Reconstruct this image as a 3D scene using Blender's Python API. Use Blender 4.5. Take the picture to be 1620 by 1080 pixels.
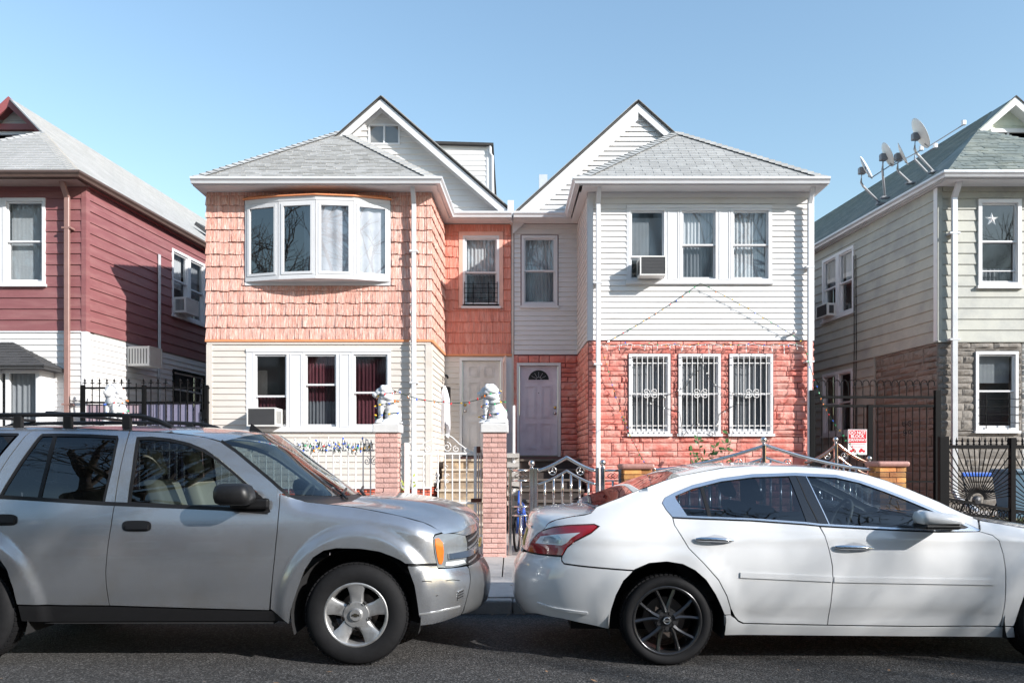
import bpy, bmesh, math, random
from mathutils import Vector, Matrix, noise
from mathutils.geometry import tessellate_polygon
R = math.radians
rnd = random.Random(7)
for o in list(bpy.data.objects): bpy.data.objects.remove(o, do_unlink=True)
SC = bpy.context.scene
COL = SC.collection
# ---------------------------------------------------------------- camera, sky, sun, exposure
F, VX, HY, CH = 1260.0, 811.0, 733.0, 1.475       # focal length in photo pixels, vanishing point, eye height
cam = bpy.data.cameras.new('camera'); camo = bpy.data.objects.new('camera', cam); COL.objects.link(camo)
camo.location = (0, 0, CH); camo.rotation_euler = (R(90), 0, 0)
cam.sensor_width = 36.0; cam.lens = F/1620*36
cam.shift_x = -(VX-810)/1620; cam.shift_y = (HY-540)/1620
cam.clip_start = 0.1; cam.clip_end = 3000
SC.camera = camo
SUN_AZ, SUN_EL = R(56), R(25.5)                       # to the right of straight behind the camera
sd = Vector((math.sin(SUN_AZ)*math.cos(SUN_EL), -math.cos(SUN_AZ)*math.cos(SUN_EL), math.sin(SUN_EL)))
w = bpy.data.worlds.new('World'); SC.world = w; w.use_nodes = True
nt = w.node_tree; bg = nt.nodes['Background']
sky = nt.nodes.new('ShaderNodeTexSky'); sky.sky_type = 'NISHITA'; sky.sun_disc = False
sky.sun_elevation = SUN_EL; sky.sun_rotation = math.atan2(sd.x, sd.y)
sky.air_density = 1.65; sky.dust_density = 0.6; sky.ozone_density = 3.5
nt.links.new(sky.outputs[0], bg.inputs[0]); bg.inputs[1].default_value = 0.115
sl = bpy.data.lights.new('sun', 'SUN'); so = bpy.data.objects.new('sun', sl); COL.objects.link(so)
sl.energy = 3.7; sl.angle = R(0.55); sl.color = (1.0, 0.965, 0.925)
so.rotation_euler = sd.to_track_quat('Z', 'Y').to_euler(); so.location = (20, -20, 20)
SC.view_settings.view_transform = 'Standard'; SC.view_settings.look = 'None'
SC.view_settings.exposure = 1.05; SC.view_settings.gamma = 1.0
SC.view_settings.use_curve_mapping = False
# ---------------------------------------------------------------- helpers
def X(px, Y): return (px-VX)*Y/F
def Z(py, Y): return CH+(HY-py)*Y/F
def P(px, py, Y): return Vector((X(px, Y), Y, Z(py, Y)))
ORG = {}
def org(o): return ORG.get(o.name, Vector((0, 0, 0))) if o else Vector((0, 0, 0))
def tag(o, label=None, cat=None, group=None, kind=None):
    if label: o['label'] = label
    if cat: o['category'] = cat
    if group: o['group'] = group
    if kind: o['kind'] = kind
    return o
def thing(name, loc, label, cat, group=None):
    o = bpy.data.objects.new(name, None); COL.objects.link(o); o.location = loc; o.empty_display_size = .1
    ORG[o.name] = Vector(loc); return tag(o, label, cat, group)
def mesh(name, v, f, smooth=False):
    me = bpy.data.meshes.new(name); me.from_pydata([tuple(p) for p in v], [], f); me.update()
    if smooth: me.polygons.foreach_set('use_smooth', [True]*len(me.polygons))
    return me
def link(name, me, m, parent=None, loc=None, rot=None, scale=None):
    """link mesh data as an object; loc is a world position"""
    o = bpy.data.objects.new(name, me); COL.objects.link(o)
    if m is not None and not me.materials: me.materials.append(m)
    og = org(parent)
    if parent is not None: o.parent = parent
    l = Vector(loc) if loc is not None else Vector((0, 0, 0))
    o.location = l-og
    if rot is not None: o.rotation_euler = rot
    if scale is not None: o.scale = scale
    return o
def obj(name, v, f, m, parent=None, smooth=False, base=None):
    """verts in world space; child of parent, or top-level with its origin at base"""
    og = org(parent) if parent is not None else Vector(base or (0, 0, 0))
    me = mesh(name, [Vector(p)-og for p in v], f, smooth); me.materials.append(m)
    o = bpy.data.objects.new(name, me); COL.objects.link(o)
    if parent is not None: o.parent = parent
    else: o.location = og
    ORG[o.name] = og
    return o
class MB:
    def __init__(s): s.v = []; s.f = []
    def add(s, v, f):
        n = len(s.v); s.v += [Vector(p) for p in v]; s.f += [tuple(i+n for i in q) for q in f]; return s
    def box(s, x0, x1, y0, y1, z0, z1):
        return s.add([(x0,y0,z0),(x1,y0,z0),(x1,y1,z0),(x0,y1,z0),(x0,y0,z1),(x1,y0,z1),(x1,y1,z1),(x0,y1,z1)],
                     [(0,3,2,1),(4,5,6,7),(0,1,5,4),(1,2,6,5),(2,3,7,6),(3,0,4,7)])
    def hexa(s, p):   # 8 points ordered as box
        return s.add(p, [(0,3,2,1),(4,5,6,7),(0,1,5,4),(1,2,6,5),(2,3,7,6),(3,0,4,7)])
    def bbox(s, x0, x1, y0, y1, z0, z1, b=.01):     # box with chamfered edges
        c = Vector(((x0+x1)/2, (y0+y1)/2, (z0+z1)/2)); h = Vector(((x1-x0)/2, (y1-y0)/2, (z1-z0)/2))
        bm = bmesh.new(); bmesh.ops.create_cube(bm, size=2)
        for q in bm.verts: q.co = Vector((q.co.x*h.x, q.co.y*h.y, q.co.z*h.z))+c
        bmesh.ops.bevel(bm, geom=bm.edges[:], offset=b, segments=2, profile=.5, affect='EDGES')
        bm.verts.index_update()
        s.add([q.co.copy() for q in bm.verts], [tuple(q.index for q in f.verts) for f in bm.faces]); bm.free(); return s
    def tube(s, pts, r, n=8, cap=True):
        pts = [Vector(p) for p in pts]; rings = []
        up = Vector((0, 0, 1))
        for i, p in enumerate(pts):
            a = pts[max(i-1, 0)]; b = pts[min(i+1, len(pts)-1)]
            t = (b-a)
            if t.length < 1e-9: t = Vector((0, 0, 1))
            t.normalize()
            q = t.cross(up)
            if q.length < .05: q = t.cross(Vector((0, 1, 0)))
            q.normalize(); k = q.cross(t)
            rr = r[i] if isinstance(r, (list, tuple)) else r
            rings.append([p+(q*math.cos(2*math.pi*j/n)+k*math.sin(2*math.pi*j/n))*rr for j in range(n)])
        b0 = len(s.v)
        for rg in rings: s.v += rg
        for i in range(len(rings)-1):
            for j in range(n):
                a = b0+i*n+j; b = b0+i*n+(j+1) % n
                s.f.append((a, b, b+n, a+n))
        if cap:
            s.f.append(tuple(b0+j for j in reversed(range(n)))); s.f.append(tuple(b0+(len(rings)-1)*n+j for j in range(n)))
        return s
    def lathe(s, prof, M=None, n=32, closed=False):   # prof: (r, h) pairs about local z
        M = M or Matrix.Identity(4); b0 = len(s.v); k = len(prof)
        for j in range(n):
            a = 2*math.pi*j/n
            for r, h in prof: s.v.append(M @ Vector((r*math.cos(a), r*math.sin(a), h)))
        for j in range(n):
            j2 = (j+1) % n
            for i in range(k if closed else k-1):
                i2 = (i+1) % k
                s.f.append((b0+j*k+i, b0+j2*k+i, b0+j2*k+i2, b0+j*k+i2))
        return s
    def ball(s, c, r, n=12, m=8, sc=(1, 1, 1)):
        prof = [(max(1e-4, r*math.sin(math.pi*i/m)), -r*math.cos(math.pi*i/m)) for i in range(m+1)]
        return s.lathe(prof, Matrix.Translation(c) @ Matrix.Diagonal((*sc, 1)), n)
    def prism(s, poly, fn, d0, d1):    # poly of (a,b); fn(a,b,d)->world
        n = len(poly); b0 = len(s.v)
        s.v += [Vector(fn(a, b, d0)) for a, b in poly]+[Vector(fn(a, b, d1)) for a, b in poly]
        tr = tessellate_polygon([[Vector((a, b, 0)) for a, b in poly]])
        for t in tr: s.f.append(tuple(b0+i for i in t)); s.f.append(tuple(b0+n+i for i in reversed(t)))
        for i in range(n): j = (i+1) % n; s.f.append((b0+i, b0+j, b0+n+j, b0+n+i))
        return s
    def build(s, name, m, parent=None, smooth=False, base=None, fix=False):
        o = obj(name, s.v, s.f, m, parent, smooth, base)
        bm = bmesh.new(); bm.from_mesh(o.data); bmesh.ops.recalc_face_normals(bm, faces=bm.faces[:]); bm.to_mesh(o.data); bm.free()
        return o
def smooth_by_angle(o, ang=35):
    me = o.data; me.polygons.foreach_set('use_smooth', [True]*len(me.polygons))
    bm = bmesh.new(); bm.from_mesh(me)
    for e in bm.edges:
        if len(e.link_faces) == 2 and e.calc_face_angle(0) > R(ang): e.smooth = False
    bm.to_mesh(me); bm.free(); return o
def lerp(a, b, t): return a+(b-a)*t
def tab(t, x):
    if x <= t[0][0]: return t[0][1]
    for (a, b), (c, d) in zip(t, t[1:]):
        if x <= c: return b+(d-b)*(x-a)/(c-a)
    return t[-1][1]
def stab(t, x):      # smooth (monotone-ish cosine) table
    if x <= t[0][0]: return t[0][1]
    n = len(t)
    for i in range(n-1):
        (a, b), (c, d) = t[i], t[i+1]
        if x <= c:
            h = c-a; u = (x-a)/h
            m0 = (d-t[i-1][1])/(c-t[i-1][0]) if i > 0 else (d-b)/h
            m1 = (t[i+2][1]-b)/(t[i+2][0]-a) if i < n-2 else (d-b)/h
            return (2*u**3-3*u*u+1)*b+(u**3-2*u*u+u)*h*m0+(-2*u**3+3*u*u)*d+(u**3-u*u)*h*m1
    return t[-1][1]
# ---------------------------------------------------------------- materials
MATS = {}
def M(name, col, rough=.6, metal=0, var=.12, vs=6, bump=0, bs=40, spec=.5, coat=0, objvar=0, stretch=(1, 1, 1), col2=None, c2s=2.0, c2t=(.45, .65), emit=0, trans=0, fine=0, fs=220, agg=0):
    if name in MATS: return MATS[name]
    m = bpy.data.materials.new(name); m.use_nodes = True; t = m.node_tree; N = t.nodes; L = t.links
    b = N['Principled BSDF']
    b.inputs['Roughness'].default_value = rough; b.inputs['Metallic'].default_value = metal
    b.inputs['Specular IOR Level'].default_value = spec
    if coat: b.inputs['Coat Weight'].default_value = coat; b.inputs['Coat Roughness'].default_value = .04
    geo = N.new('ShaderNodeNewGeometry'); mp = N.new('ShaderNodeMapping'); mp.inputs['Scale'].default_value = stretch
    L.new(geo.outputs['Position'], mp.inputs['Vector'])
    no = N.new('ShaderNodeTexNoise'); no.inputs['Scale'].default_value = vs; no.inputs['Detail'].default_value = 5; no.inputs['Roughness'].default_value = .65
    L.new(mp.outputs[0], no.inputs['Vector'])
    mr = N.new('ShaderNodeMapRange'); mr.inputs[1].default_value = .25; mr.inputs[2].default_value = .75
    mr.inputs[3].default_value = 1-var; mr.inputs[4].default_value = 1+var
    L.new(no.outputs[0], mr.inputs[0])
    val = mr.outputs[0]
    if objvar:
        oi = N.new('ShaderNodeObjectInfo'); m2 = N.new('ShaderNodeMapRange'); m2.inputs[3].default_value = 1-objvar; m2.inputs[4].default_value = 1+objvar
        L.new(oi.outputs['Random'], m2.inputs[0]); mu = N.new('ShaderNodeMath'); mu.operation = 'MULTIPLY'
        L.new(val, mu.inputs[0]); L.new(m2.outputs[0], mu.inputs[1]); val = mu.outputs[0]
    if fine:
        n3 = N.new('ShaderNodeTexNoise'); n3.inputs['Scale'].default_value = fs; n3.inputs['Detail'].default_value = 2
        L.new(geo.outputs['Position'], n3.inputs['Vector'])
        m3 = N.new('ShaderNodeMapRange'); m3.inputs[1].default_value = .3; m3.inputs[2].default_value = .7; m3.inputs[3].default_value = 1-fine; m3.inputs[4].default_value = 1+fine
        L.new(n3.outputs[0], m3.inputs[0]); mu = N.new('ShaderNodeMath'); mu.operation = 'MULTIPLY'
        L.new(val, mu.inputs[0]); L.new(m3.outputs[0], mu.inputs[1]); val = mu.outputs[0]
    if agg:
        vo = N.new('ShaderNodeTexVoronoi'); vo.inputs['Scale'].default_value = agg; L.new(geo.outputs['Position'], vo.inputs['Vector'])
        sp = N.new('ShaderNodeSeparateColor'); L.new(vo.outputs['Color'], sp.inputs[0]); pw = N.new('ShaderNodeMath'); pw.operation = 'POWER'; pw.inputs[1].default_value = 3.0; L.new(sp.outputs[0], pw.inputs[0])
        m4 = N.new('ShaderNodeMapRange'); m4.inputs[3].default_value = .45; m4.inputs[4].default_value = 3.0; L.new(pw.outputs[0], m4.inputs[0]); mu = N.new('ShaderNodeMath'); mu.operation = 'MULTIPLY'; L.new(val, mu.inputs[0]); L.new(m4.outputs[0], mu.inputs[1]); val = mu.outputs[0]
    rgb = N.new('ShaderNodeRGB'); rgb.outputs[0].default_value = (*col, 1); c = rgb.outputs[0]
    if col2:
        n2 = N.new('ShaderNodeTexNoise'); n2.inputs['Scale'].default_value = c2s; n2.inputs['Detail'].default_value = 6; n2.inputs['Roughness'].default_value = .7
        L.new(mp.outputs[0], n2.inputs['Vector'])
        r2 = N.new('ShaderNodeMapRange'); r2.inputs[1].default_value = c2t[0]; r2.inputs[2].default_value = c2t[1]
        L.new(n2.outputs[0], r2.inputs[0])
        mx = N.new('ShaderNodeMix'); mx.data_type = 'RGBA'; L.new(r2.outputs[0], mx.inputs[0]); L.new(c, mx.inputs[6]); mx.inputs[7].default_value = (*col2, 1); c = mx.outputs[2]
    vm = N.new('ShaderNodeVectorMath'); vm.operation = 'SCALE'; L.new(c, vm.inputs[0]); L.new(val, vm.inputs['Scale'])
    L.new(vm.outputs[0], b.inputs['Base Color'])
    if bump:
        bn = N.new('ShaderNodeTexNoise'); bn.inputs['Scale'].default_value = bs; bn.inputs['Detail'].default_value = 6
        L.new(mp.outputs[0], bn.inputs['Vector'])
        bp = N.new('ShaderNodeBump'); bp.inputs['Strength'].default_value = bump; bp.inputs['Distance'].default_value = .02
        L.new(bn.outputs[0], bp.inputs['Height']); L.new(bp.outputs[0], b.inputs['Normal'])
    if emit: b.inputs['Emission Color'].default_value = (*col, 1); b.inputs['Emission Strength'].default_value = emit
    if trans: b.inputs['Transmission Weight'].default_value = trans
    MATS[name] = m; return m
def glass(name, tint, refl=.12, rough=.01, wav=0, power=1.0):
    m = bpy.data.materials.new(name); m.use_nodes = True; t = m.node_tree; N = t.nodes; L = t.links
    N.remove(N['Principled BSDF']); out = N['Material Output']
    tr = N.new('ShaderNodeBsdfTransparent'); tr.inputs[0].default_value = (*tint, 1)
    gl = N.new('ShaderNodeBsdfGlossy'); gl.inputs['Roughness'].default_value = rough; gl.inputs[0].default_value = (.95, .97, 1, 1)
    geo0 = N.new('ShaderNodeNewGeometry'); dt = N.new('ShaderNodeVectorMath'); dt.operation = 'DOT_PRODUCT'; L.new(geo0.outputs['Incoming'], dt.inputs[0]); L.new(geo0.outputs['Normal'], dt.inputs[1])
    ab = N.new('ShaderNodeMath'); ab.operation = 'ABSOLUTE'; L.new(dt.outputs['Value'], ab.inputs[0]); iv = N.new('ShaderNodeMath'); iv.operation = 'SUBTRACT'; iv.inputs[0].default_value = 1.0; L.new(ab.outputs[0], iv.inputs[1])
    fr = N.new('ShaderNodeMath'); fr.operation = 'POWER'; L.new(iv.outputs[0], fr.inputs[0]); fr.inputs[1].default_value = 5.0
    ad = N.new('ShaderNodeMath'); ad.operation = 'MULTIPLY_ADD'; ad.inputs[1].default_value = power; ad.inputs[2].default_value = refl+.04; ad.use_clamp = True
    L.new(fr.outputs[0], ad.inputs[0])
    mx = N.new('ShaderNodeMixShader'); L.new(ad.outputs[0], mx.inputs[0]); L.new(tr.outputs[0], mx.inputs[1]); L.new(gl.outputs[0], mx.inputs[2])
    if wav:
        no = N.new('ShaderNodeTexNoise'); no.inputs['Scale'].default_value = 1.3; geo = N.new('ShaderNodeNewGeometry'); L.new(geo.outputs['Position'], no.inputs['Vector'])
        bp = N.new('ShaderNodeBump'); bp.inputs['Strength'].default_value = wav; bp.inputs['Distance'].default_value = .02
        L.new(no.outputs[0], bp.inputs['Height']); L.new(bp.outputs[0], gl.inputs['Normal'])
    L.new(mx.outputs[0], out.inputs[0]); MATS[name] = m; return m
white_vinyl = M('white_vinyl', (.64, .63, .62), .42, var=.05, vs=1.5, stretch=(1, 1, 3), col2=(.53, .50, .46), c2s=1.1, c2t=(.52, .8), bump=.03, bs=12)
cream_vinyl = M('cream_vinyl', (.60, .55, .50), .45, var=.06, vs=1.5, stretch=(1, 1, 3), col2=(.47, .38, .29), c2s=.9, c2t=(.55, .85), bump=.03, bs=12)
red_siding = M('maroon_siding', (.225, .085, .088), .5, var=.08, vs=3, stretch=(.6, .6, 4), col2=(.27, .12, .118), c2s=2, bump=.06, bs=30, fine=.06)
grey_siding = M('sage_grey_siding', (.37, .37, .325), .55, var=.07, vs=3, col2=(.28, .285, .265), c2s=1.3, bump=.05, bs=25, fine=.05)
white_trim = M('white_trim', (.65, .65, .66), .38, var=.04, vs=2, col2=(.66, .66, .67), c2s=1.7, c2t=(.55, .8))
alu_white = M('white_aluminium', (.62, .63, .65), .32, var=.05, vs=2.5, col2=(.58, .58, .58), c2s=2.2, c2t=(.55, .8), stretch=(1, 1, .6))
alu_brown = M('brown_aluminium', (.10, .065, .055), .38, var=.15, vs=4)
pipe_brown = M('taupe_downspout', (.26, .15, .13), .42, var=.12, vs=5)
alu_grey = M('grey_aluminium', (.55, .56, .58), .3, metal=.3, var=.12, vs=3)
shingle_or = M('salmon_shingle', (.66, .325, .25), .62, var=.34, vs=5, objvar=.08, stretch=(12, 12, .25), bump=.9, bs=9, col2=(.74, .53, .46), c2s=3, c2t=(.45, .62), fine=.05)
orange_trim = M('orange_trim', (.70, .28, .13), .5, var=.1)
coral = M('coral_painted_stone', (.62, .19, .15), .78, var=.14, vs=6, objvar=.10, bump=.6, bs=22, col2=(.68, .38, .32), c2s=3.2, c2t=(.42, .68))
coral_back = M('coral_mortar', (.13, .03, .028), .7, var=.1)
brown_stone = M('tan_stone', (.18, .16, .14), .75, var=.18, vs=7, objvar=.16, bump=.4, bs=24, fine=.1)
stone_back = M('stone_mortar', (.2, .18, .16), .9, var=.1)
roof_light = M('light_grey_shingle', (.39, .385, .37), .85, var=.14, vs=5, objvar=.10, fine=.22, bump=.2, bs=90)
roof_mid = M('grey_shingle', (.35, .35, .34), .85, var=.14, vs=4, objvar=.10, fine=.22, bump=.2, bs=90)
roof_white = M('pale_roof_coating', (.37, .365, .35), .75, var=.12, vs=2, fine=.15, col2=(.42, .41, .40), c2s=2.5)
roof_green = M('green_grey_shingle', (.17, .20, .19), .85, var=.16, vs=3, objvar=.1, fine=.25, col2=(.24, .26, .23), c2s=1.5)
roof_dark = M('charcoal_shingle', (.05, .05, .052), .85, var=.2, vs=9, fine=.3)
roof_edge = M('dark_roof_edge', (.03, .028, .027), .8, var=.2)
core = M('wall_core', (.25, .23, .21), .9)
dark = M('dark_interior', (.012, .012, .014), .9, var=.1)
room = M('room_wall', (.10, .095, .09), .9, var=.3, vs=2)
brick_pink = M('pink_brick', (.58, .345, .30), .8, var=.12, vs=9, objvar=.13, bump=.5, bs=55, col2=(.46, .24, .20), c2s=7, c2t=(.5, .75), fine=.12)
mortar = M('mortar', (.16, .12, .11), .95, var=.2)
brick_orange = M('orange_brick', (.50, .185, .055), .75, var=.2, vs=6, objvar=.38, bump=.3, bs=50, col2=(.55, .32, .10), c2s=3, c2t=(.4, .7))
concrete = M('concrete', (.40, .37, .345), .9, var=.14, vs=3, col2=(.25, .235, .225), c2s=1.7, c2t=(.45, .75), bump=.25, bs=60, fine=.16, objvar=.07)
yardc = M('yard_paving', (.34, .30, .27), .9, var=.18, vs=2, bump=.2, bs=40, fine=.12)
stepm = M('worn_step', (.27, .205, .15), .85, var=.3, vs=5, col2=(.44, .33, .21), c2s=4, bump=.25, bs=30, fine=.12)
steptop = M('step_nosing', (.50, .42, .33), .85, var=.25, vs=6, bump=.2, bs=30)
kerbm = M('kerb_stone', (.26, .25, .24), .9, var=.2, vs=4, bump=.3, bs=30, fine=.12)
iron_white = M('white_iron', (.72, .70, .68), .45, var=.08, vs=14, col2=(.36, .17, .09), c2s=9, c2t=(.68, .78))
iron_black = M('black_iron', (.005, .005, .0055), .6, spec=.12, var=.2, vs=10)
chrome = M('stainless_steel', (.62, .60, .58), .14, metal=1, var=.06, vs=8)
plaster = M('white_plaster', (.60, .60, .61), .6, var=.06, vs=14, col2=(.55, .55, .57), c2s=20, c2t=(.55, .8), bump=.3, bs=60)
cap_white = M('white_cap_stone', (.58, .565, .55), .7, var=.08, vs=8, bump=.15, bs=40)
cap_red = M('rose_cap_stone', (.36, .18, .15), .5, var=.2, vs=30, fine=.2)
win_glass = glass('window_glass', (.86, .88, .88), .06, .012, .03)
win_glass2 = glass('window_screen_glass', (.62, .64, .65), .03, .05)
door_white = M('white_door_paint', (.68, .66, .64), .4, var=.05, vs=3, col2=(.56, .53, .50), c2s=2.2)
door_lilac = M('lilac_door_paint', (.66, .60, .66), .4, var=.04, vs=3, col2=(.58, .50, .56), c2s=2)
brass = M('brass', (.62, .42, .15), .25, metal=1)
curtain_w = M('pale_curtain', (.48, .49, .51), .9, var=.12, vs=9, stretch=(4, 4, .2))
curtain_d = M('grey_curtain', (.22, .23, .25), .9, var=.2, vs=9, stretch=(4, 4, .2))
curtain_r = M('wine_curtain', (.085, .018, .028), .9, var=.5, vs=14, stretch=(3, 3, .5))
blind = M('window_blind', (.36, .38, .40), .7, var=.06)
ac_white = M('air_conditioner_plastic', (.68, .67, .64), .45, var=.06)
ac_grille = M('air_conditioner_grille', (.055, .055, .058), .5, var=.1)
black_rubber = M('black_rubber', (.010, .010, .011), .75, spec=.2, var=.25, vs=14, fine=.2)
black_plastic = M('black_plastic', (.011, .011, .012), .42, spec=.3, var=.12, vs=20)
# ---------------------------------------------------------------- wall cladding tools
class Wall:
    def __init__(s, A, B):
        s.A = Vector((A[0], A[1])); s.B = Vector((B[0], B[1])); d = s.B-s.A; s.L = d.length; s.u = d/s.L
        s.n = Vector((s.u.y, -s.u.x)); s.ang = math.atan2(s.u.y, s.u.x)
    def pt(s, a, d, z):
        q = s.A+s.u*a+s.n*d; return Vector((q.x, q.y, z))
    def s_px(s, px):      # where the view ray of this photo column meets the wall, along the wall
        k = (px-VX)/F     # X = k*Y
        return (k*s.A.y-s.A.x)/(s.u.x-k*s.u.y)
    def z_px(s, px, py):
        a = s.s_px(px); q = s.pt(a, 0, 0); return Z(py, q.y)
def pieces(s0, s1, za, zb, ops):
    zs = sorted({za, zb} | {e for o in ops for e in (o[2], o[3]) if za+.004 < e < zb-.004})
    out = []
    for z0, z1 in zip(zs, zs[1:]):
        zm = (z0+z1)/2; iv = [(s0, s1)]
        for o in ops:
            if o[2] < zm < o[3]:
                nv = []
                for a, b in iv:
                    if o[1] <= a or o[0] >= b: nv.append((a, b)); continue
                    if o[0] > a+.004: nv.append((a, o[0]))
                    if o[1] < b-.004: nv.append((o[1], b))
                iv = nv
        for a, b in iv:
            for q in out:
                if abs(q[0]-a) < 1e-6 and abs(q[1]-b) < 1e-6 and abs(q[3]-z0) < 1e-6: q[3] = z1; break
            else: out.append([a, b, z0, z1])
    return out
def siding(wall, s0, s1, z0, z1, course, ops, m, parent, lim=None, th=.016, name='siding_board', seam=0):
    n = max(1, round((z1-z0)/course)); c = (z1-z0)/n
    for i in range(n):
        ca, cb = z0+i*c, z0+(i+1)*c
        cuts = [(s0, s1)]
        if seam and s1-s0 > seam*1.3:
            q = s0+rnd.uniform(.3, .7)*(s1-s0); cuts = [(s0, q-.001), (q+.001, s1)]
        for (t0, t1) in cuts:
            for a, b, za, zb in pieces(t0, t1, ca, cb, ops):
                dd = lambda z: .004+th*(1-(z-ca)/c)
                if lim:
                    a0, b0 = lim(za); a1, b1 = lim(zb)
                    a0, a1 = max(a, a0), max(a, a1); b0, b1 = min(b, b0), min(b, b1)
                    if b0-a0 < .02: continue
                    if b1-a1 < .005: a1 = b1 = (a1+b1)/2; b1 += .004
                else: a0 = a1 = a; b0 = b1 = b
                wv = .0015*math.sin(i*2.7+a)
                j = .0015
                v = [wall.pt(a0, 0, za), wall.pt(b0, 0, za), wall.pt(b0, dd(za)+wv, za+j), wall.pt(a0, dd(za)-wv, za+j), wall.pt(b1, dd(zb)+.0, zb), wall.pt(a1, dd(zb), zb), wall.pt(b1, 0, zb), wall.pt(a1, 0, zb)]
                obj(name, v, [(0, 1, 2, 3), (3, 2, 4, 5), (0, 3, 5, 7), (1, 6, 4, 2)], m, parent)
_var = {}
def shake_variants(key='shake', m=None):
    if key in _var: return _var[key]
    L = []
    for k in range(8):
        cols = 5; v = []; f = []; bot = rnd.uniform(-.03, .03)
        xs = [0]+sorted(rnd.uniform(.08, .92) for _ in range(cols-1))+[1]
        for i in range(cols):
            d = rnd.uniform(-.008, .007); a, b = xs[i]+(.01 if i == 0 else 0), xs[i+1]-(.01 if i == cols-1 else 0); q = len(v)
            tb = .030+d; tt = .006+d*.5
            zb = bot+rnd.uniform(-.012, .012)
            v += [(a, 0, zb), (b, 0, zb), (b, -tb, zb), (a, -tb, zb), (b, -tt, 1.0), (a, -tt, 1.0)]
            f += [(q, q+1, q+2, q+3), (q+3, q+2, q+4, q+5), (q, q+3, q+5), (q+1, q+4, q+2)]
        me = mesh('shingle', v, f); me.materials.append(m or shingle_or); L.append(me)
    _var[key] = L; return L
def shingles(wall, s0, s1, z0, z1, course, width, ops, parent, keep=300, key=None, m=None):
    """each shingle its own object; beyond keep they are joined into one part"""
    V = shake_variants(m.name if m else 'shake', m); n = max(1, round((z1-z0)/course)); c = (z1-z0)/n; R_ = []
    for i in range(n):
        s = s0-rnd.uniform(0, width*.5)
        while s < s1-.005:
            wd = width*rnd.uniform(.65, 1.4); e = min(s+wd, s1)
            if s1-e < width*.35: e = s1
            a = max(s, s0)
            if e-a > .01:
                for p in pieces(a, e, z0+i*c, z0+(i+1)*c, ops):
                    if p[1]-p[0] > .008 and p[3]-p[2] > .012: R_.append(p)
            s = e
    one = R_[:keep]; rest = R_[keep:]
    if key: R_.sort(key=key); one, rest = R_[:keep], R_[keep:]
    for a, b, za, zb in one:
        link('shingle', rnd.choice(V), None, parent, loc=wall.pt(a, .002, za), rot=(0, 0, wall.ang), scale=(b-a, rnd.uniform(.75, 1.2), zb-za))
    if rest:
        mb = MB()
        for a, b, za, zb in rest:
            me = rnd.choice(V); M4 = Matrix.Translation(wall.pt(a, .002, za)) @ Matrix.Rotation(wall.ang, 4, 'Z') @ Matrix.Diagonal((b-a, rnd.uniform(.75, 1.2), zb-za, 1))
            mb.add([M4 @ v.co for v in me.vertices], [tuple(p.vertices) for p in me.polygons])
        o = obj('shingle_courses', mb.v, mb.f, m or shingle_or, parent); o['kind'] = 'stuff'
def stone_variants(key, m, rough=1.0):
    if key in _var: return _var[key]
    L = []
    for k in range(9):
        nx, nz = 6, 4; v = []; f = []; o = Vector((k*7.3, k*3.1, k*1.7))
        for j in range(nz+1):
            for i in range(nx+1):
                x, z = i/nx, j/nz
                e = min(x, 1-x)*3.0; g = min(z, 1-z)
                d = .008+.030*min(1, min(e*4, g*5))*(.55+.9*rough*(noise.noise(Vector((x*2.3, z*1.6, 0))+o)+.35*noise.noise(Vector((x*6, z*4, 0))+o)))
                v.append((x, -max(.004, d), z))
        for j in range(nz):
            for i in range(nx):
                a = j*(nx+1)+i; f.append((a, a+1, a+nx+2, a+nx+1))
        b = len(v); v += [(0, 0, 0), (1, 0, 0), (1, 0, 1), (0, 0, 1)]
        f += [(b, b+1)+tuple(range(nx, -1, -1)), (b+3, )+tuple(nz*(nx+1)+i for i in range(nx+1))+(b+2,)]
        f += [(b,)+tuple(j*(nx+1) for j in range(nz+1))+(b+3,), (b+1, b+2)+tuple(j*(nx+1)+nx for j in range(nz, -1, -1))]
        me = mesh('stone', v, f); me.materials.append(m); L.append(me)
    _var[key] = L; return L
def stones(wall, s0, s1, z0, z1, h, wd, ops, parent, key, m, name='stone', seedoff=0):
    V = stone_variants(key, m); z = z0
    rr = random.Random(int(s0*100)+seedoff)
    rows = []
    while z < z1-.02:
        hh = h*rr.choice((.75, .9, 1, 1, 1.25)); e = min(z+hh, z1)
        if z1-e < h*.45: e = z1
        rows.append((z, e)); z = e
    for za, zb in rows:
        s = s0-rr.uniform(0, wd*.6)
        while s < s1-.01:
            q = s+wd*rr.uniform(.55, 1.6); e = min(q, s1)
            if s1-e < .12: e = s1
            a = max(s, s0)
            if e-a > .02:
                for p in pieces(a, e, za, zb, ops):
                    if p[1]-p[0] > .02 and p[3]-p[2] > .012:
                        g = .0075
                        link(name, rr.choice(V), None, parent, loc=wall.pt(p[0]+g, .0, p[2]+g), rot=(0, 0, wall.ang), scale=(p[1]-p[0]-2*g, rr.uniform(.6, 1.25), p[3]-p[2]-2*g))
            s = e
def wall_core(wall, s0, s1, z0, z1, m, parent, back=.27, front=None, name='wall', ops=()):
    """solid backing just under the cladding, cut round the window openings, and the room behind them"""
    mb = MB()
    for a, b, za, zb in pieces(s0, s1, z0, z1, list(ops)):
        p = [wall.pt(a, 0, za), wall.pt(b, 0, za), wall.pt(b, -back, za), wall.pt(a, -back, za)]
        mb.hexa(p+[Vector((q.x, q.y, zb)) for q in p])
    return mb.build(name, m, parent)
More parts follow.
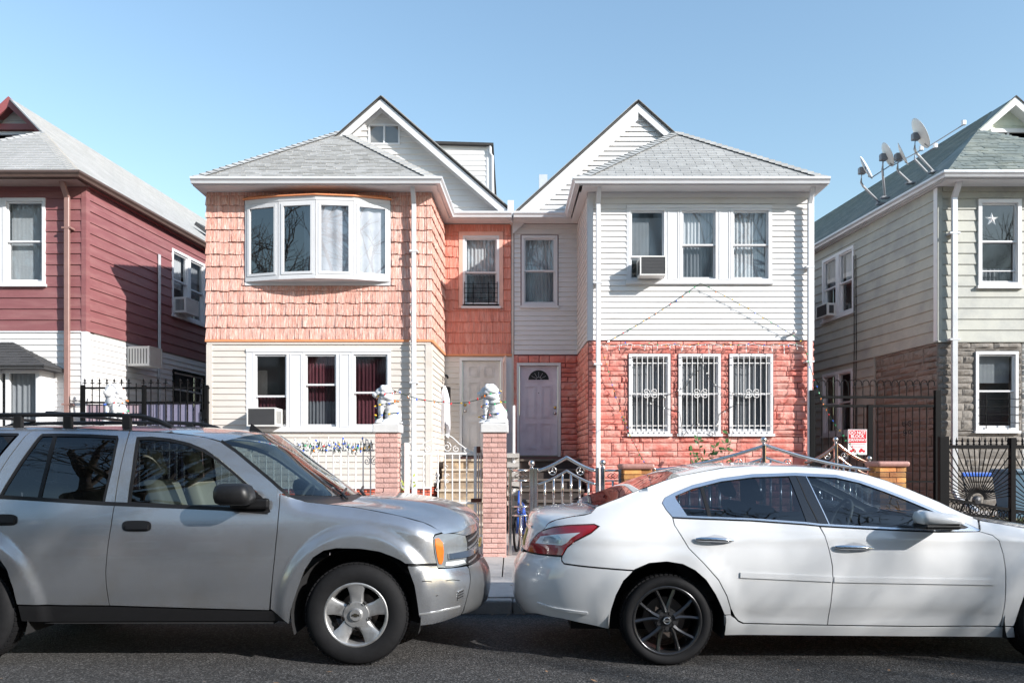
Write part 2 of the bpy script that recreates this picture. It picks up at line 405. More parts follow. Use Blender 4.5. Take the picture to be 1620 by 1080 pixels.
def ring(mb, wall, a, b, z0, z1, wd, d0, d1, wt=None, wb=None):
    wt = wd if wt is None else wt; wb = wd if wb is None else wb
    def bx(s0, s1, za, zb):
        q = [wall.pt(s0, d1, za), wall.pt(s1, d1, za), wall.pt(s1, d0, za), wall.pt(s0, d0, za)]
        mb.hexa(q+[Vector((v.x, v.y, zb)) for v in q])
    bx(a, a+wd, z0, z1); bx(b-wd, b, z0, z1); bx(a+wd, b-wd, z1-wt, z1); bx(a+wd, b-wd, z0, z0+wb)
def wbox(mb, wall, a, b, z0, z1, d0, d1):
    q = [wall.pt(a, d1, z0), wall.pt(b, d1, z0), wall.pt(b, d0, z0), wall.pt(a, d0, z0)]
    mb.hexa(q+[Vector((v.x, v.y, z1)) for v in q]); return mb
def curtain(wall, a, b, z0, z1, d, m, parent, folds=7, amp=.018, name='curtain'):
    n = folds*6; v = []; f = []; ph = rnd.uniform(0, 6)
    for i in range(n+1):
        t = i/n; s = lerp(a, b, t); dd = d+amp*math.sin(t*folds*2*math.pi+ph)+amp*.4*math.sin(t*folds*4.7+ph*2)
        v += [wall.pt(s, dd, z0), wall.pt(s, dd*.9+d*.1, z1)]
    for i in range(n): f.append((2*i, 2*i+2, 2*i+3, 2*i+1))
    return obj(name, v, f, m, parent, True)
def window(house, wall, a, b, z0, z1, casing=.055, split=.5, cur=None, cur_rng=(0, 1), trim=None, up=None, lo=None, sill=True, proud=.03, extra=None, guard=0, screen=False):
    trim = trim or white_trim
    mb = MB(); ring(mb, wall, a, b, z0, z1, casing, -.10, proud); W = mb.build('window', trim, house)
    ia, ib, iz0, iz1 = a+casing, b-casing, z0+casing, z1-casing
    zm = lerp(iz0, iz1, split); r = .032
    mb = MB(); ring(mb, wall, ia, ib, zm-.014, iz1, r, -.045, -.004); mb.build('sash', white_trim, W)
    mb = MB(); ring(mb, wall, ia, ib, iz0, zm+.014, r, -.085, -.047, wb=.045); mb.build('sash', white_trim, W)
    def pane(s0, s1, za, zb, d, g):
        obj('pane', [wall.pt(s0, d, za), wall.pt(s1, d, za), wall.pt(s1, d, zb), wall.pt(s0, d, zb)], [(0, 1, 2, 3)], g, W)
    pane(ia+r, ib-r, zm+.016, iz1-r, -.025, up or win_glass)
    pane(ia+r, ib-r, iz0+.045, zm-.016, -.066, lo or win_glass)
    if screen:
        mb = MB(); wbox(mb, wall, ia, ib, lerp(iz0, zm, .28), lerp(iz0, zm, .28)+.02, -.044, -.02); mb.build('screen_rail', white_trim, W)
    if cur:
        for q in (cur if isinstance(cur, list) else [cur]):
            m, t0, t1, u0, u1 = q
            curtain(wall, lerp(ia, ib, t0)+.004, lerp(ia, ib, t1)-.004, lerp(iz0, iz1, u0), lerp(iz0, iz1, u1), -.15, m, W, folds=max(2, int((t1-t0)*9)), amp=.012 if m is not blind else .001)
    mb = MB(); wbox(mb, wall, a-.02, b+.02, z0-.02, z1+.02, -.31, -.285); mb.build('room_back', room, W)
    if sill:
        mb = MB(); wbox(mb, wall, a-.03, b+.03, z0-.05, z0-.002, 0, proud+.035); mb.build('sill', trim, W)
    return W
def lap(wall, a, b, z, h, d0, d1, m, parent, name):
    return wbox(MB(), wall, a, b, z, z+h, d0, d1).build(name, m, parent)
# ---------------------------------------------------------------- roof tools
def clip(poly, edges):
    for (p, q) in edges:
        out = []; n = len(poly)
        for i in range(n):
            a, b = poly[i], poly[(i+1) % n]
            sa = (q[0]-p[0])*(a[1]-p[1])-(q[1]-p[1])*(a[0]-p[0]); sb = (q[0]-p[0])*(b[1]-p[1])-(q[1]-p[1])*(b[0]-p[0])
            if sa >= 0: out.append(a)
            if (sa >= 0) != (sb >= 0):
                t = sa/(sa-sb); out.append((a[0]+(b[0]-a[0])*t, a[1]+(b[1]-a[1])*t))
        poly = out
        if len(poly) < 3: return []
    return poly
def roof_face(pts, m, parent, course=.14, tabw=.33, th=.010, parts=False, name='roof_shingle', jitter=.0, base_m=None, skip=.0, dash=False):
    """pts: convex polygon, first edge is the eave, counter-clockwise seen from outside"""
    O = Vector(pts[0]); u = (Vector(pts[1])-O).normalized(); n = (Vector(pts[1])-O).cross(Vector(pts[-1])-O).normalized(); wv = n.cross(u)
    fn = lambda a, b, h: O+u*a+wv*b+n*h
    pl = [((Vector(p)-O).dot(u), (Vector(p)-O).dot(wv)) for p in pts]
    ed = [(pl[i], pl[(i+1) % len(pl)]) for i in range(len(pl))]
    mb = MB(); k = len(pl); mb.add([fn(a, b, 0) for a, b in pl]+[fn(a, b, -.03) for a, b in pl], [tuple(range(k)), tuple(reversed(range(k, 2*k)))]+[(i, (i+1) % k, k+(i+1) % k, k+i) for i in range(k)])
    R0 = mb.build('roof', base_m or m, parent)
    t = 0; row = 0; tm = max(p[1] for p in pl); a0 = min(p[0] for p in pl); a1 = max(p[0] for p in pl); big = MB()
    while t < tm:
        s = a0-(tabw*.5 if row % 2 else 0)-rnd.uniform(0, tabw*.1 if not dash else tabw)
        while s < a1:
            wd = tabw if not dash else tabw*rnd.choice((.5, .8, 1.1, 1.5))
            g = .006; lift = (th*rnd.uniform(.3, 1.5) if dash else th)+rnd.uniform(0, jitter)
            q = clip([(s+g, t), (s+wd-g, t), (s+wd-g, t+course), (s+g, t+course)], ed)
            if len(q) >= 3:
                nq = len(q); H = lambda b: .002+lift*(1-.9*(b-t)/course)
                v = [fn(a, b, H(b)) for a, b in q]+[fn(a, b, 0) for a, b in q]
                f = [tuple(range(nq))]+[(i, nq+i, nq+(i+1) % nq, (i+1) % nq) for i in range(nq)]
                if parts: obj(name, v, f, m, R0)
                else: big.add(v, f)
            s += wd
        t += course; row += 1
    if not parts and big.v:
        o = obj(name+'s', big.v, big.f, m, R0); o['kind'] = 'stuff'
    return R0
def hip_caps(p, q, m, parent, wd=.16, step=.15, drop=(0, 0, 1), name='hip_cap_shingle'):
    """cap shingles along the hip line from low p to high q"""
    p, q = Vector(p), Vector(q); d = q-p; n = int(d.length/step); d.normalize()
    side = d.cross(Vector((0, 0, 1))).normalized(); up = side.cross(d)
    for i in range(n):
        c = p+d*(step*i); e = c+d*step*1.15; lo = .055
        v = [c+side*wd-up*lo+up*.022, c+up*.040, c-side*wd-up*lo+up*.022, e+side*wd-up*lo+up*.006, e+up*.018, e-side*wd-up*lo+up*.006,
             c+side*wd-up*(lo+.01), c+up*.012, c-side*wd-up*(lo+.01)]
        obj(name, v, [(0, 1, 4, 3), (1, 2, 5, 4), (0, 6, 7, 1), (1, 7, 8, 2)], m, parent)
def gutter(path, m, parent, prof=None, name='gutter'):
    """path of (x,y,z) with the outside on the right-hand side of travel"""
    prof = prof or [(0, 0), (0, -.115), (.072, -.115), (.084, -.075), (.118, -.04), (.118, 0), (.104, 0), (.104, -.02), (.012, -.02), (.012, 0)]
    path = [Vector(p) for p in path]; k = len(prof); mb = MB(); ns = []
    for a, b in zip(path, path[1:]):
        d = Vector((b.x-a.x, b.y-a.y)).normalized(); ns.append(Vector((d.y, -d.x)))
    for i, p in enumerate(path):
        if i == 0: o = ns[0]
        elif i == len(path)-1: o = ns[-1]
        else:
            o = ns[i-1]+ns[i]; o = o/ (o.dot(ns[i]))
        mb.v += [Vector((p.x+o.x*d, p.y+o.y*d, p.z+z)) for d, z in prof]
    for i in range(len(path)-1):
        for j in range(k): mb.f.append((i*k+j, i*k+(j+1) % k, (i+1)*k+(j+1) % k, (i+1)*k+j))
    mb.f.append(tuple(range(k))); mb.f.append(tuple((len(path)-1)*k+j for j in reversed(range(k))))
    return mb.build(name, m, parent)
def downspout(x, y, z0, z1, m, parent, off=.13, wdt=.085, dep=.065, strap=(), top_back=.32):
    """rectangular pipe standing off a front wall at depth y; the top elbow reaches out to the gutter"""
    pts = [(y-top_back, z1+.16), (y-top_back, z1+.05), (y-top_back+.04, z1-.02), (y-off, z1-.22), (y-off, z1-.3), (y-off, z0)]
    mb = MB()
    for i, (yy, zz) in enumerate(pts):
        a = pts[max(0, i-1)]; b = pts[min(len(pts)-1, i+1)]; d = Vector((b[0]-a[0], b[1]-a[1])).normalized(); nn = Vector((-d.y, d.x))*dep/2
        c = wdt/2; e = .010
        for xx, t in ((-c+e, -1), (c-e, -1), (c, -.7), (c, .7), (c-e, 1), (-c+e, 1), (-c, .7), (-c, -.7)):
            mb.v.append(Vector((x+xx, yy+nn.x*t, zz+nn.y*t)))
    for i in range(len(pts)-1):
        for j in range(8): mb.f.append((i*8+j, i*8+(j+1) % 8, (i+1)*8+(j+1) % 8, (i+1)*8+j))
    mb.f.append(tuple(range(8))); mb.f.append(tuple(len(mb.v)-8+j for j in range(8)))
    o = mb.build('downspout', m, parent)
    for zz in strap: MB().box(x-wdt*.9, x+wdt*.9, y-off-dep/2-.006, y, zz, zz+.035).build('strap', m, o)
    return o
def slab(pts, th, m, parent, name):
    v = [Vector(p) for p in pts]; n = (v[1]-v[0]).cross(v[2]-v[0]).normalized(); k = len(v)
    w2 = [p-n*th for p in v]
    return MB().add(v+w2, [tuple(range(k)), tuple(reversed(range(k, 2*k)))]+[(i, (i+1) % k, k+(i+1) % k, k+i) for i in range(k)]).build(name, m, parent)
def plank(p, q, h, th, m, parent, name, dirn=(0, -1, 0)):
    """board whose top edge runs from p to q, h deep measured straight down, th thick towards dirn"""
    p, q, d = Vector(p), Vector(q), Vector(dirn)*th; dn = Vector((0, 0, -h))
    return MB().hexa([p+dn, q+dn, q+dn+d, p+dn+d, p, q, q+d, p+d]).build(name, m, parent)
def ac_unit(wall, a, b, z0, z1, label, depth=.34, face=ac_grille, group=None):
    c = wall.pt((a+b)/2, depth/2, z0); t = thing('air_conditioner', c, label, 'air conditioner', group)
    q = MB(); wbox(q, wall, a, b, z0, z1, -.06, depth); o = q.build('casing', ac_white, t)
    g = .02; w_ = (b-a)
    q = MB(); ring(q, wall, a-.004, b+.004, z0-.004, z1+.004, .022, depth-.02, depth+.014); q.build('front_frame', ac_white, t)
    q = MB(); wbox(q, wall, a+g, b-g, z0+g, z1-g, depth, depth+.004); q.build('grille', face, t)
    n = max(4, int((z1-z0)/.028)); 
    for i in range(n):
        zz = lerp(z0+g+.008, z1-g-.008, i/(n-1)); q = MB(); wbox(q, wall, a+g, b-g, zz-.003, zz+.003, depth+.004, depth+.010); q.build('louver', ac_white if face is not ac_grille else ac_grille, t)
    for i in range(7):    # side vents
        s = lerp(.06, depth-.06, i/6)
        for sd_, e in ((a, -.003), (b, .003)):
            q = [wall.pt(sd_+e, s, z0+.05), wall.pt(sd_+e, s+.02, z0+.05), wall.pt(sd_+e, s+.02, z1-.05), wall.pt(sd_+e, s, z1-.05)]
            obj('side_vent', q, [(0, 1, 2, 3)], ac_grille, t)
    return t
# ---------------------------------------------------------------- ground
asphalt = M('asphalt', (.046, .044, .043), .85, var=.30, vs=1.6, bump=1.0, bs=70, fine=.3, fs=75, agg=85, col2=(.032, .03, .029), c2s=.8, c2t=(.45, .7))
earth = M('earth', (.09, .085, .08), .95, var=.2, vs=.4)
def sheet(name, x0, x1, y0, y1, z, m, z2=None, kind='structure', parent=None):
    z2 = z if z2 is None else z2
    o = obj(name, [(x0, y0, z), (x1, y0, z), (x1, y1, z2), (x0, y1, z2)], [(0, 1, 2, 3)], m, parent)
    if kind and parent is None: o['kind'] = kind
    return o
sheet('ground', -1500, 1500, -1500, 1500, -.03, earth)
sheet('road', -400, 400, -5, 7.86, 0, asphalt)
KY0, KY1 = 7.82, 7.97
kb = bpy.data.objects.new('kerb', None); COL.objects.link(kb); kb['kind'] = 'structure'; kb.location = (0, KY0, 0); ORG[kb.name] = Vector((0, KY0, 0))
for i in range(12):
    x0 = -14.4+i*2.4; MB().bbox(x0+.004, x0+2.396, KY0, KY1, -.02, .135+rnd.uniform(-.006, .006), .018).build('kerb_stone', kerbm, kb)
MB().box(-400, 400, KY1, 10.95, -.02, .10).build('sidewalk_bed', kerbm, None)['kind'] = 'structure'
sw = bpy.data.objects.new('sidewalk', None); COL.objects.link(sw); sw['kind'] = 'structure'; sw.location = (0, 9.4, .1); ORG[sw.name] = Vector((0, 9.4, .1))
for i in range(18):
    for j, (ya, yb) in enumerate(((7.985, 9.15), (9.165, 10.07), (10.085, 10.94))):
        x0 = -13.62+i*1.5+(.0 if j else .35); g = .008
        sz = lambda y: .14+(y-7.97)*.028
        e = rnd.uniform(-.006, .006); t = rnd.uniform(-.006, .006)
        MB().hexa([(x0+g, ya, .08), (x0+1.5-g, ya, .08), (x0+1.5-g, yb, .08), (x0+g, yb, .08), (x0+g, ya, sz(ya)+e), (x0+1.5-g, ya, sz(ya)+e+t), (x0+1.5-g, yb, sz(yb)+e+t), (x0+g, yb, sz(yb)+e)]).build('paving_slab', concrete, sw)
sheet('yard', -40, 40, 10.95, 60, .205, yardc)
# ---------------------------------------------------------------- the salmon shingled house
YB, YD, ZM, ZE = 15.3, 17.3, 3.82, 6.80
ZS = ZE-.13                                        # soffit
def gpx(wall, l, r, t, b):
    a, c = wall.s_px(l), wall.s_px(r); m = (l+r)/2; return a, c, wall.z_px(m, b), wall.z_px(m, t)
def triple(house, wall, box, wins, panelm=None, curs=None, los=None, ups=None, splits=None, header=.06):
    a, c, z0, z1 = gpx(wall, *box)
    wz0, wz1 = z0+.06, z1-header
    mb = MB(); wbox(mb, wall, a, c, z1-header+.001, z1, -.1, .035); mb.build('window_header', white_trim, house)
    mb = MB(); wbox(mb, wall, a-.02, c+.02, z0, z0+.059, -.1, .06); mb.build('window_sill', white_trim, house)
    xs = [(wall.s_px(l), wall.s_px(r)) for l, r in wins]
    e = [a]+[q for p in xs for q in p]+[c]
    for i in range(0, len(e), 2):
        if e[i+1]-e[i] > .01:
            mb = MB(); wbox(mb, wall, e[i]+.001, e[i+1]-.001, wz0+.001, wz1-.001, -.1, .022)
            if e[i+1]-e[i] > .15: ring(mb, wall, e[i]+.02, e[i+1]-.02, wz0+.03, wz1-.03, .02, .022, .030)
            mb.build('window_panel', panelm or white_trim, house)
    out = []
    for k, (p, q) in enumerate(xs):
        out.append(window(house, wall, p, q, wz0, wz1, .045, (splits or [.5]*3)[k], (curs or [None]*3)[k], sill=False, lo=(los or [None]*3)[k], up=(ups or [None]*3)[k], proud=.026))
    return (a, c, z0, z1), out
H1 = thing('shingled_house', (-2.9, 15.3, .2), 'house with salmon shake shingles upstairs, cream siding below and a bow window', 'house')
wf = Wall((-5.865, YB), (-1.572, YB)); ws = Wall((-1.572, YB), (-1.483, YD)); wi = Wall((-1.483, YD), (-.014, YD)); wl = Wall((-5.865, 27), (-5.865, YB))
bow_op = gpx(wf, 388, 618, 314, 452)
low_box = (390, 619, 552, 683)
opL = gpx(wf, *low_box)
iwin = gpx(wi, 730, 792, 371, 486); idoor = gpx(wi, 727, 808, 566, 722)
# backing
wall_core(wf, 0, wf.L, .2, ZS+.12, core, H1, ops=[bow_op, opL])
wall_core(ws, .28, ws.L, .2, ZS+.12, core, H1)
wall_core(wi, 0, wi.L, .2, ZS+.12, core, H1, ops=[iwin, (idoor[0], idoor[1]-.17, .1, idoor[3])])
wall_core(wl, 0, wl.L-.28, .2, ZS+.12, core, H1)
# shingles: front, return, recess, left edge
cut = lambda p: abs((p[0]+p[1])/2-wf.L/2)
shingles(wf, .07, wf.L-.075, ZM+.03, ZS-.01, .2285, .125, [(bow_op[0]-.01, bow_op[1]+.01, bow_op[2]-.0, bow_op[3]+.02)], H1, keep=300, key=lambda p: -(p[1]-p[0])*(p[3]-p[2]))
shingles(ws, .075, ws.L, ZM+.03, ZS-.01, .2285, .15, [], H1, keep=0)
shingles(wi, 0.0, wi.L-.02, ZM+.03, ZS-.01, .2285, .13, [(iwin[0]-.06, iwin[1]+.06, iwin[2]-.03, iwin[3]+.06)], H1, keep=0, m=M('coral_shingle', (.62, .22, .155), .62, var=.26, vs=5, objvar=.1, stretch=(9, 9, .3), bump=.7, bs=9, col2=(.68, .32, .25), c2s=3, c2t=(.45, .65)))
shingles(wl, wl.L-3, wl.L, ZM+.03, ZS-.01, .2285, .16, [], H1, keep=0)
for (wA, s, sgn) in ((wf, 0, 1), (wf, wf.L, -1)):           # corner shingles, one per course
    n = round((ZS-.01-ZM-.03)/.2285); c = (ZS-.04-ZM)/n
    for i in range(n):
        z0 = ZM+.03+i*c; a, b = (s-.03, s+.07) if sgn > 0 else (s-.075, s+.032)
        MB().hexa([wA.pt(a, .036, z0), wA.pt(b, .036, z0), wA.pt(b, -.06, z0), wA.pt(a, -.06, z0), wA.pt(a+(.018 if sgn > 0 else 0), .014, z0+c), wA.pt(b-(.018 if sgn < 0 else 0), .014, z0+c), wA.pt(b-(.018 if sgn < 0 else 0), -.06, z0+c), wA.pt(a+(.018 if sgn > 0 else 0), -.06, z0+c)]).build('corner_shingle', shingle_or, H1)
lap(wf, -.03, wf.L+.03, ZM-.012, .04, 0, .045, orange_trim, H1, 'belt_trim'); lap(ws, .01, ws.L, ZM-.012, .04, 0, .045, orange_trim, H1, 'belt_trim'); lap(wi, .05, wi.L, ZM-.012, .04, 0, .04, orange_trim, H1, 'belt_trim')
# cream siding below
siding(wf, .10, wf.L-.10, 1.03, ZM-.06, .118, [(opL[0]-.002, opL[1]+.002, opL[2]-.01, opL[3]+.002)], cream_vinyl, H1, seam=0)
siding(ws, .10, ws.L, 1.03, ZM-.02, .118, [], cream_vinyl, H1)
siding(wi, 0.0, wi.L, 1.2, ZM-.02, .118, [(idoor[0]-.002, idoor[1]+.02, 0, idoor[3]+.002)], cream_vinyl, H1)
siding(wl, wl.L-6, wl.L-.1, 1.03, ZM-.02, .118, [], cream_vinyl, H1)
lap(wf, .0, wf.L, ZM-.06, .047, 0, .028, cream_vinyl, H1, 'frieze_board')
lap(wf, -.012, .10, 1.03, ZM-1.09, -.06, .024, cream_vinyl, H1, 'corner_post'); lap(wf, wf.L-.10, wf.L+.014, 1.03, ZM-1.09, -.1, .024, cream_vinyl, H1, 'corner_post')
lap(ws, -.0225, .10, 1.035, ZM-1.1, 0, .022, cream_vinyl, H1, 'corner_post')
stones(wf, .02, wf.L, .2, 1.02, .075, .22, [], H1, 'found', M('foundation_brick', (.50, .10, .055), .8, objvar=.25, bump=.3), 'foundation_brick')
stones(ws, .02, ws.L, .2, 1.02, .075, .22, [], H1, 'found', None, 'foundation_brick')
lap(wf, -.01, wf.L+.01, .995, .033, -.02, .05, white_trim, H1, 'base_trim')
# lower triple window
triple(H1, wf, low_box, [(400, 457.5), (479.5, 536), (556, 617)],
       curs=[[(curtain_r, 0, 1, 0, .45)], [(curtain_r, 0, 1, .35, 1), (curtain_d, 0, 1, 0, .36)], [(curtain_r, 0, 1, 0, .95)]], los=[win_glass2, win_glass2, win_glass], ups=[win_glass2, win_glass, win_glass2], splits=[.42, .58, .47])
ac_unit(wf, wf.s_px(402), wf.s_px(446), wf.z_px(424, 675), wf.z_px(424, 647), 'window air conditioner with dark grille in the lowest left window of the shingled house', .40)
# recess window and door
W = window(H1, wi, iwin[0]+.03, iwin[1]-.03, iwin[2]+.02, iwin[3]-.03, .05, .48, [(curtain_w, 0, 1, .45, 1), (curtain_d, 0, 1, 0, .46)], up=win_glass, lo=win_glass2)
mb = MB(); ring(mb, wi, iwin[0]-.055, iwin[1]+.055, iwin[2]-.02, iwin[3]+.055, .083, -.05, .03); mb.build('window_surround', M('salmon_trim', (.74, .42, .33), .5), H1)
gd = MB()
for t in (0, .25, .5, .75, 1): z = lerp(iwin[2]+.10, iwin[2]+.50, t); gd.tube([wi.pt(iwin[0]+.06, .06, z), wi.pt(iwin[1]-.06, .06, z)], .007, 6)
for t in (.02, .27, .73, .98): s = lerp(iwin[0]+.06, iwin[1]-.06, t); gd.tube([wi.pt(s, .06, iwin[2]+.06), wi.pt(s, .06, iwin[2]+.54)], .009, 6)
gd.build('window_guard', iron_black, H1)
def door(house, wall, a, b, z0, z1, m, kind, hinge=1):
    fr = .055; mb = MB(); wbox(mb, wall, a, a+fr, z0, z1, -.12, .03); wbox(mb, wall, b-fr, b, z0, z1, -.12, .03); wbox(mb, wall, a+fr, b-fr, z1-fr, z1, -.12, .03)
    mb.build('door_frame', white_trim, house)
    la, lb, lz0, lz1 = a+fr+.006, b-fr-.006, z0+.03, z1-fr-.006
    D = wbox(MB(), wall, la, lb, lz0, lz1, -.11, -.055).build('door', m, house); wd = lb-la; h = lz1-lz0
    rows = [(.07, .36), (.42, .78), (.83, .95)] if kind == 'six' else [(.07, .36), (.42, .78)]
    for r0, r1 in rows:
        for c0, c1 in ((.16, .44), (.56, .84)):
            mb = MB(); q = (lerp(la, lb, c0), lerp(la, lb, c1), lz0+h*r0, lz0+h*r1)
            ring(mb, wall, *q, .020, -.055, -.040); ring(mb, wall, q[0]+.035, q[1]-.035, q[2]+.035, q[3]-.035, .012, -.055, -.045)
            mb.build('door_panel', m, D)
    ks = la+.06 if hinge > 0 else lb-.06
    for zz, mm in ((.47, chrome), (.535, brass)):
        M4 = Matrix.Translation(wall.pt(ks, -.05, lz0+h*zz)) @ Matrix.Rotation(R(90), 4, 'X')
        MB().lathe([(.001, .0), (.034, .002), (.034, .012), (.014, .016), (.014, .04), (.03, .055), (.026, .075), (.001, .08)] if zz < .5 else [(.001, 0), (.032, 0), (.032, .016), (.014, .02), (.001, .021)], M4, 18).build('door_knob' if zz < .5 else 'deadbolt', mm, D, True)
    if kind == 'fan':
        c = wall.pt((la+lb)/2, 0, lz0+h*.845); r = wd*.27; mb = MB()
        N_ = 20
        for r0, r1, d in ((r, r*1.13, -.043),):
            for i in range(N_):
                t0, t1 = math.pi*i/N_, math.pi*(i+1)/N_
                p = lambda rr, t, dd: wall.pt((la+lb)/2+math.cos(t)*rr, dd, c.z+math.sin(t)*rr*.95)
                mb.hexa([p(r0, t0, d), p(r1, t0, d), p(r1, t0, -.055), p(r0, t0, -.055), p(r0, t1, d), p(r1, t1, d), p(r1, t1, -.055), p(r0, t1, -.055)])
        wbox(mb, wall, (la+lb)/2-r*1.13, (la+lb)/2+r*1.13, c.z-.025, c.z, -.055, -.043)
        mb.build('fanlight_frame', m, D)
        obj('fanlight_glass', [wall.pt((la+lb)/2+math.cos(math.pi*i/N_)*r, -.052, c.z+math.sin(math.pi*i/N_)*r*.95) for i in range(N_+1)], [tuple(range(N_+1))], M('fanlight_dark', (.02, .022, .026), .12), D)
        mb = MB()
        for t in (30, 60, 90, 120, 150): mb.tube([wall.pt((la+lb)/2+math.cos(R(t))*r*.25, -.048, c.z+math.sin(R(t))*r*.25), wall.pt((la+lb)/2+math.cos(R(t))*r*.8, -.048, c.z+math.sin(R(t))*r*.76)], .004, 5)
        mb.tube([wall.pt((la+lb)/2+math.cos(math.pi*i/12)*r*.25, -.048, c.z+math.sin(math.pi*i/12)*r*.25) for i in range(13)], .004, 5)
        mb.build('fanlight_leading', M('leading', (.35, .36, .38), .4), D)
        MB().ball(wall.pt((la+lb)/2, -.053, lz0+h*.70), .011, 8, 6).build('peephole', black_plastic, D)
    lap(wall, a, b, z0-.06, .06, -.12, .10, M('door_sill', (.16, .08, .07), .6), house, 'door_sill')
    return D
lap(wi, idoor[1]-.168, idoor[1]+.02, idoor[2], idoor[3]-idoor[2], 0, .024, white_trim, H1, 'door_casing')
door(H1, wi, idoor[0], idoor[1]-.17, idoor[2], idoor[3], door_white, 'six')
# open storm door folded out on the right jamb
q0 = wi.pt(idoor[1]-.155, .03, 0); sdw = Wall((q0.x+.05, q0.y-.62), (q0.x, q0.y)); mb = MB(); ring(mb, sdw, 0, sdw.L, idoor[2]+.02, idoor[3]-.04, .09, -.015, .015)
SD = mb.build('storm_door', M('storm_door_paint', (.66, .50, .45), .4), H1)
obj('pane', [sdw.pt(.09, 0, idoor[2]+.9), sdw.pt(sdw.L-.09, 0, idoor[2]+.9), sdw.pt(sdw.L-.09, 0, idoor[3]-.13), sdw.pt(.09, 0, idoor[3]-.13)], [(0, 1, 2, 3)], win_glass2, SD)
wbox(MB(), sdw, .09, sdw.L-.09, idoor[2]+.11, idoor[2]+.9, -.008, .008).build('kick_panel', MATS['storm_door_paint'], SD)
# ---- bow window
BP = [(-.0, 388.5, .03), (0, 441, .23), (0, 499.5, .33), (0, 560, .25), (0, 617.5, .03)]
bp = [Vector((X(px, YB-d), YB-d)) for _, px, d in BP]
bz0, bz1 = Z(437, 15.0), Z(317, 15.0)
BW = wbox(MB(), wf, bow_op[0]-.0, bow_op[1]+.0, bow_op[2], bow_op[2]+.115, -.1, .034).build('bow_window', white_trim, H1)
mb = MB(); wbox(mb, wf, bow_op[0], bow_op[0]+.045, bow_op[2]+.116, bow_op[3], -.1, .03); wbox(mb, wf, bow_op[1]-.045, bow_op[1], bow_op[2]+.116, bow_op[3], -.1, .03); mb.build('side_trim', white_trim, BW)
for k in range(4):
    fw = Wall(bp[k], bp[k+1]); mb = MB(); ring(mb, fw, .004, fw.L-.004, bz0, bz1, .042, -.05, .012); ring(mb, fw, .05, fw.L-.05, bz0+.045, bz1-.045, .048, -.035, .022)
    fr = mb.build('casement', white_trim, BW)
    a, b, c, d = .098, fw.L-.098, bz0+.093, bz1-.093
    obj('pane', [fw.pt(a, -.012, c), fw.pt(b, -.012, c), fw.pt(b, -.012, d), fw.pt(a, -.012, d)], [(0, 1, 2, 3)], glass('bow_glass%d' % k, (.6, .62, .64) if k < 2 else (.93, .94, .94), .13 if k < 2 else .10, .008, .02), fr)
    if k >= 2: curtain(fw, .02, fw.L-.02, bz0+.05, bz1-.05, -.075, M('sheer_curtain', (.44, .44, .47), .9, var=.2, vs=3), fr, folds=3, amp=.012)
    if k == 1: curtain(fw, fw.L*.62, fw.L-.02, bz0+.05, bz1-.05, -.14, curtain_d, fr, folds=2, amp=.02)
# shelf, head and little roof of the bow
base = [wf.pt(bow_op[0]+.02, .034, 0), wf.pt(bow_op[1]-.02, .034, 0)]
lowp = [Vector((p.x, p.y-.0, bz0-.05)) for p in [Vector((q.x, q.y, 0)) for q in bp]]
mb = MB(); top_ = [Vector((q.x, q.y-.015, bz0)) for q in bp]; bot_ = [Vector((q.x, q.y-.015, bz0-.045)) for q in bp]; wb_ = [Vector((q.x, YB-.034, bow_op[2]+.07)) for q in bp]
mb.v = top_+bot_+wb_+[Vector((q.x, YB+.02, bz0)) for q in bp]
for k in range(4): mb.f += [(k, k+1, 6+k, 5+k), (5+k, 6+k, 11+k, 10+k), (15+k, 16+k, k+1, k)]
mb.build('bow_shelf', white_trim, BW)
mb = MB(); tz = bz1+.075; t0 = [Vector((q.x, q.y-.02, bz1)) for q in bp]; t1 = [Vector((q.x, q.y-.035, tz)) for q in bp]; t2 = [Vector((q.x, YB+.02, tz)) for q in bp]; t3 = [Vector((q.x, YB+.02, bz1)) for q in bp]
mb.v = t0+t1+t2+t3
for k in range(4): mb.f += [(k, k+1, 6+k, 5+k), (5+k, 6+k, 11+k, 10+k), (15+k, 16+k, k+1, k)]
mb.build('bow_head', white_trim, BW)
mb = MB(); c0 = [Vector((q.x, q.y-.07, tz+.004)) for q in bp]; c0[0].x -= .04; c0[-1].x += .04
c1 = [Vector((lerp(q.x, bp[2].x, .12), YB-.02, tz+.11+.03*(1-abs(k-2)/2))) for k, q in enumerate(bp)]; c2 = [p+Vector((0, 0, .022)) for p in c0]
mb.v = c0+c2+c1+[Vector((q.x, YB, tz+.004)) for q in bp]
for k in range(4): mb.f += [(k, k+1, 6+k, 5+k), (5+k, 6+k, 11+k, 10+k), (15+k, 16+k, k+1, k)]
mb.f += [(0, 5, 10, 15), (4, 19, 14, 9)]
mb.build('bow_roof', M('orange_roofing', (.72, .27, .12), .65, var=.25, vs=12, stretch=(5, 1, 1)), BW)
wbox(MB(), wf, bow_op[0], bow_op[1], bow_op[2], bow_op[3]+.05, -.6, -.58).build('room_back', room, BW)
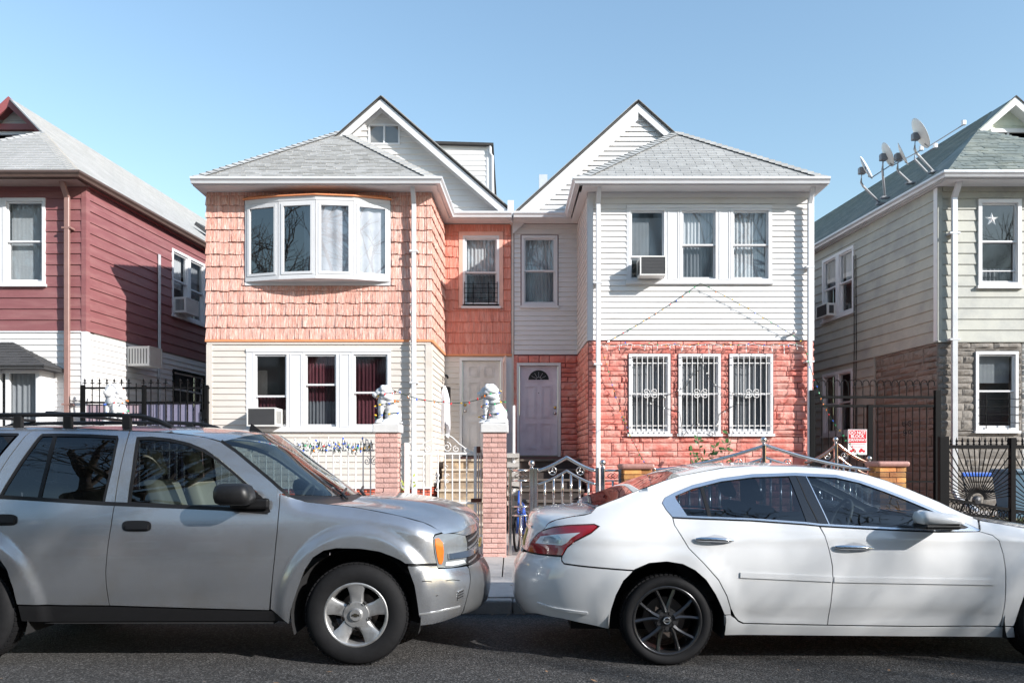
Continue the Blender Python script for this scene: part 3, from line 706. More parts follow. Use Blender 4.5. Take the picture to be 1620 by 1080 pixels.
# ---------------------------------------------------------------- roofs and eaves shared by the two middle houses
def eave(house, wall, a, b, z, out=.40, m=None, name='soffit'):
    m = m or white_trim
    return wbox(MB(), wall, a, b, z, z+.012, -.02, out).build(name, m, house)
def gable(house, Yw, xl, xp, xr, zl, zp, zr, m_side, m_roof, m_trim, back, over=.30, course=.105, ops=(), fas=(.19, .19), box=None, xfoot=None, skipl=None, clipx=None):
    """gable wall at depth Yw with rake boards; the two roof planes run back to depth back"""
    w_ = Wall((xl, Yw), (xr, Yw)); zb = min(zl, zr)
    def lim(z):
        a = lerp(0, xp-xl, (z-zl)/(zp-zl)) if z > zl else 0
        b = lerp(xr-xl, xp-xl, (z-zr)/(zp-zr)) if z > zr else xr-xl
        return a+.02, b-.02
    n = 6; pts = [(xl, Yw+.02, zb-.1), (xr, Yw+.02, zb-.1), (xr, Yw+.02, zr), (xp, Yw+.02, zp), (xl, Yw+.02, zl)]
    slab([(p[0], p[1], p[2]) for p in pts], .1, core, house, 'gable_wall')
    siding(w_, 0, xr-xl, zb-.05, zp, course, list(ops), m_side, house, lim, th=.026)
    f = over; P0 = Vector((xp, Yw-f, zp+.10))
    sl = (zp-zl)/(xp-xl); sr = (zp-zr)/(xr-xp)
    ex = .10
    PL = Vector((xl-ex, Yw-f, zl+.10-sl*ex)); PR = Vector((xr+ex, Yw-f, zr+.10-sr*ex))
    if clipx: PR = Vector((clipx[1], Yw-f, P0.z-sr*(clipx[1]-xp))) if clipx[1] is not None else PR; PL = Vector((clipx[0], Yw-f, P0.z-sl*(xp-clipx[0]))) if clipx[0] is not None else PL
    B = Vector((0, back-Yw+f, 0))
    slab([PL, P0, P0+B, PL+B][::-1], .035, m_roof, house, 'main_roof'); slab([P0, PR, PR+B, P0+B][::-1], .035, m_roof, house, 'main_roof')
    for (a, b, h) in ((PL, P0, fas[0]), (P0, PR, fas[1])):
        dn = Vector((0, 0, -.047))
        plank(a+dn+Vector((0, .03, 0)), b+dn+Vector((0, .03, 0)), h, .03, m_trim, house, 'rake_board')
        plank(a+dn+Vector((0, f-.004, 0)), b+dn+Vector((0, f-.004, 0)), .03, f-.036, m_trim, house, 'rake_soffit')
        plank(a+dn+Vector((0, f+.0, -.045)), b+dn+Vector((0, f+.0, -.045)), h-.06, .028, m_trim, house, 'rake_frieze')
        o = Vector((0, -.012, .012)); plank(a+o, b+o, .022, .03, roof_edge, house, 'roof_edge')
    return PL, P0, PR
def bay_roof(house, xl, xr, yf, ze, apex, yl, yr, m, parts, course, tabw, dash=False, capm=None, **kw):
    A = Vector(apex); back = Vector((A.x, max(yl, yr, A.y+.3), A.z))
    roof_face([(xl, yf, ze), (xr, yf, ze), A], m, house, course, tabw, parts=parts, dash=dash, **kw)
    roof_face([(xr, yf, ze), (xr, yr, ze), (A.x, yr if yr > A.y else A.y+.02, A.z), A], m, house, course, tabw, dash=dash, **kw)
    roof_face([(xl, yl, ze), (xl, yf, ze), A, (A.x, yl if yl > A.y else A.y+.02, A.z)], m, house, course, tabw, dash=dash, **kw)
    hip_caps((xl, yf, ze), A, capm or m, house); hip_caps((xr, yf, ze), A, capm or m, house)
g1w = gpx(Wall((-5.5, YD), (0, YD)), 583, 633, 197, 230)
gw = Wall((-5.5, YD), (-.02, YD))
gable(H1, YD, -5.5, -2.81, -.10, 6.83, 9.20, 6.83, white_vinyl, roof_mid, white_trim, 27, ops=[g1w], course=.128, fas=(.17, .19))
Wg = thing  # (attic window: one wide frame with two panes)
mb = MB(); ring(mb, gw, g1w[0], g1w[1], g1w[2], g1w[3], .04, -.05, .035); am = (g1w[0]+g1w[1])/2; wbox(mb, gw, am-.02, am+.02, g1w[2]+.04, g1w[3]-.04, -.05, .03)
AW = mb.build('attic_window', white_trim, H1)
for a, b in ((g1w[0]+.04, am-.02), (am+.02, g1w[1]-.04)): obj('pane', [gw.pt(a, .012, g1w[2]+.04), gw.pt(b, .012, g1w[2]+.04), gw.pt(b, .012, g1w[3]-.04), gw.pt(a, .012, g1w[3]-.04)], [(0, 1, 2, 3)], win_glass, AW)
bay_roof(H1, -5.97, -1.44, 14.90, ZE+.02, (-3.71, 17.32, 8.70), 18.0, YD, roof_light, False, .085, .20, dash=True, th=.012)
gutter([(-5.985, 18, ZE), (-5.985, 14.90, ZE)], alu_white, H1) if False else None
gutter([(-5.99, 14.885, ZE), (-1.42, 14.885, ZE), (-1.33, 16.92, ZE), (-.02, 16.92, ZE)][::1], alu_white, H1)
eave(H1, wf, -.12, wf.L+.14, ZS+.005); eave(H1, ws, .0, ws.L, ZS+.008, .15); eave(H1, wi, 0, wi.L, ZS+.01, .38); eave(H1, wl, 0, wl.L, ZS+.006, .12)
MB().box(-5.98, -1.42, 14.886, 14.90, ZS, ZE).build('fascia', white_trim, H1); plank((-1.42, 14.9, ZE), (-1.34, 16.93, ZE), .13, .014, white_trim, H1, 'fascia', (-1, 0, 0)); MB().box(-1.33, -.01, 16.921, 16.935, ZS, ZE).build('fascia', white_trim, H1)
MB().box(-5.985, -5.971, 14.9, 27, ZS, ZE).build('fascia', white_trim, H1)
slab([(-1.45, 16.93, ZE+.01), (-.02, 16.93, ZE+.01), (-.02, YD+.05, ZE+.06), (-1.45, YD+.05, ZE+.06)], .02, white_trim, H1, 'eave_flashing')
lap(wf, .0, wf.L, ZS-.055, .055, 0, .03, shingle_or, H1, 'frieze_board')
downspout(X(656, YB), YB, .25, ZE-.15, alu_white, H1, strap=(5.5, 3.0))
# dormer on the far side of the roof
Yd = 19.6; dx0, dx1 = X(690, Yd), X(777, Yd); dz = Z(229, Yd)
MB().box(dx0, dx1-.03, Yd+.02, 26, 6.9, dz-.02).build('dormer_wall', core, H1)
dw = Wall((dx0, Yd), (dx1, Yd)); siding(dw, 0, dw.L-.11, 7.0, dz, .128, [], white_vinyl, H1)
lap(dw, dw.L-.11, dw.L, 6.9, dz-6.9, 0, .03, white_trim, H1, 'dormer_corner_post')
dw2 = Wall((dx1, Yd), (dx1, 26)); siding(dw2, 0, dw2.L, 7.0, dz, .128, [], white_vinyl, H1)
slab([(dx0-.3, Yd-.12, dz+.05), (dx1+.06, Yd-.12, dz-.0), (dx1+.06, 26.2, dz+.0), (dx0-.3, 26.2, dz+.05)], .06, roof_edge, H1, 'dormer_roof')
tube = MB().tube([(dx1-.02, Yd-.07, dz-.05), (dx1-.02, Yd-.07, dz-.22), (dx1+.03, Yd-.05, dz-.3), (dx1+.05, Yd-.05, 6.9)], .035, 8).build('dormer_downspout', alu_white, H1)
# ---------------------------------------------------------------- the white and coral house
H2 = thing('coral_stone_house', (2.9, 15.3, .2), 'house with white siding upstairs and coral painted stone below, barred windows', 'house')
vf = Wall((1.457, YB), (5.77, YB)); vs_ = Wall((1.414, YD), (1.457, YB)); vi = Wall((.014, YD), (1.414, YD)); vr = Wall((5.77, YB), (5.77, 27))
up_box = (991, 1221, 325, 450); opU = gpx(vf, *up_box)
lowW = [gpx(vf, l, r, 560, 686) for l, r in ((994.5, 1060), (1073, 1139.5), (1153.5, 1222))]
jwin = gpx(vi, 825, 882, 373, 484); jdoor = gpx(vi, 817.5, 887, 574, 722)
wall_core(vf, 0, vf.L, .2, ZS+.12, coral_back, H2, ops=[opU]+lowW)
wall_core(vs_, 0, vs_.L-.28, .2, ZS+.12, coral_back, H2)
wall_core(vi, 0, vi.L, .2, ZS+.12, coral_back, H2, ops=[jwin, (jdoor[0], jdoor[1], .1, jdoor[3])])
wall_core(vr, .28, vr.L, .2, ZS+.12, coral_back, H2)
siding(vf, .09, vf.L-.09, ZM+.02, ZS, .103, [(opU[0], opU[1], opU[2], opU[3])], white_vinyl, H2, th=.020)
siding(vs_, 0, vs_.L-.09, ZM+.02, ZS, .103, [], white_vinyl, H2, th=.020)
siding(vi, 0.02, vi.L, ZM+.02, ZS, .103, [(jwin[0]-.02, jwin[1]+.02, jwin[2]-.03, jwin[3]+.02)], cream_vinyl if False else white_vinyl, H2, th=.020)
siding(vr, .09, 4, ZM+.02, ZS, .103, [], white_vinyl, H2, th=.020)
for wA, a, b in ((vf, -.004, .09), (vf, vf.L-.09, vf.L+.004)): lap(wA, a, b, ZM+.015, ZS-ZM-.015, -.05, .026, white_trim, H2, 'corner_post')
lap(vs_, vs_.L-.09, vs_.L-.002, ZM+.015, ZS-ZM-.02, 0, .024, white_trim, H2, 'corner_post'); lap(vr, .002, .09, ZM+.015, ZS-ZM-.02, 0, .024, white_trim, H2, 'corner_post')
stones(vf, 0, vf.L, .2, ZM, .125, .46, [(o[0]-.01, o[1]+.01, o[2]-.01, o[3]+.01) for o in lowW], H2, 'coral', coral)
stones(vs_, 0, vs_.L, .2, ZM, .125, .42, [], H2, 'coral', coral, seedoff=3)
stones(vi, .10, vi.L, .2, ZM, .125, .36, [(jdoor[0]-.06, jdoor[1]+.0, 0, jdoor[3]+.0)], H2, 'coral', coral, seedoff=9)
stones(vr, 0, 3, .2, ZM, .108, .46, [], H2, 'coral', coral, seedoff=5)
lap(vi, 0, .10, 1.2, ZM-1.2, -.02, .02, coral, H2, 'door_pilaster')
triple(H2, vf, up_box, [(993.5, 1054), (1075, 1135.5), (1155.5, 1219)], curs=[[(blind, 0, 1, .25, .93)], [(curtain_w, 0, 1, .5, 1), (curtain_d, 0, 1, 0, .52)], [(curtain_w, 0, 1, 0, 1)]], los=[win_glass2, win_glass2, win_glass], ups=[win_glass2, win_glass, win_glass], splits=[.33, .5, .5])
ac_unit(vf, vf.s_px(1008), vf.s_px(1048), vf.z_px(1028, 442), vf.z_px(1028, 413), 'boxy window air conditioner under the upstairs left sash of the white siding', .36)
for k, o in enumerate(lowW):
    W = window(H2, vf, o[0], o[1], o[2], o[3], .05, .5, [(curtain_d, .02, .98, 0, 1), ] if k != 1 else [(curtain_d, 0, .45, 0, 1), (curtain_d, .55, 1, 0, 1)], up=win_glass, lo=win_glass2, sill=True, proud=.04)
    G = MB(); ring(G, vf, o[0]+.035, o[1]-.035, o[2]+.03, o[3]-.03, .012, .085, .098); G = G.build('window_grille', iron_white, H2)
    for t in range(1, 7):
        s = lerp(o[0]+.04, o[1]-.04, t/7); MB().tube([vf.pt(s, .0915, o[2]+.042), vf.pt(s, .0915, o[3]-.042)], .0085, 6).build('bar', iron_white, G)
    for t in (.10, .50, .88):
        z = lerp(o[2], o[3], t); wbox(MB(), vf, o[0]+.047, o[1]-.047, z-.008, z+.008, .074, .084).build('cross_bar', iron_white, G)
    c, zc = (o[0]+o[1])/2, lerp(o[2], o[3], .5); mb = MB()
    for sx in (-1, 1):
        for sz_ in (-1, 1):
            pts = []
            for i in range(22):
                t = i/21; ang = R(200)*t*1.55; rr = .055*(1-.62*t)
                pts.append(vf.pt(c+sx*(.015+.062-math.cos(ang)*rr*1.15), .108, zc+sz_*(.02+.035+math.sin(ang)*rr-.03*(1-t))))
            mb.tube(pts, .0075, 6)
    mb.build('scroll', iron_white, G)
W = window(H2, vi, jwin[0], jwin[1], jwin[2], jwin[3], .055, .5, [(curtain_w, 0, 1, 0, 1)], lo=win_glass2)
door(H2, vi, jdoor[0], jdoor[1], jdoor[2], jdoor[3], door_lilac, 'fan', hinge=-1)
gable(H2, YD, .10, 2.71, 5.35, 6.83, 9.20, 6.83, white_vinyl, roof_mid, white_trim, 27, over=.11, course=.103, fas=(.36, .20))
bay_roof(H2, 1.25, 5.87, 14.90, ZE+.02, (3.545, 17.28, 8.66), YD, 18.0, roof_mid, True, .118, .36, th=.009)
gutter([(.02, 16.92, ZE), (1.215, 16.92, ZE), (1.235, 14.885, ZE), (5.90, 14.885, ZE)], alu_white, H2)
eave(H2, vf, -.14, vf.L+.12, ZS+.005); eave(H2, vs_, 0, vs_.L, ZS+.008, .17); eave(H2, vi, 0, vi.L, ZS+.01, .38); eave(H2, vr, 0, vr.L, ZS+.006, .11)
MB().box(1.236, 5.9, 14.886, 14.90, ZS, ZE).build('fascia', white_trim, H2); plank((1.236, 14.9, ZE), (1.216, 16.93, ZE), .13, .014, white_trim, H2, 'fascia', (1, 0, 0)); MB().box(.015, 1.215, 16.921, 16.935, ZS, ZE).build('fascia', white_trim, H2)
MB().box(5.875, 5.889, 14.9, 27, ZS, ZE).build('fascia', white_trim, H2)
slab([(.02, 16.93, ZE+.01), (1.4, 16.93, ZE+.01), (1.4, YD+.05, ZE+.06), (.02, YD+.05, ZE+.06)], .02, white_trim, H2, 'eave_flashing')
MB().box(X(803, 17), X(813, 17), 16.95, 17.25, 6.75, Z(318, 17)).build('party_post', white_trim, H2)
lap(vf, .09, vf.L-.09, ZS-.09, .09, 0, .03, white_trim, H2, 'frieze_board')
downspout(X(945, YB), YB, .25, ZE-.15, alu_white, H2, strap=(4.9, 3.35)); downspout(X(1277, YB), YB, .25, ZE-.15, alu_white, H2, strap=(5.2, 3.4))
MB().box(X(853, 23), X(866, 23), 23, 23.4, 8.5, Z(276, 23)).build('roof_vent', alu_grey, H2)
mb = MB(); mb.tube([vf.pt(vf.s_px(1253), .0, vf.z_px(1253, 529)), vf.pt(vf.s_px(1253), .10, vf.z_px(1253, 527))], .02, 10); mb.ball(vf.pt(vf.s_px(1253), .13, vf.z_px(1253, 527)), .04, 12, 8); mb.build('security_camera', white_trim, H2, True)
# ---------------------------------------------------------------- the maroon house on the left
YR = 15.5; CX = X(135.5, YR); k_ = .106
H3 = thing('maroon_house', (-10.8, YR, .2), 'house with maroon boards above white siding at the left edge', 'house')
rf = Wall((-13.3, YR), (CX, YR)); rs = Wall((CX, YR), (CX+k_*11.5, YR+11.5))
ZR0, ZRM, ZRE = 1.0, Z(523.5, YR), 6.98
ruw = gpx(rf, 6, 73, 314, 450); ruw2 = gpx(rf, -75, -4, 314, 450); rop = (ruw2[0]-.06, ruw[1], ruw[2], ruw[3])
rlow = gpx(rf, -90, 66, 580, 705)
def gps(wall, l, r, t, b):      # opening on a receding wall: top/bottom read at its left edge
    return tuple(sorted((wall.s_px(l), wall.s_px(r))))+(wall.z_px(l, b), wall.z_px(l, t))
rsw = gps(rs, 271, 323, 392, 497); rsl = gps(rs, 272, 323, 583, 645); rac = gps(rs, 199, 222, 546, 577)
wall_core(rf, 0, rf.L, .2, ZRE, core, H3, ops=[rop, rlow]); wall_core(rs, .28, rs.L, .2, ZRE, core, H3, ops=[rsw, rsl])
siding(rf, 0, rf.L-.07, ZRM, ZRE-.14, .212, [rop], red_siding, H3, th=.02); siding(rs, .10, rs.L, ZRM, ZRE-.14, .212, [rsw], red_siding, H3, th=.02)
siding(rf, 0, rf.L-.07, .3, ZRM-.03, .121, [rlow], white_vinyl, H3); siding(rs, .10, rs.L, .3, ZRM-.03, .121, [rsl, rac], white_vinyl, H3)
for wA, a, b, z0, z1, m in ((rf, rf.L-.07, rf.L+.02, ZRM-.01, ZRE-.13, red_siding), (rs, -.018, .10, ZRM-.01, ZRE-.13, red_siding), (rf, rf.L-.07, rf.L+.02, .3, ZRM-.012, white_trim), (rs, -.018, .10, .3, ZRM-.012, white_trim)):
    lap(wA, a, b, z0, z1-z0, 0, .028 if wA is rf else .026, m, H3, 'corner_post')
lap(rf, 0, rf.L-.07, ZRM-.032, .03, 0, .026, white_trim, H3, 'belt_trim')
lap(rf, 0, rf.L-.07, ZRE-.21, .1, 0, .03, red_siding, H3, 'frieze_board')
window(H3, rf, ruw[0], ruw[1], ruw[2], ruw[3], .06, .5, [(blind, 0, 1, 0, 1)], proud=.04); window(H3, rf, ruw2[0], ruw2[1], ruw2[2], ruw2[3], .06, .5, [(blind, 0, 1, 0, 1)], proud=.04)
lap(rf, ruw2[1]+.003, ruw[0]-.003, ruw[2], ruw[3]-ruw[2], -.05, .03, white_trim, H3, 'window_panel')
lap(rf, rop[0], ruw2[0]-.003, ruw[2], ruw[3]-ruw[2], -.05, .03, white_trim, H3, 'window_panel')
# side window pair
sm = lerp(rsw[0], rsw[1], .5); wA = window(H3, rs, rsw[0], sm-.004, rsw[2], rsw[3], .06, .55, [(curtain_w, 0, 1, .45, 1)], sill=True); window(H3, rs, sm+.004, rsw[1], rsw[2], rsw[3], .06, .5, [(curtain_d, 0, 1, .4, 1)], sill=True)
window(H3, rs, rsl[0], rsl[1], rsl[2]-.0, rsl[3], .06, .5, None, trim=iron_black, sill=False)
ac_unit(rs, rsw[0]+.09, sm-.1, rsw[2]+.06, rsw[2]+.42, 'white air conditioner high in the side window of the maroon house', .30, ac_white)
ac_unit(rs, rac[0]+.02, rac[1]-.02, rac[2]-.02, rac[3]-.02, 'white through-wall air conditioner low on the side of the maroon house', .50, ac_white)
mb = MB(); s = rs.s_px(248)
for d in (0, .05): mb.tube([rs.pt(s+d, .05, .3), rs.pt(s+d, .05, 6.2)], .02, 8)
mb.build('conduit', alu_grey, H3)
# ground floor box bay with dark little roof
bx0, bx1 = X(-150, 15.05), X(64, 15.05); by = 15.05; zb1 = Z(582, by)
bw = Wall((bx0, by), (bx1, by)); bws = Wall((bx1, by), (bx1, YR))
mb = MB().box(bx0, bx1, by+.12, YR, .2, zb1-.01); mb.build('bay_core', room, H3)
mb = MB(); ring(mb, bw, 0, bw.L, .3, zb1, .1, -.12, 0); mb.build('bay_frame', white_trim, H3)
for a, b in ((bw.s_px(10), bw.s_px(64)), (bw.s_px(-70), bw.s_px(2)), (bw.s_px(-145), bw.s_px(-76))):
    mb = MB(); ring(mb, bw, a, b, .9, zb1-.03, .07, -.05, .03); W = mb.build('bay_window', white_trim, H3)
    obj('pane', [bw.pt(a+.07, -.02, .97), bw.pt(b-.07, -.02, .97), bw.pt(b-.07, -.02, zb1-.1), bw.pt(a+.07, -.02, zb1-.1)], [(0, 1, 2, 3)], win_glass2, W)
    curtain(bw, a+.07, b-.07, .97, zb1-.1, -.09, curtain_w, W, folds=5)
lap(bw, 0, bw.L, .3, .6, -.05, .012, white_trim, H3, 'bay_panel'); lap(bws, 0, bws.L, .3, zb1-.3, -.03, .01, white_trim, H3, 'bay_side')
e0 = .16; ez = zb1+.02; az = Z(541, YR)
rp = [(bx0-e0, by-e0-.1, ez), (bx1+e0+.06, by-e0-.1, ez), (X(20, YR), YR, az), (X(-120, YR), YR, az)]
roof_face([rp[0], rp[1], rp[2], rp[3]], roof_dark, H3, .10, .22, dash=True); roof_face([rp[1], (bx1+e0+.06, YR, ez), rp[2]], roof_dark, H3, .10, .22, dash=True)
MB().box(bx0-e0, bx1+e0+.05, by-e0-.08, YR, ez-.06, ez-.032).build('bay_soffit', roof_dark, H3)
# roof: hip over the front, gable with ridge behind
ex = CX+.06; hA = Vector((X(67, 17.7), 17.7, Z(209, 17.7))); pk = Vector((X(15, 17.4), 17.4, Z(155, 17.4)))
bk = 11.0; ze = ZRE+.02; ey = 15.06
bkx = ex+k_*bk
def on_plane(px, py, a, b, c):     # where the sight line meets the roof plane, so that ridge and slope agree
    a, b, c = Vector(a), Vector(b), Vector(c); n = (b-a).cross(c-a); d = Vector(((px-VX)/F, 1, (HY-py)/F)); o = Vector((0, 0, CH)); t = n.dot(a-o)/n.dot(d); return o+d*t
pk = on_plane(15, 155, (ex, ey, ze), (bkx, ey+bk, ze), hA)
roof_face([(-12.52, ey, ze), (ex, ey, ze), hA], roof_white, H3, .135, .30, th=.010)
roof_face([(-12.52, 19, ze), (-12.52, ey, ze), hA, (hA.x, 19, hA.z)], roof_white, H3, .135, .30, th=.010)
hip_caps((-12.52, ey, ze), hA, roof_white, H3, wd=.12)
rd = pk+Vector((k_*bk, bk, 0))
roof_face([(ex, ey, ze), (bkx, ey+bk, ze), rd, (pk.x, pk.y, pk.z), hA], roof_white, H3, .16, .4, th=.006)
slab([(pk.x, pk.y, pk.z), rd, (rd.x-3, rd.y, ze), (pk.x-3, pk.y, ze)], .03, roof_white, H3, 'main_roof')
maroon_trim = M('maroon_trim', (.30, .085, .085), .4, var=.08)
gy = pk.y+.02
slab([(pk.x-2.7, gy+.25, 7), (pk.x+2.3, gy+.25, 7), (pk.x, gy+.25, pk.z-.05)], .05, core, H3, 'gable_wall')
gwl = Wall((pk.x-2.5, gy+.25), (pk.x+2.5, gy+.25)); siding(gwl, 0, 5, 8.3, pk.z-.08, .128, [(2.5-1.1, 2.5+.62, 8.0, Z(193, gy))], white_vinyl, H3, lim=lambda z: (2.5-(pk.z-z)*1.05, 2.5+(pk.z-z)*1.05))
for sg in (-1, 1):
    a = Vector((pk.x, gy-.02, pk.z+.02)); b = a+Vector((sg*.98, 0, -.98*.92)); plank(a, b, .26, .05, maroon_trim, H3, 'rake_board'); plank(a+Vector((0, .27, -.1)), b+Vector((0, .27, -.1)), .10, .26, maroon_trim, H3, 'rake_soffit')
MB().box(pk.x-1.1, pk.x+.62, gy+.10, gy+.24, Z(202, gy), Z(193, gy)).build('attic_lintel', maroon_trim, H3)
mb = MB(); ring(mb, gwl, 2.5-1.1, 2.5+.46, Z(226, gy), Z(203, gy), .085, -.03, .06); W = mb.build('attic_window', white_trim, H3)
obj('pane', [gwl.pt(1.45, .0, Z(226, gy)), gwl.pt(2.9, .0, Z(226, gy)), gwl.pt(2.9, .0, Z(204, gy)), gwl.pt(1.45, .0, Z(204, gy))], [(0, 1, 2, 3)], M('dark_pane', (.05, .07, .09), .08), W)
hip_caps((ex, ey, ze), hA, roof_white, H3, wd=.12)
gutter([(-13.6, ey-.01, ZRE), (ex+.02, ey-.01, ZRE), (bkx+.02, ey+bk, ZRE)], alu_brown, H3)
eave(H3, rf, 0, rf.L+.06, ZRE-.13, .44, M('brown_soffit', (.30, .22, .2), .5)); eave(H3, rs, -.3, rs.L, ZRE-.128, .08, maroon_trim)
MB().box(-13.6, ex+.02, ey-.01, ey+.005, ZRE-.13, ZRE).build('fascia', alu_brown, H3); plank((ex+.005, ey, ZRE), (bkx+.005, ey+bk, ZRE), .13, .012, alu_brown, H3, 'fascia', (1, 0, 0))
downspout(X(112, YR), YR, .25, ZRE-.15, pipe_brown, H3, strap=(6.0, 2.6), wdt=.10)
dk = rs.pt(6.6, -.9, 0)
slab([(dk.x-.3, dk.y, 8.2), (dk.x+.5, dk.y, 7.6), (dk.x+.7, dk.y+1.2, 7.6), (dk.x-.1, dk.y+1.2, 8.2)], .1, roof_dark, H3, 'roof_vent')
# ---------------------------------------------------------------- the sage grey house on the right
YG = 15.5; GX = X(1484, YG)
H4 = thing('sage_house', (10.8, YG, .2), 'house with sage grey boards above tan stone at the right edge', 'house')
qf = Wall((GX, YG), (13.4, YG)); qs = Wall((GX-k_*11.5, YG+11.5), (GX, YG))
ZGM, ZGE = Z(541, YG), 6.98
guw = gpx(qf, 1546, 1614, 316, 453); glw = gpx(qf, 1542, 1609, 556, 681); guw2 = gpx(qf, 1640, 1710, 316, 453); glw2 = gpx(qf, 1640, 1710, 556, 681)
def gps2(wall, l, r, t, b): return tuple(sorted((wall.s_px(l), wall.s_px(r))))+(wall.z_px(r, b), wall.z_px(r, t))
gsw = gps2(qs, 1302, 1352, 387, 492); gsl = gps2(qs, 1302, 1350, 582, 686)
wall_core(qf, 0, qf.L, .2, ZGE, stone_back, H4, ops=[guw, glw, guw2, glw2]); wall_core(qs, 0, qs.L-.28, .2, ZGE, stone_back, H4, ops=[gsw, gsl])
siding(qf, .07, qf.L, ZGM+.02, ZGE-.14, .21, [guw, guw2], grey_siding, H4, th=.02, seam=2.2); siding(qs, 0, qs.L-.1, ZGM+.02, ZGE-.14, .21, [gsw], grey_siding, H4, th=.02)
sst = qs.s_px(1386)
siding(qs, 0, sst-.03, .3, ZGM+.01, .21, [gsl], grey_siding, H4, th=.02); lap(qs, sst-.03, sst, .3, ZGM-.3, 0, .04, grey_siding, H4, 'corner_post')
lap(qs, qs.L-.1, qs.L+.012, ZGM+.02, ZGE-.16-ZGM, 0, .028, white_trim, H4, 'corner_post'); lap(qf, -.02, .07, ZGM+.02, ZGE-.16-ZGM, 0, .026, grey_siding, H4, 'corner_post')
stones(qs, sst, qs.L, .3, ZGM, .145, .5, [], H4, 'tan', brown_stone); 
pale = M('pale_stone', (.38, .375, .36), .75, var=.1, objvar=.06, bump=.2)
stones(qf, 0, guw[1]+.02, .3, ZGM, .145, .42, [(glw[0]-.01, glw[1]+.01, glw[2]-.01, glw[3]+.01)], H4, 'tan', brown_stone, seedoff=4)
stones(qf, guw[1]+.03, qf.L, .3, ZGM, .125, .6, [glw2], H4, 'pale', pale)
lap(qf, -.02, qf.L, ZGM-.005, .025, 0, .045, grey_siding, H4, 'belt_trim'); lap(qf, .08, qf.L, ZGE-.22, .1, 0, .03, grey_siding, H4, 'frieze_board')
lap(qs, 0, qs.L, ZGM-.005, .025, 0, .043, grey_siding, H4, 'belt_trim')
window(H4, qf, *guw, .07, .52, [(curtain_d, .0, 1, 0, .2)], proud=.05, lo=win_glass2, screen=True); window(H4, qf, *glw, .055, .5, [(blind, 0, 1, .62, 1)], proud=.05, up=win_glass2, lo=win_glass2); window(H4, qf, *guw2, .07, .52, None, proud=.05); window(H4, qf, *glw2, .055, .5, None, proud=.05)
gd = MB()
for t in (.1, .2, .3, .4): z = lerp(glw[2], glw[3], t); gd.tube([qf.pt(glw[0]+.06, .07, z), qf.pt(glw[1]+.02, .07, z)], .007, 6)
for t in (.22, .78): s = lerp(glw[0], glw[1], t); gd.tube([qf.pt(s, .07, glw[2]+.04), qf.pt(s, .07, lerp(glw[2], glw[3], .46))], .010, 6)
gd.build('window_guard', iron_black, H4)
sm = lerp(gsw[0], gsw[1], .5); window(H4, qs, gsw[0], sm-.004, gsw[2], gsw[3], .07, .5, [(curtain_d, 0, 1, .5, 1)]); window(H4, qs, sm+.004, gsw[1], gsw[2], gsw[3], .07, .5, [(curtain_w, 0, 1, .5, 1)])
sm2 = lerp(gsl[0], gsl[1], .5); window(H4, qs, gsl[0], sm2-.004, gsl[2], gsl[3], .07, .5, None); window(H4, qs, sm2+.004, gsl[1], gsl[2], gsl[3], .07, .5, None)
ac_unit(qs, gsw[0]+.1, sm-.1, gsw[2]+.06, gsw[2]+.36, 'grey air conditioner in the shaded side window of the sage house', .22)
mb = MB(); s = qs.s_px(1352.5)
for dx_, z0 in ((0, 2.0), (.09, 1.6)): mb.tube([qs.pt(s+dx_, .03, 6.3), qs.pt(s+dx_+.03, .035, 4.2), qs.pt(s+dx_-.02, .03, z0)], .009, 6)
mb.build('cable', black_plastic, H4)
gx = GX-.06; gA = Vector((X(1547, 17.7), 17.7, Z(206, 17.7))); gp = Vector((X(1605, 17.4), 17.4, Z(154, 17.4)))
gbx = gx-k_*bk; zg = ZGE+.02
gp = on_plane(1605, 154, (gbx, ey+bk, zg), (gx, ey, zg), gA)
roof_face([(gx, ey, zg), (12.5, ey, zg), gA], roof_green, H4, .11, .3, th=.012, dash=True)
roof_face([(12.5, ey, zg), (12.5, 19, zg), (gA.x, 19, gA.z), gA], roof_green, H4, .11, .3, th=.012)
hip_caps((12.5, ey, zg), gA, roof_green, H4, wd=.12)
grd = gp+Vector((-k_*bk, bk, 0))
roof_face([(gbx, ey+bk, zg), (gx, ey, zg), gA, gp, grd], roof_green, H4, .13, .4, th=.009)
slab([grd, gp, (gp.x+3, gp.y, zg), (grd.x+3, grd.y, zg)], .03, roof_green, H4, 'main_roof')
gyy = gp.y+.02
slab([(gp.x-2.3, gyy+.25, 7), (gp.x+2.7, gyy+.25, 7), (gp.x, gyy+.25, gp.z-.05)], .05, core, H4, 'gable_wall')
gwl = Wall((gp.x-2.5, gyy+.25), (gp.x+2.5, gyy+.25)); siding(gwl, 0, 5, 8.3, gp.z-.08, .16, [(2.5-.42, 2.5+1.2, 7.5, Z(197, gyy))], M('pale_green_siding', (.62, .66, .56), .5), H4, lim=lambda z: (2.5-(gp.z-z)*1.05, 2.5+(gp.z-z)*1.05))
for sg in (-1, 1):
    a = Vector((gp.x, gyy-.02, gp.z+.0)); b = a+Vector((sg*1.05, 0, -1.05*.86)); plank(a, b, .20, .05, white_trim, H4, 'rake_board'); plank(a+Vector((0, .27, -.03)), b+Vector((0, .27, -.03)), .14, .25, white_trim, H4, 'rake_soffit')
    o = Vector((0, -.02, .02)); plank(a+o, b+o, .03, .05, roof_edge, H4, 'roof_edge')
mb = MB(); ring(mb, gwl, 2.5-.42, 2.5+1.2, Z(226, gyy), Z(198, gyy), .085, -.03, .06); wbox(mb, gwl, 2.5-.02, 2.5+.02, Z(226, gyy)+.05, Z(198, gyy)-.05, -.03, .035); W = mb.build('attic_window', white_trim, H4)
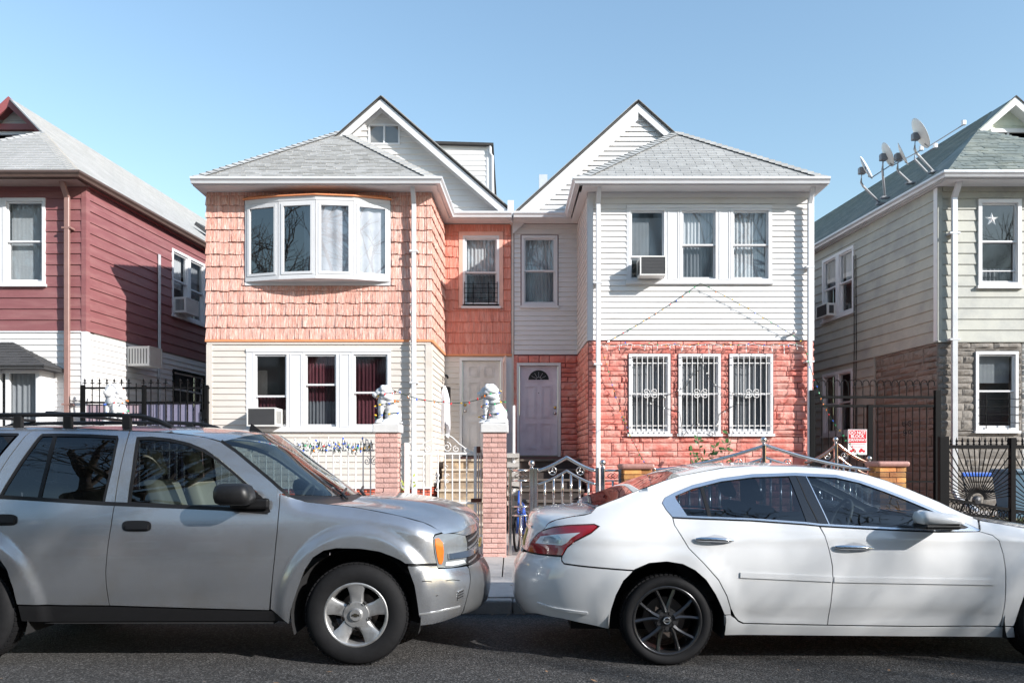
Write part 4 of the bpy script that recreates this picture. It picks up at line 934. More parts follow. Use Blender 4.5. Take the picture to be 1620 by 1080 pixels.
obj('pane', [gwl.pt(2.1, .0, Z(226, gyy)), gwl.pt(3.65, .0, Z(226, gyy)), gwl.pt(3.65, .0, Z(199, gyy)), gwl.pt(2.1, .0, Z(199, gyy))], [(0, 1, 2, 3)], MATS['dark_pane'], W)
gutter([(gbx-.02, ey+bk, ZGE), (gx-.02, ey-.01, ZGE), (13.7, ey-.01, ZGE)], alu_grey, H4)
eave(H4, qf, -.06, qf.L, ZGE-.13, .44, alu_white); eave(H4, qs, 0, qs.L+.3, ZGE-.128, .08, alu_white)
MB().box(gx-.02, 13.7, ey-.01, ey+.005, ZGE-.13, ZGE).build('fascia', alu_grey, H4); plank((gx-.005, ey, ZGE), (gbx-.005, ey+bk, ZGE), .13, .012, alu_grey, H4, 'fascia', (-1, 0, 0))
downspout(X(1504, YG), YG, .9, ZGE-.15, alu_grey, H4, strap=(5.9, 3.85), wdt=.11)
mb = MB(); mb.tube([(X(1504, YG), YG-.13, .95), (X(1506, YG), YG-.2, .8), (X(1518, YG), YG-.5, .62), (X(1524, YG), YG-.7, .45)], .055, 8); mb.build('downspout_elbow', alu_grey, H4)
# back boundary that closes the alleys
BF = thing('back_garage', (0, 31, .2), 'dark garage wall closing the alley behind the houses', 'garage')
MB().box(-16, 16, 31, 36, .2, 3.2).build('garage_wall', core, BF); MB().box(-16.3, 16.3, 30.8, 36.2, 3.2, 3.35).build('garage_roof', roof_dark, BF)
# ---------------------------------------------------------------- vehicles
def smst(a, b, x):
    t = max(0, min(1, (x-a)/(b-a))); return t*t*(3-2*t)
class Car:
    """body side as a smooth surface over (s, z): s runs along the car and round both ends to the centre line"""
    def __init__(c, root, yc, W, inset, xcr, xr, xcf, xf, p=2.3, bump=None):
        c.root, c.yc, c.W, c.inset, c.xcr, c.xr, c.xcf, c.xf, c.bump = root, yc, W, inset, xcr, xr, xcf, xf, bump or (lambda x, z: 0)
        c.L = 1.35; T = []; L = 0; q = None
        for i in range(401):
            th = i/400*math.pi/2; u, v = .62*math.sin(th)**(2/p), .93*max(0, math.cos(th))**(2/p)
            if q: L += math.hypot(u-q[0], v-q[1])
            q = (u, v); T.append((L, u/.62, v/.93))
        c.T = [(l/L, u, v) for l, u, v in T]
    def uv(c, t):
        t = max(0., min(1., t)); T = c.T; lo, hi = 0, len(T)-1
        while hi-lo > 1:
            m = (lo+hi)//2
            if T[m][0] <= t: lo = m
            else: hi = m
        a, b = T[lo], T[hi]; k = (t-a[0])/max(1e-9, b[0]-a[0]); return a[1]+(b[1]-a[1])*k, a[2]+(b[2]-a[2])*k
    def raw(c, s, z):
        if s > c.xcf: u, v = c.uv((s-c.xcf)/c.L); x = c.xcf+(c.xf(z)-c.xcf)*u
        elif s < c.xcr: u, v = c.uv((c.xcr-s)/c.L); x = c.xcr-(c.xcr-c.xr(z))*u
        else: x, v = s, 1
        return Vector((x, c.yc-(c.W-c.inset(z)+c.bump(x, z))*v, z))
    def nrm(c, s, z):
        e = .006; a = c.raw(s+e, z)-c.raw(s-e, z); b = c.raw(s, z+e)-c.raw(s, z-e); n = a.cross(b)
        return n.normalized() if n.length > 1e-12 else Vector((0, -1, 0))
    def pt(c, s, z, off=0):
        q = c.raw(s, z); return q+c.nrm(s, z)*off if off else q
    def sz(c, p):
        if p[0] == 's': return p[1], p[2]
        px, py = p; lo, hi = c.xcr-c.L, c.xcf+c.L; z = 1.0
        for _ in range(44):
            m = (lo+hi)/2; Y = c.yc-c.W
            for _k in range(4): z = Z(py, Y); q = c.raw(m, max(.1, min(2, z))); Y = q.y
            if VX+F*q.x/Y < px: lo = m
            else: hi = m
        return (lo+hi)/2, z
    def panel(c, name, poly, m, holes=(), off=0., gap=.0035, fold=.018, grid=.06, both=True, parent=None, dense=True):
        def prep(pl, g, sign):
            pl = [c.sz(p) for p in pl]
            if dense:
                o = []
                for i in range(len(pl)):
                    a, b = pl[i], pl[(i+1) % len(pl)]; k = max(1, int(math.hypot(a[0]-b[0], a[1]-b[1])/.10)); o += [(lerp(a[0], b[0], j/k), lerp(a[1], b[1], j/k)) for j in range(k)]
                pl = o
            A = sum(pl[i][0]*pl[(i+1) % len(pl)][1]-pl[(i+1) % len(pl)][0]*pl[i][1] for i in range(len(pl)))
            if (A > 0) != (sign > 0): pl = pl[::-1]
            out = []
            for i in range(len(pl)):
                p0, p1, p2 = pl[i-1], pl[i], pl[(i+1) % len(pl)]
                def nn(a, b):
                    d = math.hypot(b[0]-a[0], b[1]-a[1]) or 1e-9; return (-(b[1]-a[1])/d, (b[0]-a[0])/d)
                n1, n2 = nn(p0, p1), nn(p1, p2); mx, my = n1[0]+n2[0], n1[1]+n2[1]; l = mx*mx+my*my or 1e-9; k = min(2/l, 2.)
                out.append((p1[0]+mx*k*g, p1[1]+my*k*g))
            return out
        loops = [prep(poly, gap, 1)]+[prep(h, gap, -1) for h in holes]
        vs = [Vector((a, b, 0)) for l in loops for a, b in l]
        tr = tessellate_polygon([[Vector((a, b, 0)) for a, b in l] for l in loops])
        bm = bmesh.new(); bv = [bm.verts.new(v) for v in vs]
        for t in tr:
            try: bm.faces.new([bv[i] for i in t])
            except ValueError: pass
        for ax in (0, 1):
            lo = min(v[ax] for v in vs); hi = max(v[ax] for v in vs); k = math.floor(lo/grid)+1
            while k*grid < hi:
                co = Vector((0, 0, 0)); co[ax] = k*grid+1e-5; no = Vector((0, 0, 0)); no[ax] = 1
                bmesh.ops.bisect_plane(bm, geom=bm.verts[:]+bm.edges[:]+bm.faces[:], plane_co=co, plane_no=no, dist=1e-6); k += 1
        bmesh.ops.remove_doubles(bm, verts=bm.verts[:], dist=1e-5)
        bmesh.ops.recalc_face_normals(bm, faces=bm.faces[:])
        if bm.faces and sum(f.normal.z for f in bm.faces) < 0: bmesh.ops.reverse_faces(bm, faces=bm.faces[:])
        bm.verts.index_update()
        V = [c.pt(v.co.x, v.co.y, off) for v in bm.verts]; Nn = [c.nrm(v.co.x, v.co.y) for v in bm.verts]
        FS = [tuple(v.index for v in f.verts) for f in bm.faces]; LN = [Nn[i] for f in FS for i in f]
        if fold:
            bd = [e for e in bm.edges if len(e.link_faces) == 1]
            for e in bd:
                lp = e.link_loops[0]; a, b = lp.vert.index, lp.link_loop_next.vert.index
                q = len(V); V += [V[a], V[b], V[b]-Nn[b]*fold, V[a]-Nn[a]*fold]; FS.append((q+1, q, q+3, q+2))
                fn = (V[q]-V[q+1]).cross(V[q+3]-V[q+1]); fn = fn.normalized() if fn.length > 1e-12 else Nn[a]; LN += [fn]*4
        bm.free(); res = []
        for side in ((0, 1) if both else (0,)):
            vv = V if not side else [Vector((p.x, 2*c.yc-p.y, p.z)) for p in V]
            ff = FS if not side else [f[::-1] for f in FS]; ln = LN
            if side:
                ln = []; k = 0
                for f in FS: ln += [Vector((n.x, -n.y, n.z)) for n in LN[k:k+len(f)]][::-1]; k += len(f)
            o = obj(name, vv, ff, m, parent if (parent and not side) else c.root, True)
            o.data.normals_split_custom_set([tuple(n) for n in ln]); res.append(o)
        return res[0]
    def strip(c, name, pts, w, m, off=.004, **k):
        """narrow band along a line of photo points; w in metres"""
        pl = [c.sz(p) for p in pts]; up, dn = [], []
        for i, p in enumerate(pl):
            a, b = pl[max(0, i-1)], pl[min(len(pl)-1, i+1)]; d = math.hypot(b[0]-a[0], b[1]-a[1]) or 1e-9; n = (-(b[1]-a[1])/d*w/2, (b[0]-a[0])/d*w/2)
            up.append(('s', p[0]+n[0], p[1]+n[1])); dn.append(('s', p[0]-n[0], p[1]-n[1]))
        return c.panel(name, up+dn[::-1], m, off=off, gap=0, **k)
    def loft(c, name, E, C, m, p=2.6, n=18, sub=4, parent=None, drop=0, off=0):
        """top surface from the near edge line E to its mirror over centre points C (x, z)"""
        e = [c.raw(*c.sz(q)) for q in E]; rows = []
        for i in range(len(e)-1):
            for k in range(sub+(1 if i == len(e)-2 else 0)):
                t = i+k/sub; T = lambda arr, g: stab([(j, g(a)) for j, a in enumerate(arr)], t)
                rows.append(((T(e, lambda a: a.x), T(e, lambda a: a.y), T(e, lambda a: a.z)), (T(C, lambda a: a[0]), T(C, lambda a: a[1]))))
        v = []; f = []
        for (ex, ey, ez), (cx, cz) in rows:
            for j in range(n+1):
                q = 2*j/n-1; k = 1-abs(q)**p; v.append((lerp(ex, cx, k), lerp(ey, 2*c.yc-ey, j/n), lerp(ez, cz, k)+off))
        for i in range(len(rows)-1):
            for j in range(n): a = i*(n+1)+j; f.append((a, a+1, a+n+2, a+n+1))
        o = obj(name, v, f, m, parent or c.root, True)
        if sum(pl.normal.z*pl.area for pl in o.data.polygons) < 0: o.data.flip_normals()
        return o
def wheel(root, x, y, z, r, wdt, side, rimr, spokes, rimm, name='wheel'):
    """side=-1 faces the camera. wheel > tyre, rim, spoke, hub_cap"""
    M4 = Matrix.Translation((x, y, z)) @ Matrix.Rotation(R(90 if side < 0 else -90), 4, 'X')   # local +z points outwards
    h = wdt/2
    tp = [(rimr, h-.012), (rimr+.012, h-.002), (lerp(rimr, r, .45), h+.006), (lerp(rimr, r, .8), h-.004), (r-.012, h-.022), (r, h-.045), (r+.002, 0), (r, -h+.045), (r-.015, -h+.02), (lerp(rimr, r, .5), -h), (rimr, -h+.012)]
    Wh = MB().lathe(tp, M4, 64).build(name, black_rubber, root, True)
    mb = MB()
    for i in range(60):     # tread blocks
        a = 2*math.pi*i/60; da = 2*math.pi/60*.36
        for z0, z1, sk in ((h-.075, h-.030, .2), (-.03, .03, -.15), (-h+.03, -h+.075, .2)):
            pts = [(aa+sk*(zz-z0), zz, rr) for rr in (r-.004, r+.006) for aa, zz in ((a-da, z0), (a+da, z0), (a+da, z1), (a-da, z1))]
            mb.hexa([M4 @ Vector((rr*math.cos(aa), rr*math.sin(aa), zz)) for aa, zz, rr in pts])
    mb.build('tyre_tread', black_rubber, Wh)
    MB().lathe([(rimr+.004, h-.008), (rimr-.004, h-.002), (rimr-.016, h-.008), (rimr-.024, h-.035), (rimr-.03, -h+.02), (rimr-.005, -h+.005)], M4, 64).build('rim', rimm, Wh, True)
    MB().lathe([(.001, -.02), (rimr*.62, -.02), (rimr*.62, -.045), (.001, -.045)], M4, 40).build('brake_disc', M('brake_disc', (.12, .10, .09), .5, metal=.6), Wh)
    spokes(M4, rimr, h, Wh, rimm)
    return Wh
def suv_spokes(M4, rr, h, Wh, m):
    hub = .082
    for k in range(5):
        a = R(90+72*k); ca, sa = math.cos(a), math.sin(a); mb = MB(); rows = []
        for t, w, z in ((0, .050, .058), (.3, .046, .06), (.6, .050, .066), (.85, .062, .074), (1, .080, .078)):
            r0 = lerp(hub*.7, rr-.014, t); zc = h-.085+z; rows.append((r0, w, zc))
        for r0, w, zc in rows:
            for q, zz in ((-w, zc-.05), (-w, zc-.008), (-w*.72, zc), (w*.72, zc), (w, zc-.008), (w, zc-.05)): mb.v.append(M4 @ Vector((r0*ca-q*sa, r0*sa+q*ca, zz)))
        for i in range(4):
            for j in range(5): mb.f.append((i*6+j, i*6+j+1, i*6+j+7, i*6+j+6))
        smooth_by_angle(mb.build('spoke', m, Wh), 30)
    smooth_by_angle(MB().lathe([(.001, h+.004), (.040, h+.003), (.046, h-.004), (.05, h-.016), (.092, h-.018), (.096, h-.03), (.096, h-.07)], M4, 40).build('hub_cap', m, Wh), 30)
    mb = MB()
    for i in range(5):
        a = R(54+72*i); mb.lathe([(.014, h-.012), (.014, h-.05)], M4 @ Matrix.Translation((.098*math.cos(a), .098*math.sin(a), 0)), 10)
    mb.build('lug_nut', dark, Wh)
    bt = [(-.030, -.007), (-.012, -.007), (-.009, -.013), (.013, -.013), (.010, -.007), (.030, -.007), (.026, .007), (.012, .007), (.009, .013), (-.013, .013), (-.010, .007), (-.026, .007)]
    MB().prism(bt, lambda a, b, d: M4 @ Vector((a, b, d)), h+.003, h+.007).build('emblem', M('emblem_dark', (.10, .09, .07), .3, metal=.8), Wh)
def sedan_spokes(M4, rr, h, Wh, m):
    for k in range(5):
        for sg in (-1, 1):
            a0 = R(93+72*k); a1 = a0+sg*R(17.5); mb = MB()
            for t, w, dz in ((0, .022, .038), (.25, .016, .03), (.6, .013, .034), (1, .017, .045)):
                r0 = lerp(.062, rr-.012, t); a = lerp(a0+sg*R(6), a1, min(1, t*1.15)); ca, sa = math.cos(a), math.sin(a); zc = h-.075+dz+.012
                for q, zz in ((-w, zc-.04), (-w*.9, zc-.006), (0, zc+.006), (w*.9, zc-.006), (w, zc-.04)): mb.v.append(M4 @ Vector((r0*ca-q*sa, r0*sa+q*ca, zz)))
            for i in range(3):
                for j in range(4): mb.f.append((i*5+j, i*5+j+1, i*5+j+6, i*5+j+5))
            smooth_by_angle(mb.build('spoke', m, Wh), 20)
    smooth_by_angle(MB().lathe([(.001, h-.018), (.030, h-.018), (.034, h-.024), (.036, h-.034), (.085, h-.038), (.092, h-.05), (.092, h-.09)], M4, 40).build('hub_cap', m, Wh), 30)
    mb = MB()
    for i in range(5):
        a = R(57+72*i); mb.lathe([(.001, h-.030), (.015, h-.030), (.015, h-.06)], M4 @ Matrix.Translation((.060*math.cos(a), .060*math.sin(a), 0)), 10)
    mb.build('lug_nut', dark, Wh)
    mb = MB().lathe([(.019, h-.017), (.023, h-.013), (.027, h-.017)], M4, 24); mb.prism([(-.03, -.004), (.03, -.004), (.03, .004), (-.03, .004)], lambda a, b, d: M4 @ Vector((a, b, d)), h-.018, h-.012)
    mb.build('emblem', M('emblem_silver', (.4, .4, .4), .3, metal=.9), Wh)
def wheel_well(root, yc, W, x, z, r, m):
    for sg in (-1, 1):
        mb = MB(); n = 24
        for i in range(n+1):
            a = lerp(R(-18), R(198), i/n)
            for yy in (W-.03, W-.40): mb.v.append(Vector((x+r*math.cos(a), yc+sg*yy, z+r*math.sin(a))))
        for i in range(n): mb.f.append((2*i, 2*i+1, 2*i+3, 2*i+2))
        c0 = len(mb.v); mb.v.append(Vector((x, yc+sg*(W-.40), z)))
        for i in range(n): mb.f.append((2*i+1, c0, 2*i+3))
        mb.build('wheel_well', m, root)
def seat(root, x, y, m, z=.42, h=.62, back=.16, headz=.14):
    mb = MB(); mb.bbox(x-.24, x+.26, y-.25, y+.25, z, z+.16, .05); S = mb.build('seat', m, root); smooth_by_angle(S, 50)
    mb = MB(); mb.bbox(-.09, .05, -.24, .24, 0, h, .045)
    def tilt(v, bz): return Vector((x-.22+v.x-(v.z)*back/h*1.3, y+v.y*(1-.12*(v.z/h)), bz+v.z))
    mb.v = [tilt(v, z+.13) for v in mb.v]; smooth_by_angle(mb.build('seat_back', m, S), 50)
    mb = MB(); mb.bbox(-.07, .03, -.13, .13, h+.03, h+.03+headz+.06, .04); mb.v = [tilt(v, z+.13) for v in mb.v]; smooth_by_angle(mb.build('headrest', m, S), 50)
def arc_px(cx, cy, r, a0, a1, n): return [(cx+r*math.cos(R(lerp(a0, a1, i/n))), cy-r*math.sin(R(lerp(a0, a1, i/n)))) for i in range(n+1)]
silver = M('silver_paint', (.40, .415, .44), .27, metal=.8, var=.07, vs=2.2, coat=1.0, fine=.06, col2=(.36, .36, .36), c2s=3.5, c2t=(.5, .75))
pearl = M('white_pearl_paint', (.64, .645, .65), .22, var=.04, vs=2, coat=1.0)
under = M('underbody', (.01, .01, .011), .9)
car_chrome = M('car_chrome', (.72, .74, .77), .10, metal=1, var=.03)
satin = M('satin_trim', (.55, .60, .66), .22, metal=.85, var=.03)
tint = glass('dark_tinted_glass', (.06, .07, .08), .035, .004)
tint_f = glass('lightly_tinted_glass', (.27, .31, .32), .02, .004)
tint_s = glass('sedan_tinted_glass', (.18, .21, .24), .03, .004)
screen = glass('windscreen_glass', (.55, .62, .60), .05, .004)
tan = M('tan_leather', (.50, .45, .36), .55, var=.08)
charc = M('charcoal_seat', (.035, .037, .04), .7, var=.1)
lens_clear = M('headlight_lens', (.16, .17, .175), .10, var=.15, vs=12, coat=1)
amber = M('amber_lens', (.60, .14, .015), .18, coat=1, var=.15, vs=20)
red_lens = M('red_lens', (.30, .008, .014), .12, coat=1, var=.2, vs=12)
clear_lens = M('clear_lens', (.62, .64, .66), .15, coat=1, var=.08)
rim_alu = M('alloy_rim', (.46, .46, .46), .38, metal=.75, var=.18, vs=14, col2=(.26, .25, .24), c2s=8, c2t=(.5, .75))
rim_dark = M('black_chrome_rim', (.055, .055, .058), .24, metal=.7, var=.2, vs=14)
# ======================= silver SUV
V1 = thing('parked_suv', (-2.6, 6.71, 0), 'dusty silver four-door SUV parked nose to the white sedan', 'car')
def suv_inset(z):
    if z < 1.2: return .10*((z-.75)/.55)**2
    return stab([(1.2, .067), (1.3, .090), (1.5, .150), (1.64, .20), (1.70, .235), (1.745, .30), (1.79, .40)], z)
FT = [(-1.75, 1.26), (-1.55, 1.20), (-1.3, 1.165), (-1.1, 1.14), (-.9, 1.11), (-.7, 1.06), (-.5, .985), (-.3, .95)]
def suv_bump(x, z):
    b = 0
    for hx in (-1.142, -4.01):
        e = math.hypot((x-hx-.01)/.565, (z-.374)/.615)
        if z > .2: b += .030*smst(1.10, .93, e)
    if x > -1.72:
        d = tab(FT, x)-z; b -= .06*max(0, 1-max(0, d)/.12)**2*smst(-1.75, -1.5, x)
    return b
C1 = Car(V1, 6.71, .93, suv_inset, -4.55, lambda z: tab([(.3, -4.95), (.5, -5.06), (.7, -5.02), (1.2, -4.98), (1.75, -4.72)], z), -.82,
         lambda z: stab([(.2, -.45), (.26, -.34), (.34, -.215), (.44, -.185), (.575, -.19), (.66, -.235), (.72, -.285), (.92, -.285), (1.02, -.31), (1.13, -.40)], z), 2.3, suv_bump)
fwin = [(201.5, 797), (208, 750), (216.5, 691.5), (240, 691), (270, 694), (300, 701), (325, 711.5), (345, 724.5), (370, 745.5), (395, 768), (414, 786), (425, 803), (427, 809), (422, 811), (350, 805.5)]
rwin = [(-3, 788), (8, 768), (30, 733), (50, 705), (60, 692), (66, 686.5), (90, 686), (140, 687), (186, 689.5), (187, 695), (178, 740), (164.5, 797), (80, 792)]
cwin = [(-150, 775), (-150, 688), (-60, 685), (28.5, 685.5), (29, 688), (15, 703), (0, 721), (-25, 755), (-45, 780)]
arch = [(457, 987), (460, 965), (470, 935), (482, 902), (495, 882), (512, 871), (532, 867), (570, 868), (600, 872.5), (620, 880), (635, 887), (642, 892)]
rarch = [(p[0]*-1+499, p[1]) for p in arch][::-1]   # mirrored about the rear hub
rar = [(26.5, 957), (20, 930), (10, 900), (-4, 880), (-20, 871), (-63, 867), (-105, 871), (-125, 882), (-140, 902), (-150, 930), (-157, 960)]
seamF = [(443, 781), (442, 800), (438.5, 840), (434.5, 880), (430.5, 920), (427, 963)]
seamB = [(206, 681), (203, 690), (190, 742), (182, 792), (176, 830), (170, 868), (167, 905), (168, 925), (173, 957.5)]
seamR = [(65, 675.5), (52, 680), (38, 692), (15, 722), (0, 745), (-10, 770), (-18, 800), (-22, 840), (-22, 868)]
roofE = [(-190, 690), (-150, 683), (-100, 678), (0, 675.5), (65, 675.5), (130, 677), (206, 680.5), (260, 683), (300, 687), (328, 691.5), (352, 698)]
apil = [(352, 698), (376, 715), (400, 735), (430, 760), (456, 781)]
fd = C1.panel('front_door', seamB+[(300, 961.5), (426, 965)]+seamF[::-1][1:]+[(453, 780.5), (428, 760), (398, 735), (374, 715), (350, 698.5), (328, 692), (300, 687.5), (260, 683.5)], silver, [fwin])
rdp = C1.panel('rear_door', seamR[:-1]+[(-20, 870), (-4, 880), (10, 900), (20, 930), (26.5, 956), (100, 957)]+seamB[::-1]+[(130, 677.5)], silver, [rwin], grid=.024)
C1.panel('quarter_panel', [(-20, 871)]+seamR[::-1][1:]+[(0, 676), (-100, 678.5), (-150, 683.5), (-190, 690), ('s', -4.7, 1.2), ('s', -4.8, .62), (-157, 950)]+rar[::-1][1:7], silver, [cwin], grid=.03)
def framed(c, win, gm, par, w, nm='window'):
    """black surround and glass in one opening"""
    inner = []
    pl = [c.sz(p) for p in win]; A = sum(pl[i][0]*pl[(i+1) % len(pl)][1]-pl[(i+1) % len(pl)][0]*pl[i][1] for i in range(len(pl))); sg = 1 if A > 0 else -1
    for i in range(len(pl)):
        p0, p1, p2 = pl[i-1], pl[i], pl[(i+1) % len(pl)]
        def nn(a, b): d = math.hypot(b[0]-a[0], b[1]-a[1]) or 1e-9; return (-(b[1]-a[1])/d*sg, (b[0]-a[0])/d*sg)
        n1, n2 = nn(p0, p1), nn(p1, p2); mx, my = n1[0]+n2[0], n1[1]+n2[1]; l = mx*mx+my*my or 1e-9; k = min(2/l, 1.6); inner.append(('s', p1[0]+mx*k*w, p1[1]+my*k*w))
    c.panel(nm+'_frame', win, black_plastic, [inner], off=-.002, gap=.0005, fold=.02, parent=par)
    c.panel(nm+'_glass', inner, gm, off=-.010, gap=0, fold=0, parent=par)
framed(C1, fwin, tint_f, fd, .019); framed(C1, rwin, tint, rdp, .017); framed(C1, cwin, tint, None, .016)
C1.strip('window_divider', [(87, 688), (74, 738), (61, 792)], .026, black_plastic, -.002, parent=rdp)
C1.strip('belt_moulding', [(-150, 778), (-45, 781), (0, 785.5), (80, 790.5), (165, 796), (201, 797.5), (350, 804), (424, 810)], .028, black_plastic, .002)
C1.panel('mirror_sail', [(394, 768), (414, 786.5), (424.5, 803), (426, 808.5), (405, 807.5), (391, 800)], black_plastic, off=-.001, gap=.001)
C1.strip('windscreen_trim', [(350, 697), (374, 713.5), (398, 733.5), (428, 758.5), (458, 784.5)], .022, black_plastic, .001)
fen = C1.panel('front_fender', [(444, 781), (455, 784), (470, 789), (500, 795), (520, 797), (545, 799.5), (570, 803), (620, 812.5), (670, 825.5), (700, 841), (688, 845), (685, 850), (687, 872), (691.5, 891), (643, 891.5)]+arch[::-1]+[(432, 966), (427.5, 963)]+seamF[::-1][1:], silver, grid=.022)
C1.panel('rocker', [(27, 957.5), (100, 958.5), (173, 959), (300, 963), (428, 966), (452, 967), (456, 984), (300, 983), (80, 984), (33, 983)], black_plastic, off=-.006)
s_end = C1.xcf+C1.L
zt = lambda py, Y=5.9: Z(py, Y)
bump_ = C1.panel('front_bumper', [(644.5, 894.5), (692, 893.5), (693, 899), (738, 894.5), (742, 899), (744, 915), (741, 935), (735, 958), (728, 972.5), (700, 983), (664, 989.5), (662, 970), (660, 955), (655, 925)], silver)
C1.panel('bumper_centre', [(741, 893.5), (742.5, 898), (745, 915), (742, 935), (736, 958), (730, 972)]+[('s', s_end, .30), ('s', s_end, .70)], M('dark_silver_bumper', (.16, .165, .17), .35, metal=.5, coat=.5), off=-.004)
C1.strip('bumper_crease', [(663, 971), (700, 965), (728, 958)], .012, M('silver_edge', (.55, .56, .57), .3, metal=.7), .003, both=True)
C1.panel('fog_vent', [(724, 935), (734, 929), (733, 946), (722, 950)], black_plastic, off=.001)
for i in range(4): C1.strip('vent_slat', [(723.5, 936+i*4), (733.5, 931+i*4)], .008, silver, .006)
for sc_ in ([(668, 919), (676, 918.5), (683, 919.5)], [(705, 918), (716, 916.5), (727, 917.5)], [(690, 942), (694, 941)]): C1.strip('scuff', sc_, .006, black_plastic, .0012, both=False, fold=0)
C1.strip('body_seam', [(646, 893), (690, 892.5)], .006, black_plastic, .0)
hl = C1.panel('headlight', [(685.5, 850), (689, 845.5), (701, 842.5), (720, 843), (736.5, 846), (739.5, 858), (740, 875), (739, 892), (715, 897.5), (693, 898), (690, 886), (687, 868)], lens_clear, off=-.002)
C1.panel('turn_signal', [(687.5, 851), (694, 850), (700.5, 857), (702.5, 872), (701.5, 886), (698.5, 893), (694, 892), (690.5, 878), (688, 862)], amber, off=.003, parent=hl)
C1.panel('headlight_bezel', [(705, 888), (734, 884), (737, 890), (715, 895), (704, 895)], clear_lens, off=.003, parent=hl)
C1.panel('hood_lip', [(700.5, 841.5), (720, 842.5), (739, 846.5), ('s', s_end, .94), ('s', s_end, .99), ('s', s_end-.3, 1.0), (722, 836), (708, 838.5)], silver, off=-.004, gap=0)
C1.panel('grille', [(738.5, 849), (740.5, 858), (741, 875), (740, 892)]+[('s', s_end, .66), ('s', s_end, .96)], black_plastic, off=-.012, both=True)
for i in range(4): C1.panel('grille_slat', [(742, 854+i*11), (742, 856.5+i*11), ('s', s_end, .915-i*.062), ('s', s_end, .928-i*.062)], M('grille_grey', (.12, .12, .125), .4), off=-.004, gap=0)
C1.panel('chrome_bar', [(707.5, 874.5), (720, 872.5), (741, 868)]+[('s', s_end, .845), ('s', s_end, .785)]+[(741, 880), (720, 883.5), (708.5, 885)], car_chrome, off=.016, fold=.03)
Em = C1.panel('grille_emblem', [('s', s_end-.16, .790), ('s', s_end-.05, .790), ('s', s_end-.04, .775), ('s', s_end, .775), ('s', s_end, .858), ('s', s_end-.06, .858), ('s', s_end-.07, .842), ('s', s_end-.15, .842)], M('gold_emblem', (.55, .38, .12), .3, metal=.9), off=.024)
# top surfaces
C1.loft('roof', roofE, [(-4.62, 1.70), (-4.45, 1.74), (-4.2, 1.77), (-3.75, 1.79), (-3.45, 1.79), (-3.1, 1.79), (-2.8, 1.785), (-2.5, 1.775), (-2.3, 1.76), (-2.15, 1.745), (-2.02, 1.72)], silver)
C1.loft('windscreen', apil, [(-2.0, 1.72), (-1.84, 1.60), (-1.68, 1.47), (-1.48, 1.32), (-1.34, 1.215)], screen)
C1.loft('cowl', [(456, 782), (470, 789), (500, 795.5), (520, 797.5)], [(-1.34, 1.213), (-1.28, 1.19), (-1.20, 1.182), (-1.14, 1.19)], black_plastic, sub=3)
hood = C1.loft('hood', [(520, 797), (545, 799.5), (570, 803), (620, 812.5), (670, 825.5), (693, 837.5), (702, 844)], [(-1.13, 1.195), (-1.0, 1.192), (-.86, 1.18), (-.62, 1.145), (-.44, 1.095), (-.335, 1.035), (-.285, .965)], silver, p=3.2, n=26)
for v in hood.data.vertices:      # raised centre of the bonnet
    yy = abs(v.co.y); v.co.z += .030*smst(.62, .50, yy)
hood.data.update()
C1.panel('tailgate', [('s', -4.72, 1.65), ('s', -4.72, .70), ('s', C1.xcr-C1.L, .70), ('s', C1.xcr-C1.L, 1.70)], silver)
C1.panel('rear_bumper', [('s', -4.78, .68), ('s', -4.72, .36), ('s', C1.xcr-C1.L, .34), ('s', C1.xcr-C1.L, .68)], silver)
C1.panel('rear_window', [('s', -4.95, 1.60), ('s', -5.0, 1.2), ('s', C1.xcr-C1.L, 1.2), ('s', C1.xcr-C1.L, 1.62)], tint, off=.006)
C1.panel('tail_lamp', [('s', -4.74, 1.15), ('s', -4.76, .8), ('s', -4.9, .8), ('s', -4.9, 1.15)], red_lens, off=.006)
# interior, underside
MB().box(-4.85, -.62, 6.71-.56, 6.71+.56, .28, .62).build('chassis', under, V1); MB().box(-3.45, -1.75, 6.71-.85, 6.71+.85, .30, .40).build('floor_pan', under, V1)
MB().box(-3.45, -1.75, 6.71-.835, 6.71-.80, .4, 1.17).build('door_lining', charc, V1); MB().box(-3.45, -1.75, 6.71+.80, 6.71+.835, .4, 1.17).build('door_lining', charc, V1)
MB().bbox(-1.75, -1.28, 6.71-.72, 6.71+.72, .8, 1.14, .05).build('dashboard', charc, V1); MB().box(-4.8, -3.5, 6.71-.75, 6.71+.75, .62, 1.0).build('cargo_floor', charc, V1)
for yy in (-.38, .38): seat(V1, -2.35, 6.71+yy, tan, .62, .60); seat(V1, -3.25, 6.71+yy, tan, .62, .56)
smooth_by_angle(MB().lathe([(.175+.016*math.cos(t*math.pi/4), .016*math.sin(t*math.pi/4)) for t in range(8)], Matrix.Translation((-1.86, 7.09, 1.13)) @ Matrix.Rotation(R(-65), 4, 'Y'), 28, True).build('steering_wheel', charc, V1), 60)
for hx in (-1.142, -4.01):
    wheel_well(V1, 6.71, .93, hx, .374, .475, under)
    wheel(V1, hx, 5.79+.12, .374, .372, .235, -1, .232, suv_spokes, rim_alu); wheel(V1, hx, 2*6.71-5.79-.12, .374, .372, .235, 1, .232, suv_spokes, rim_alu)
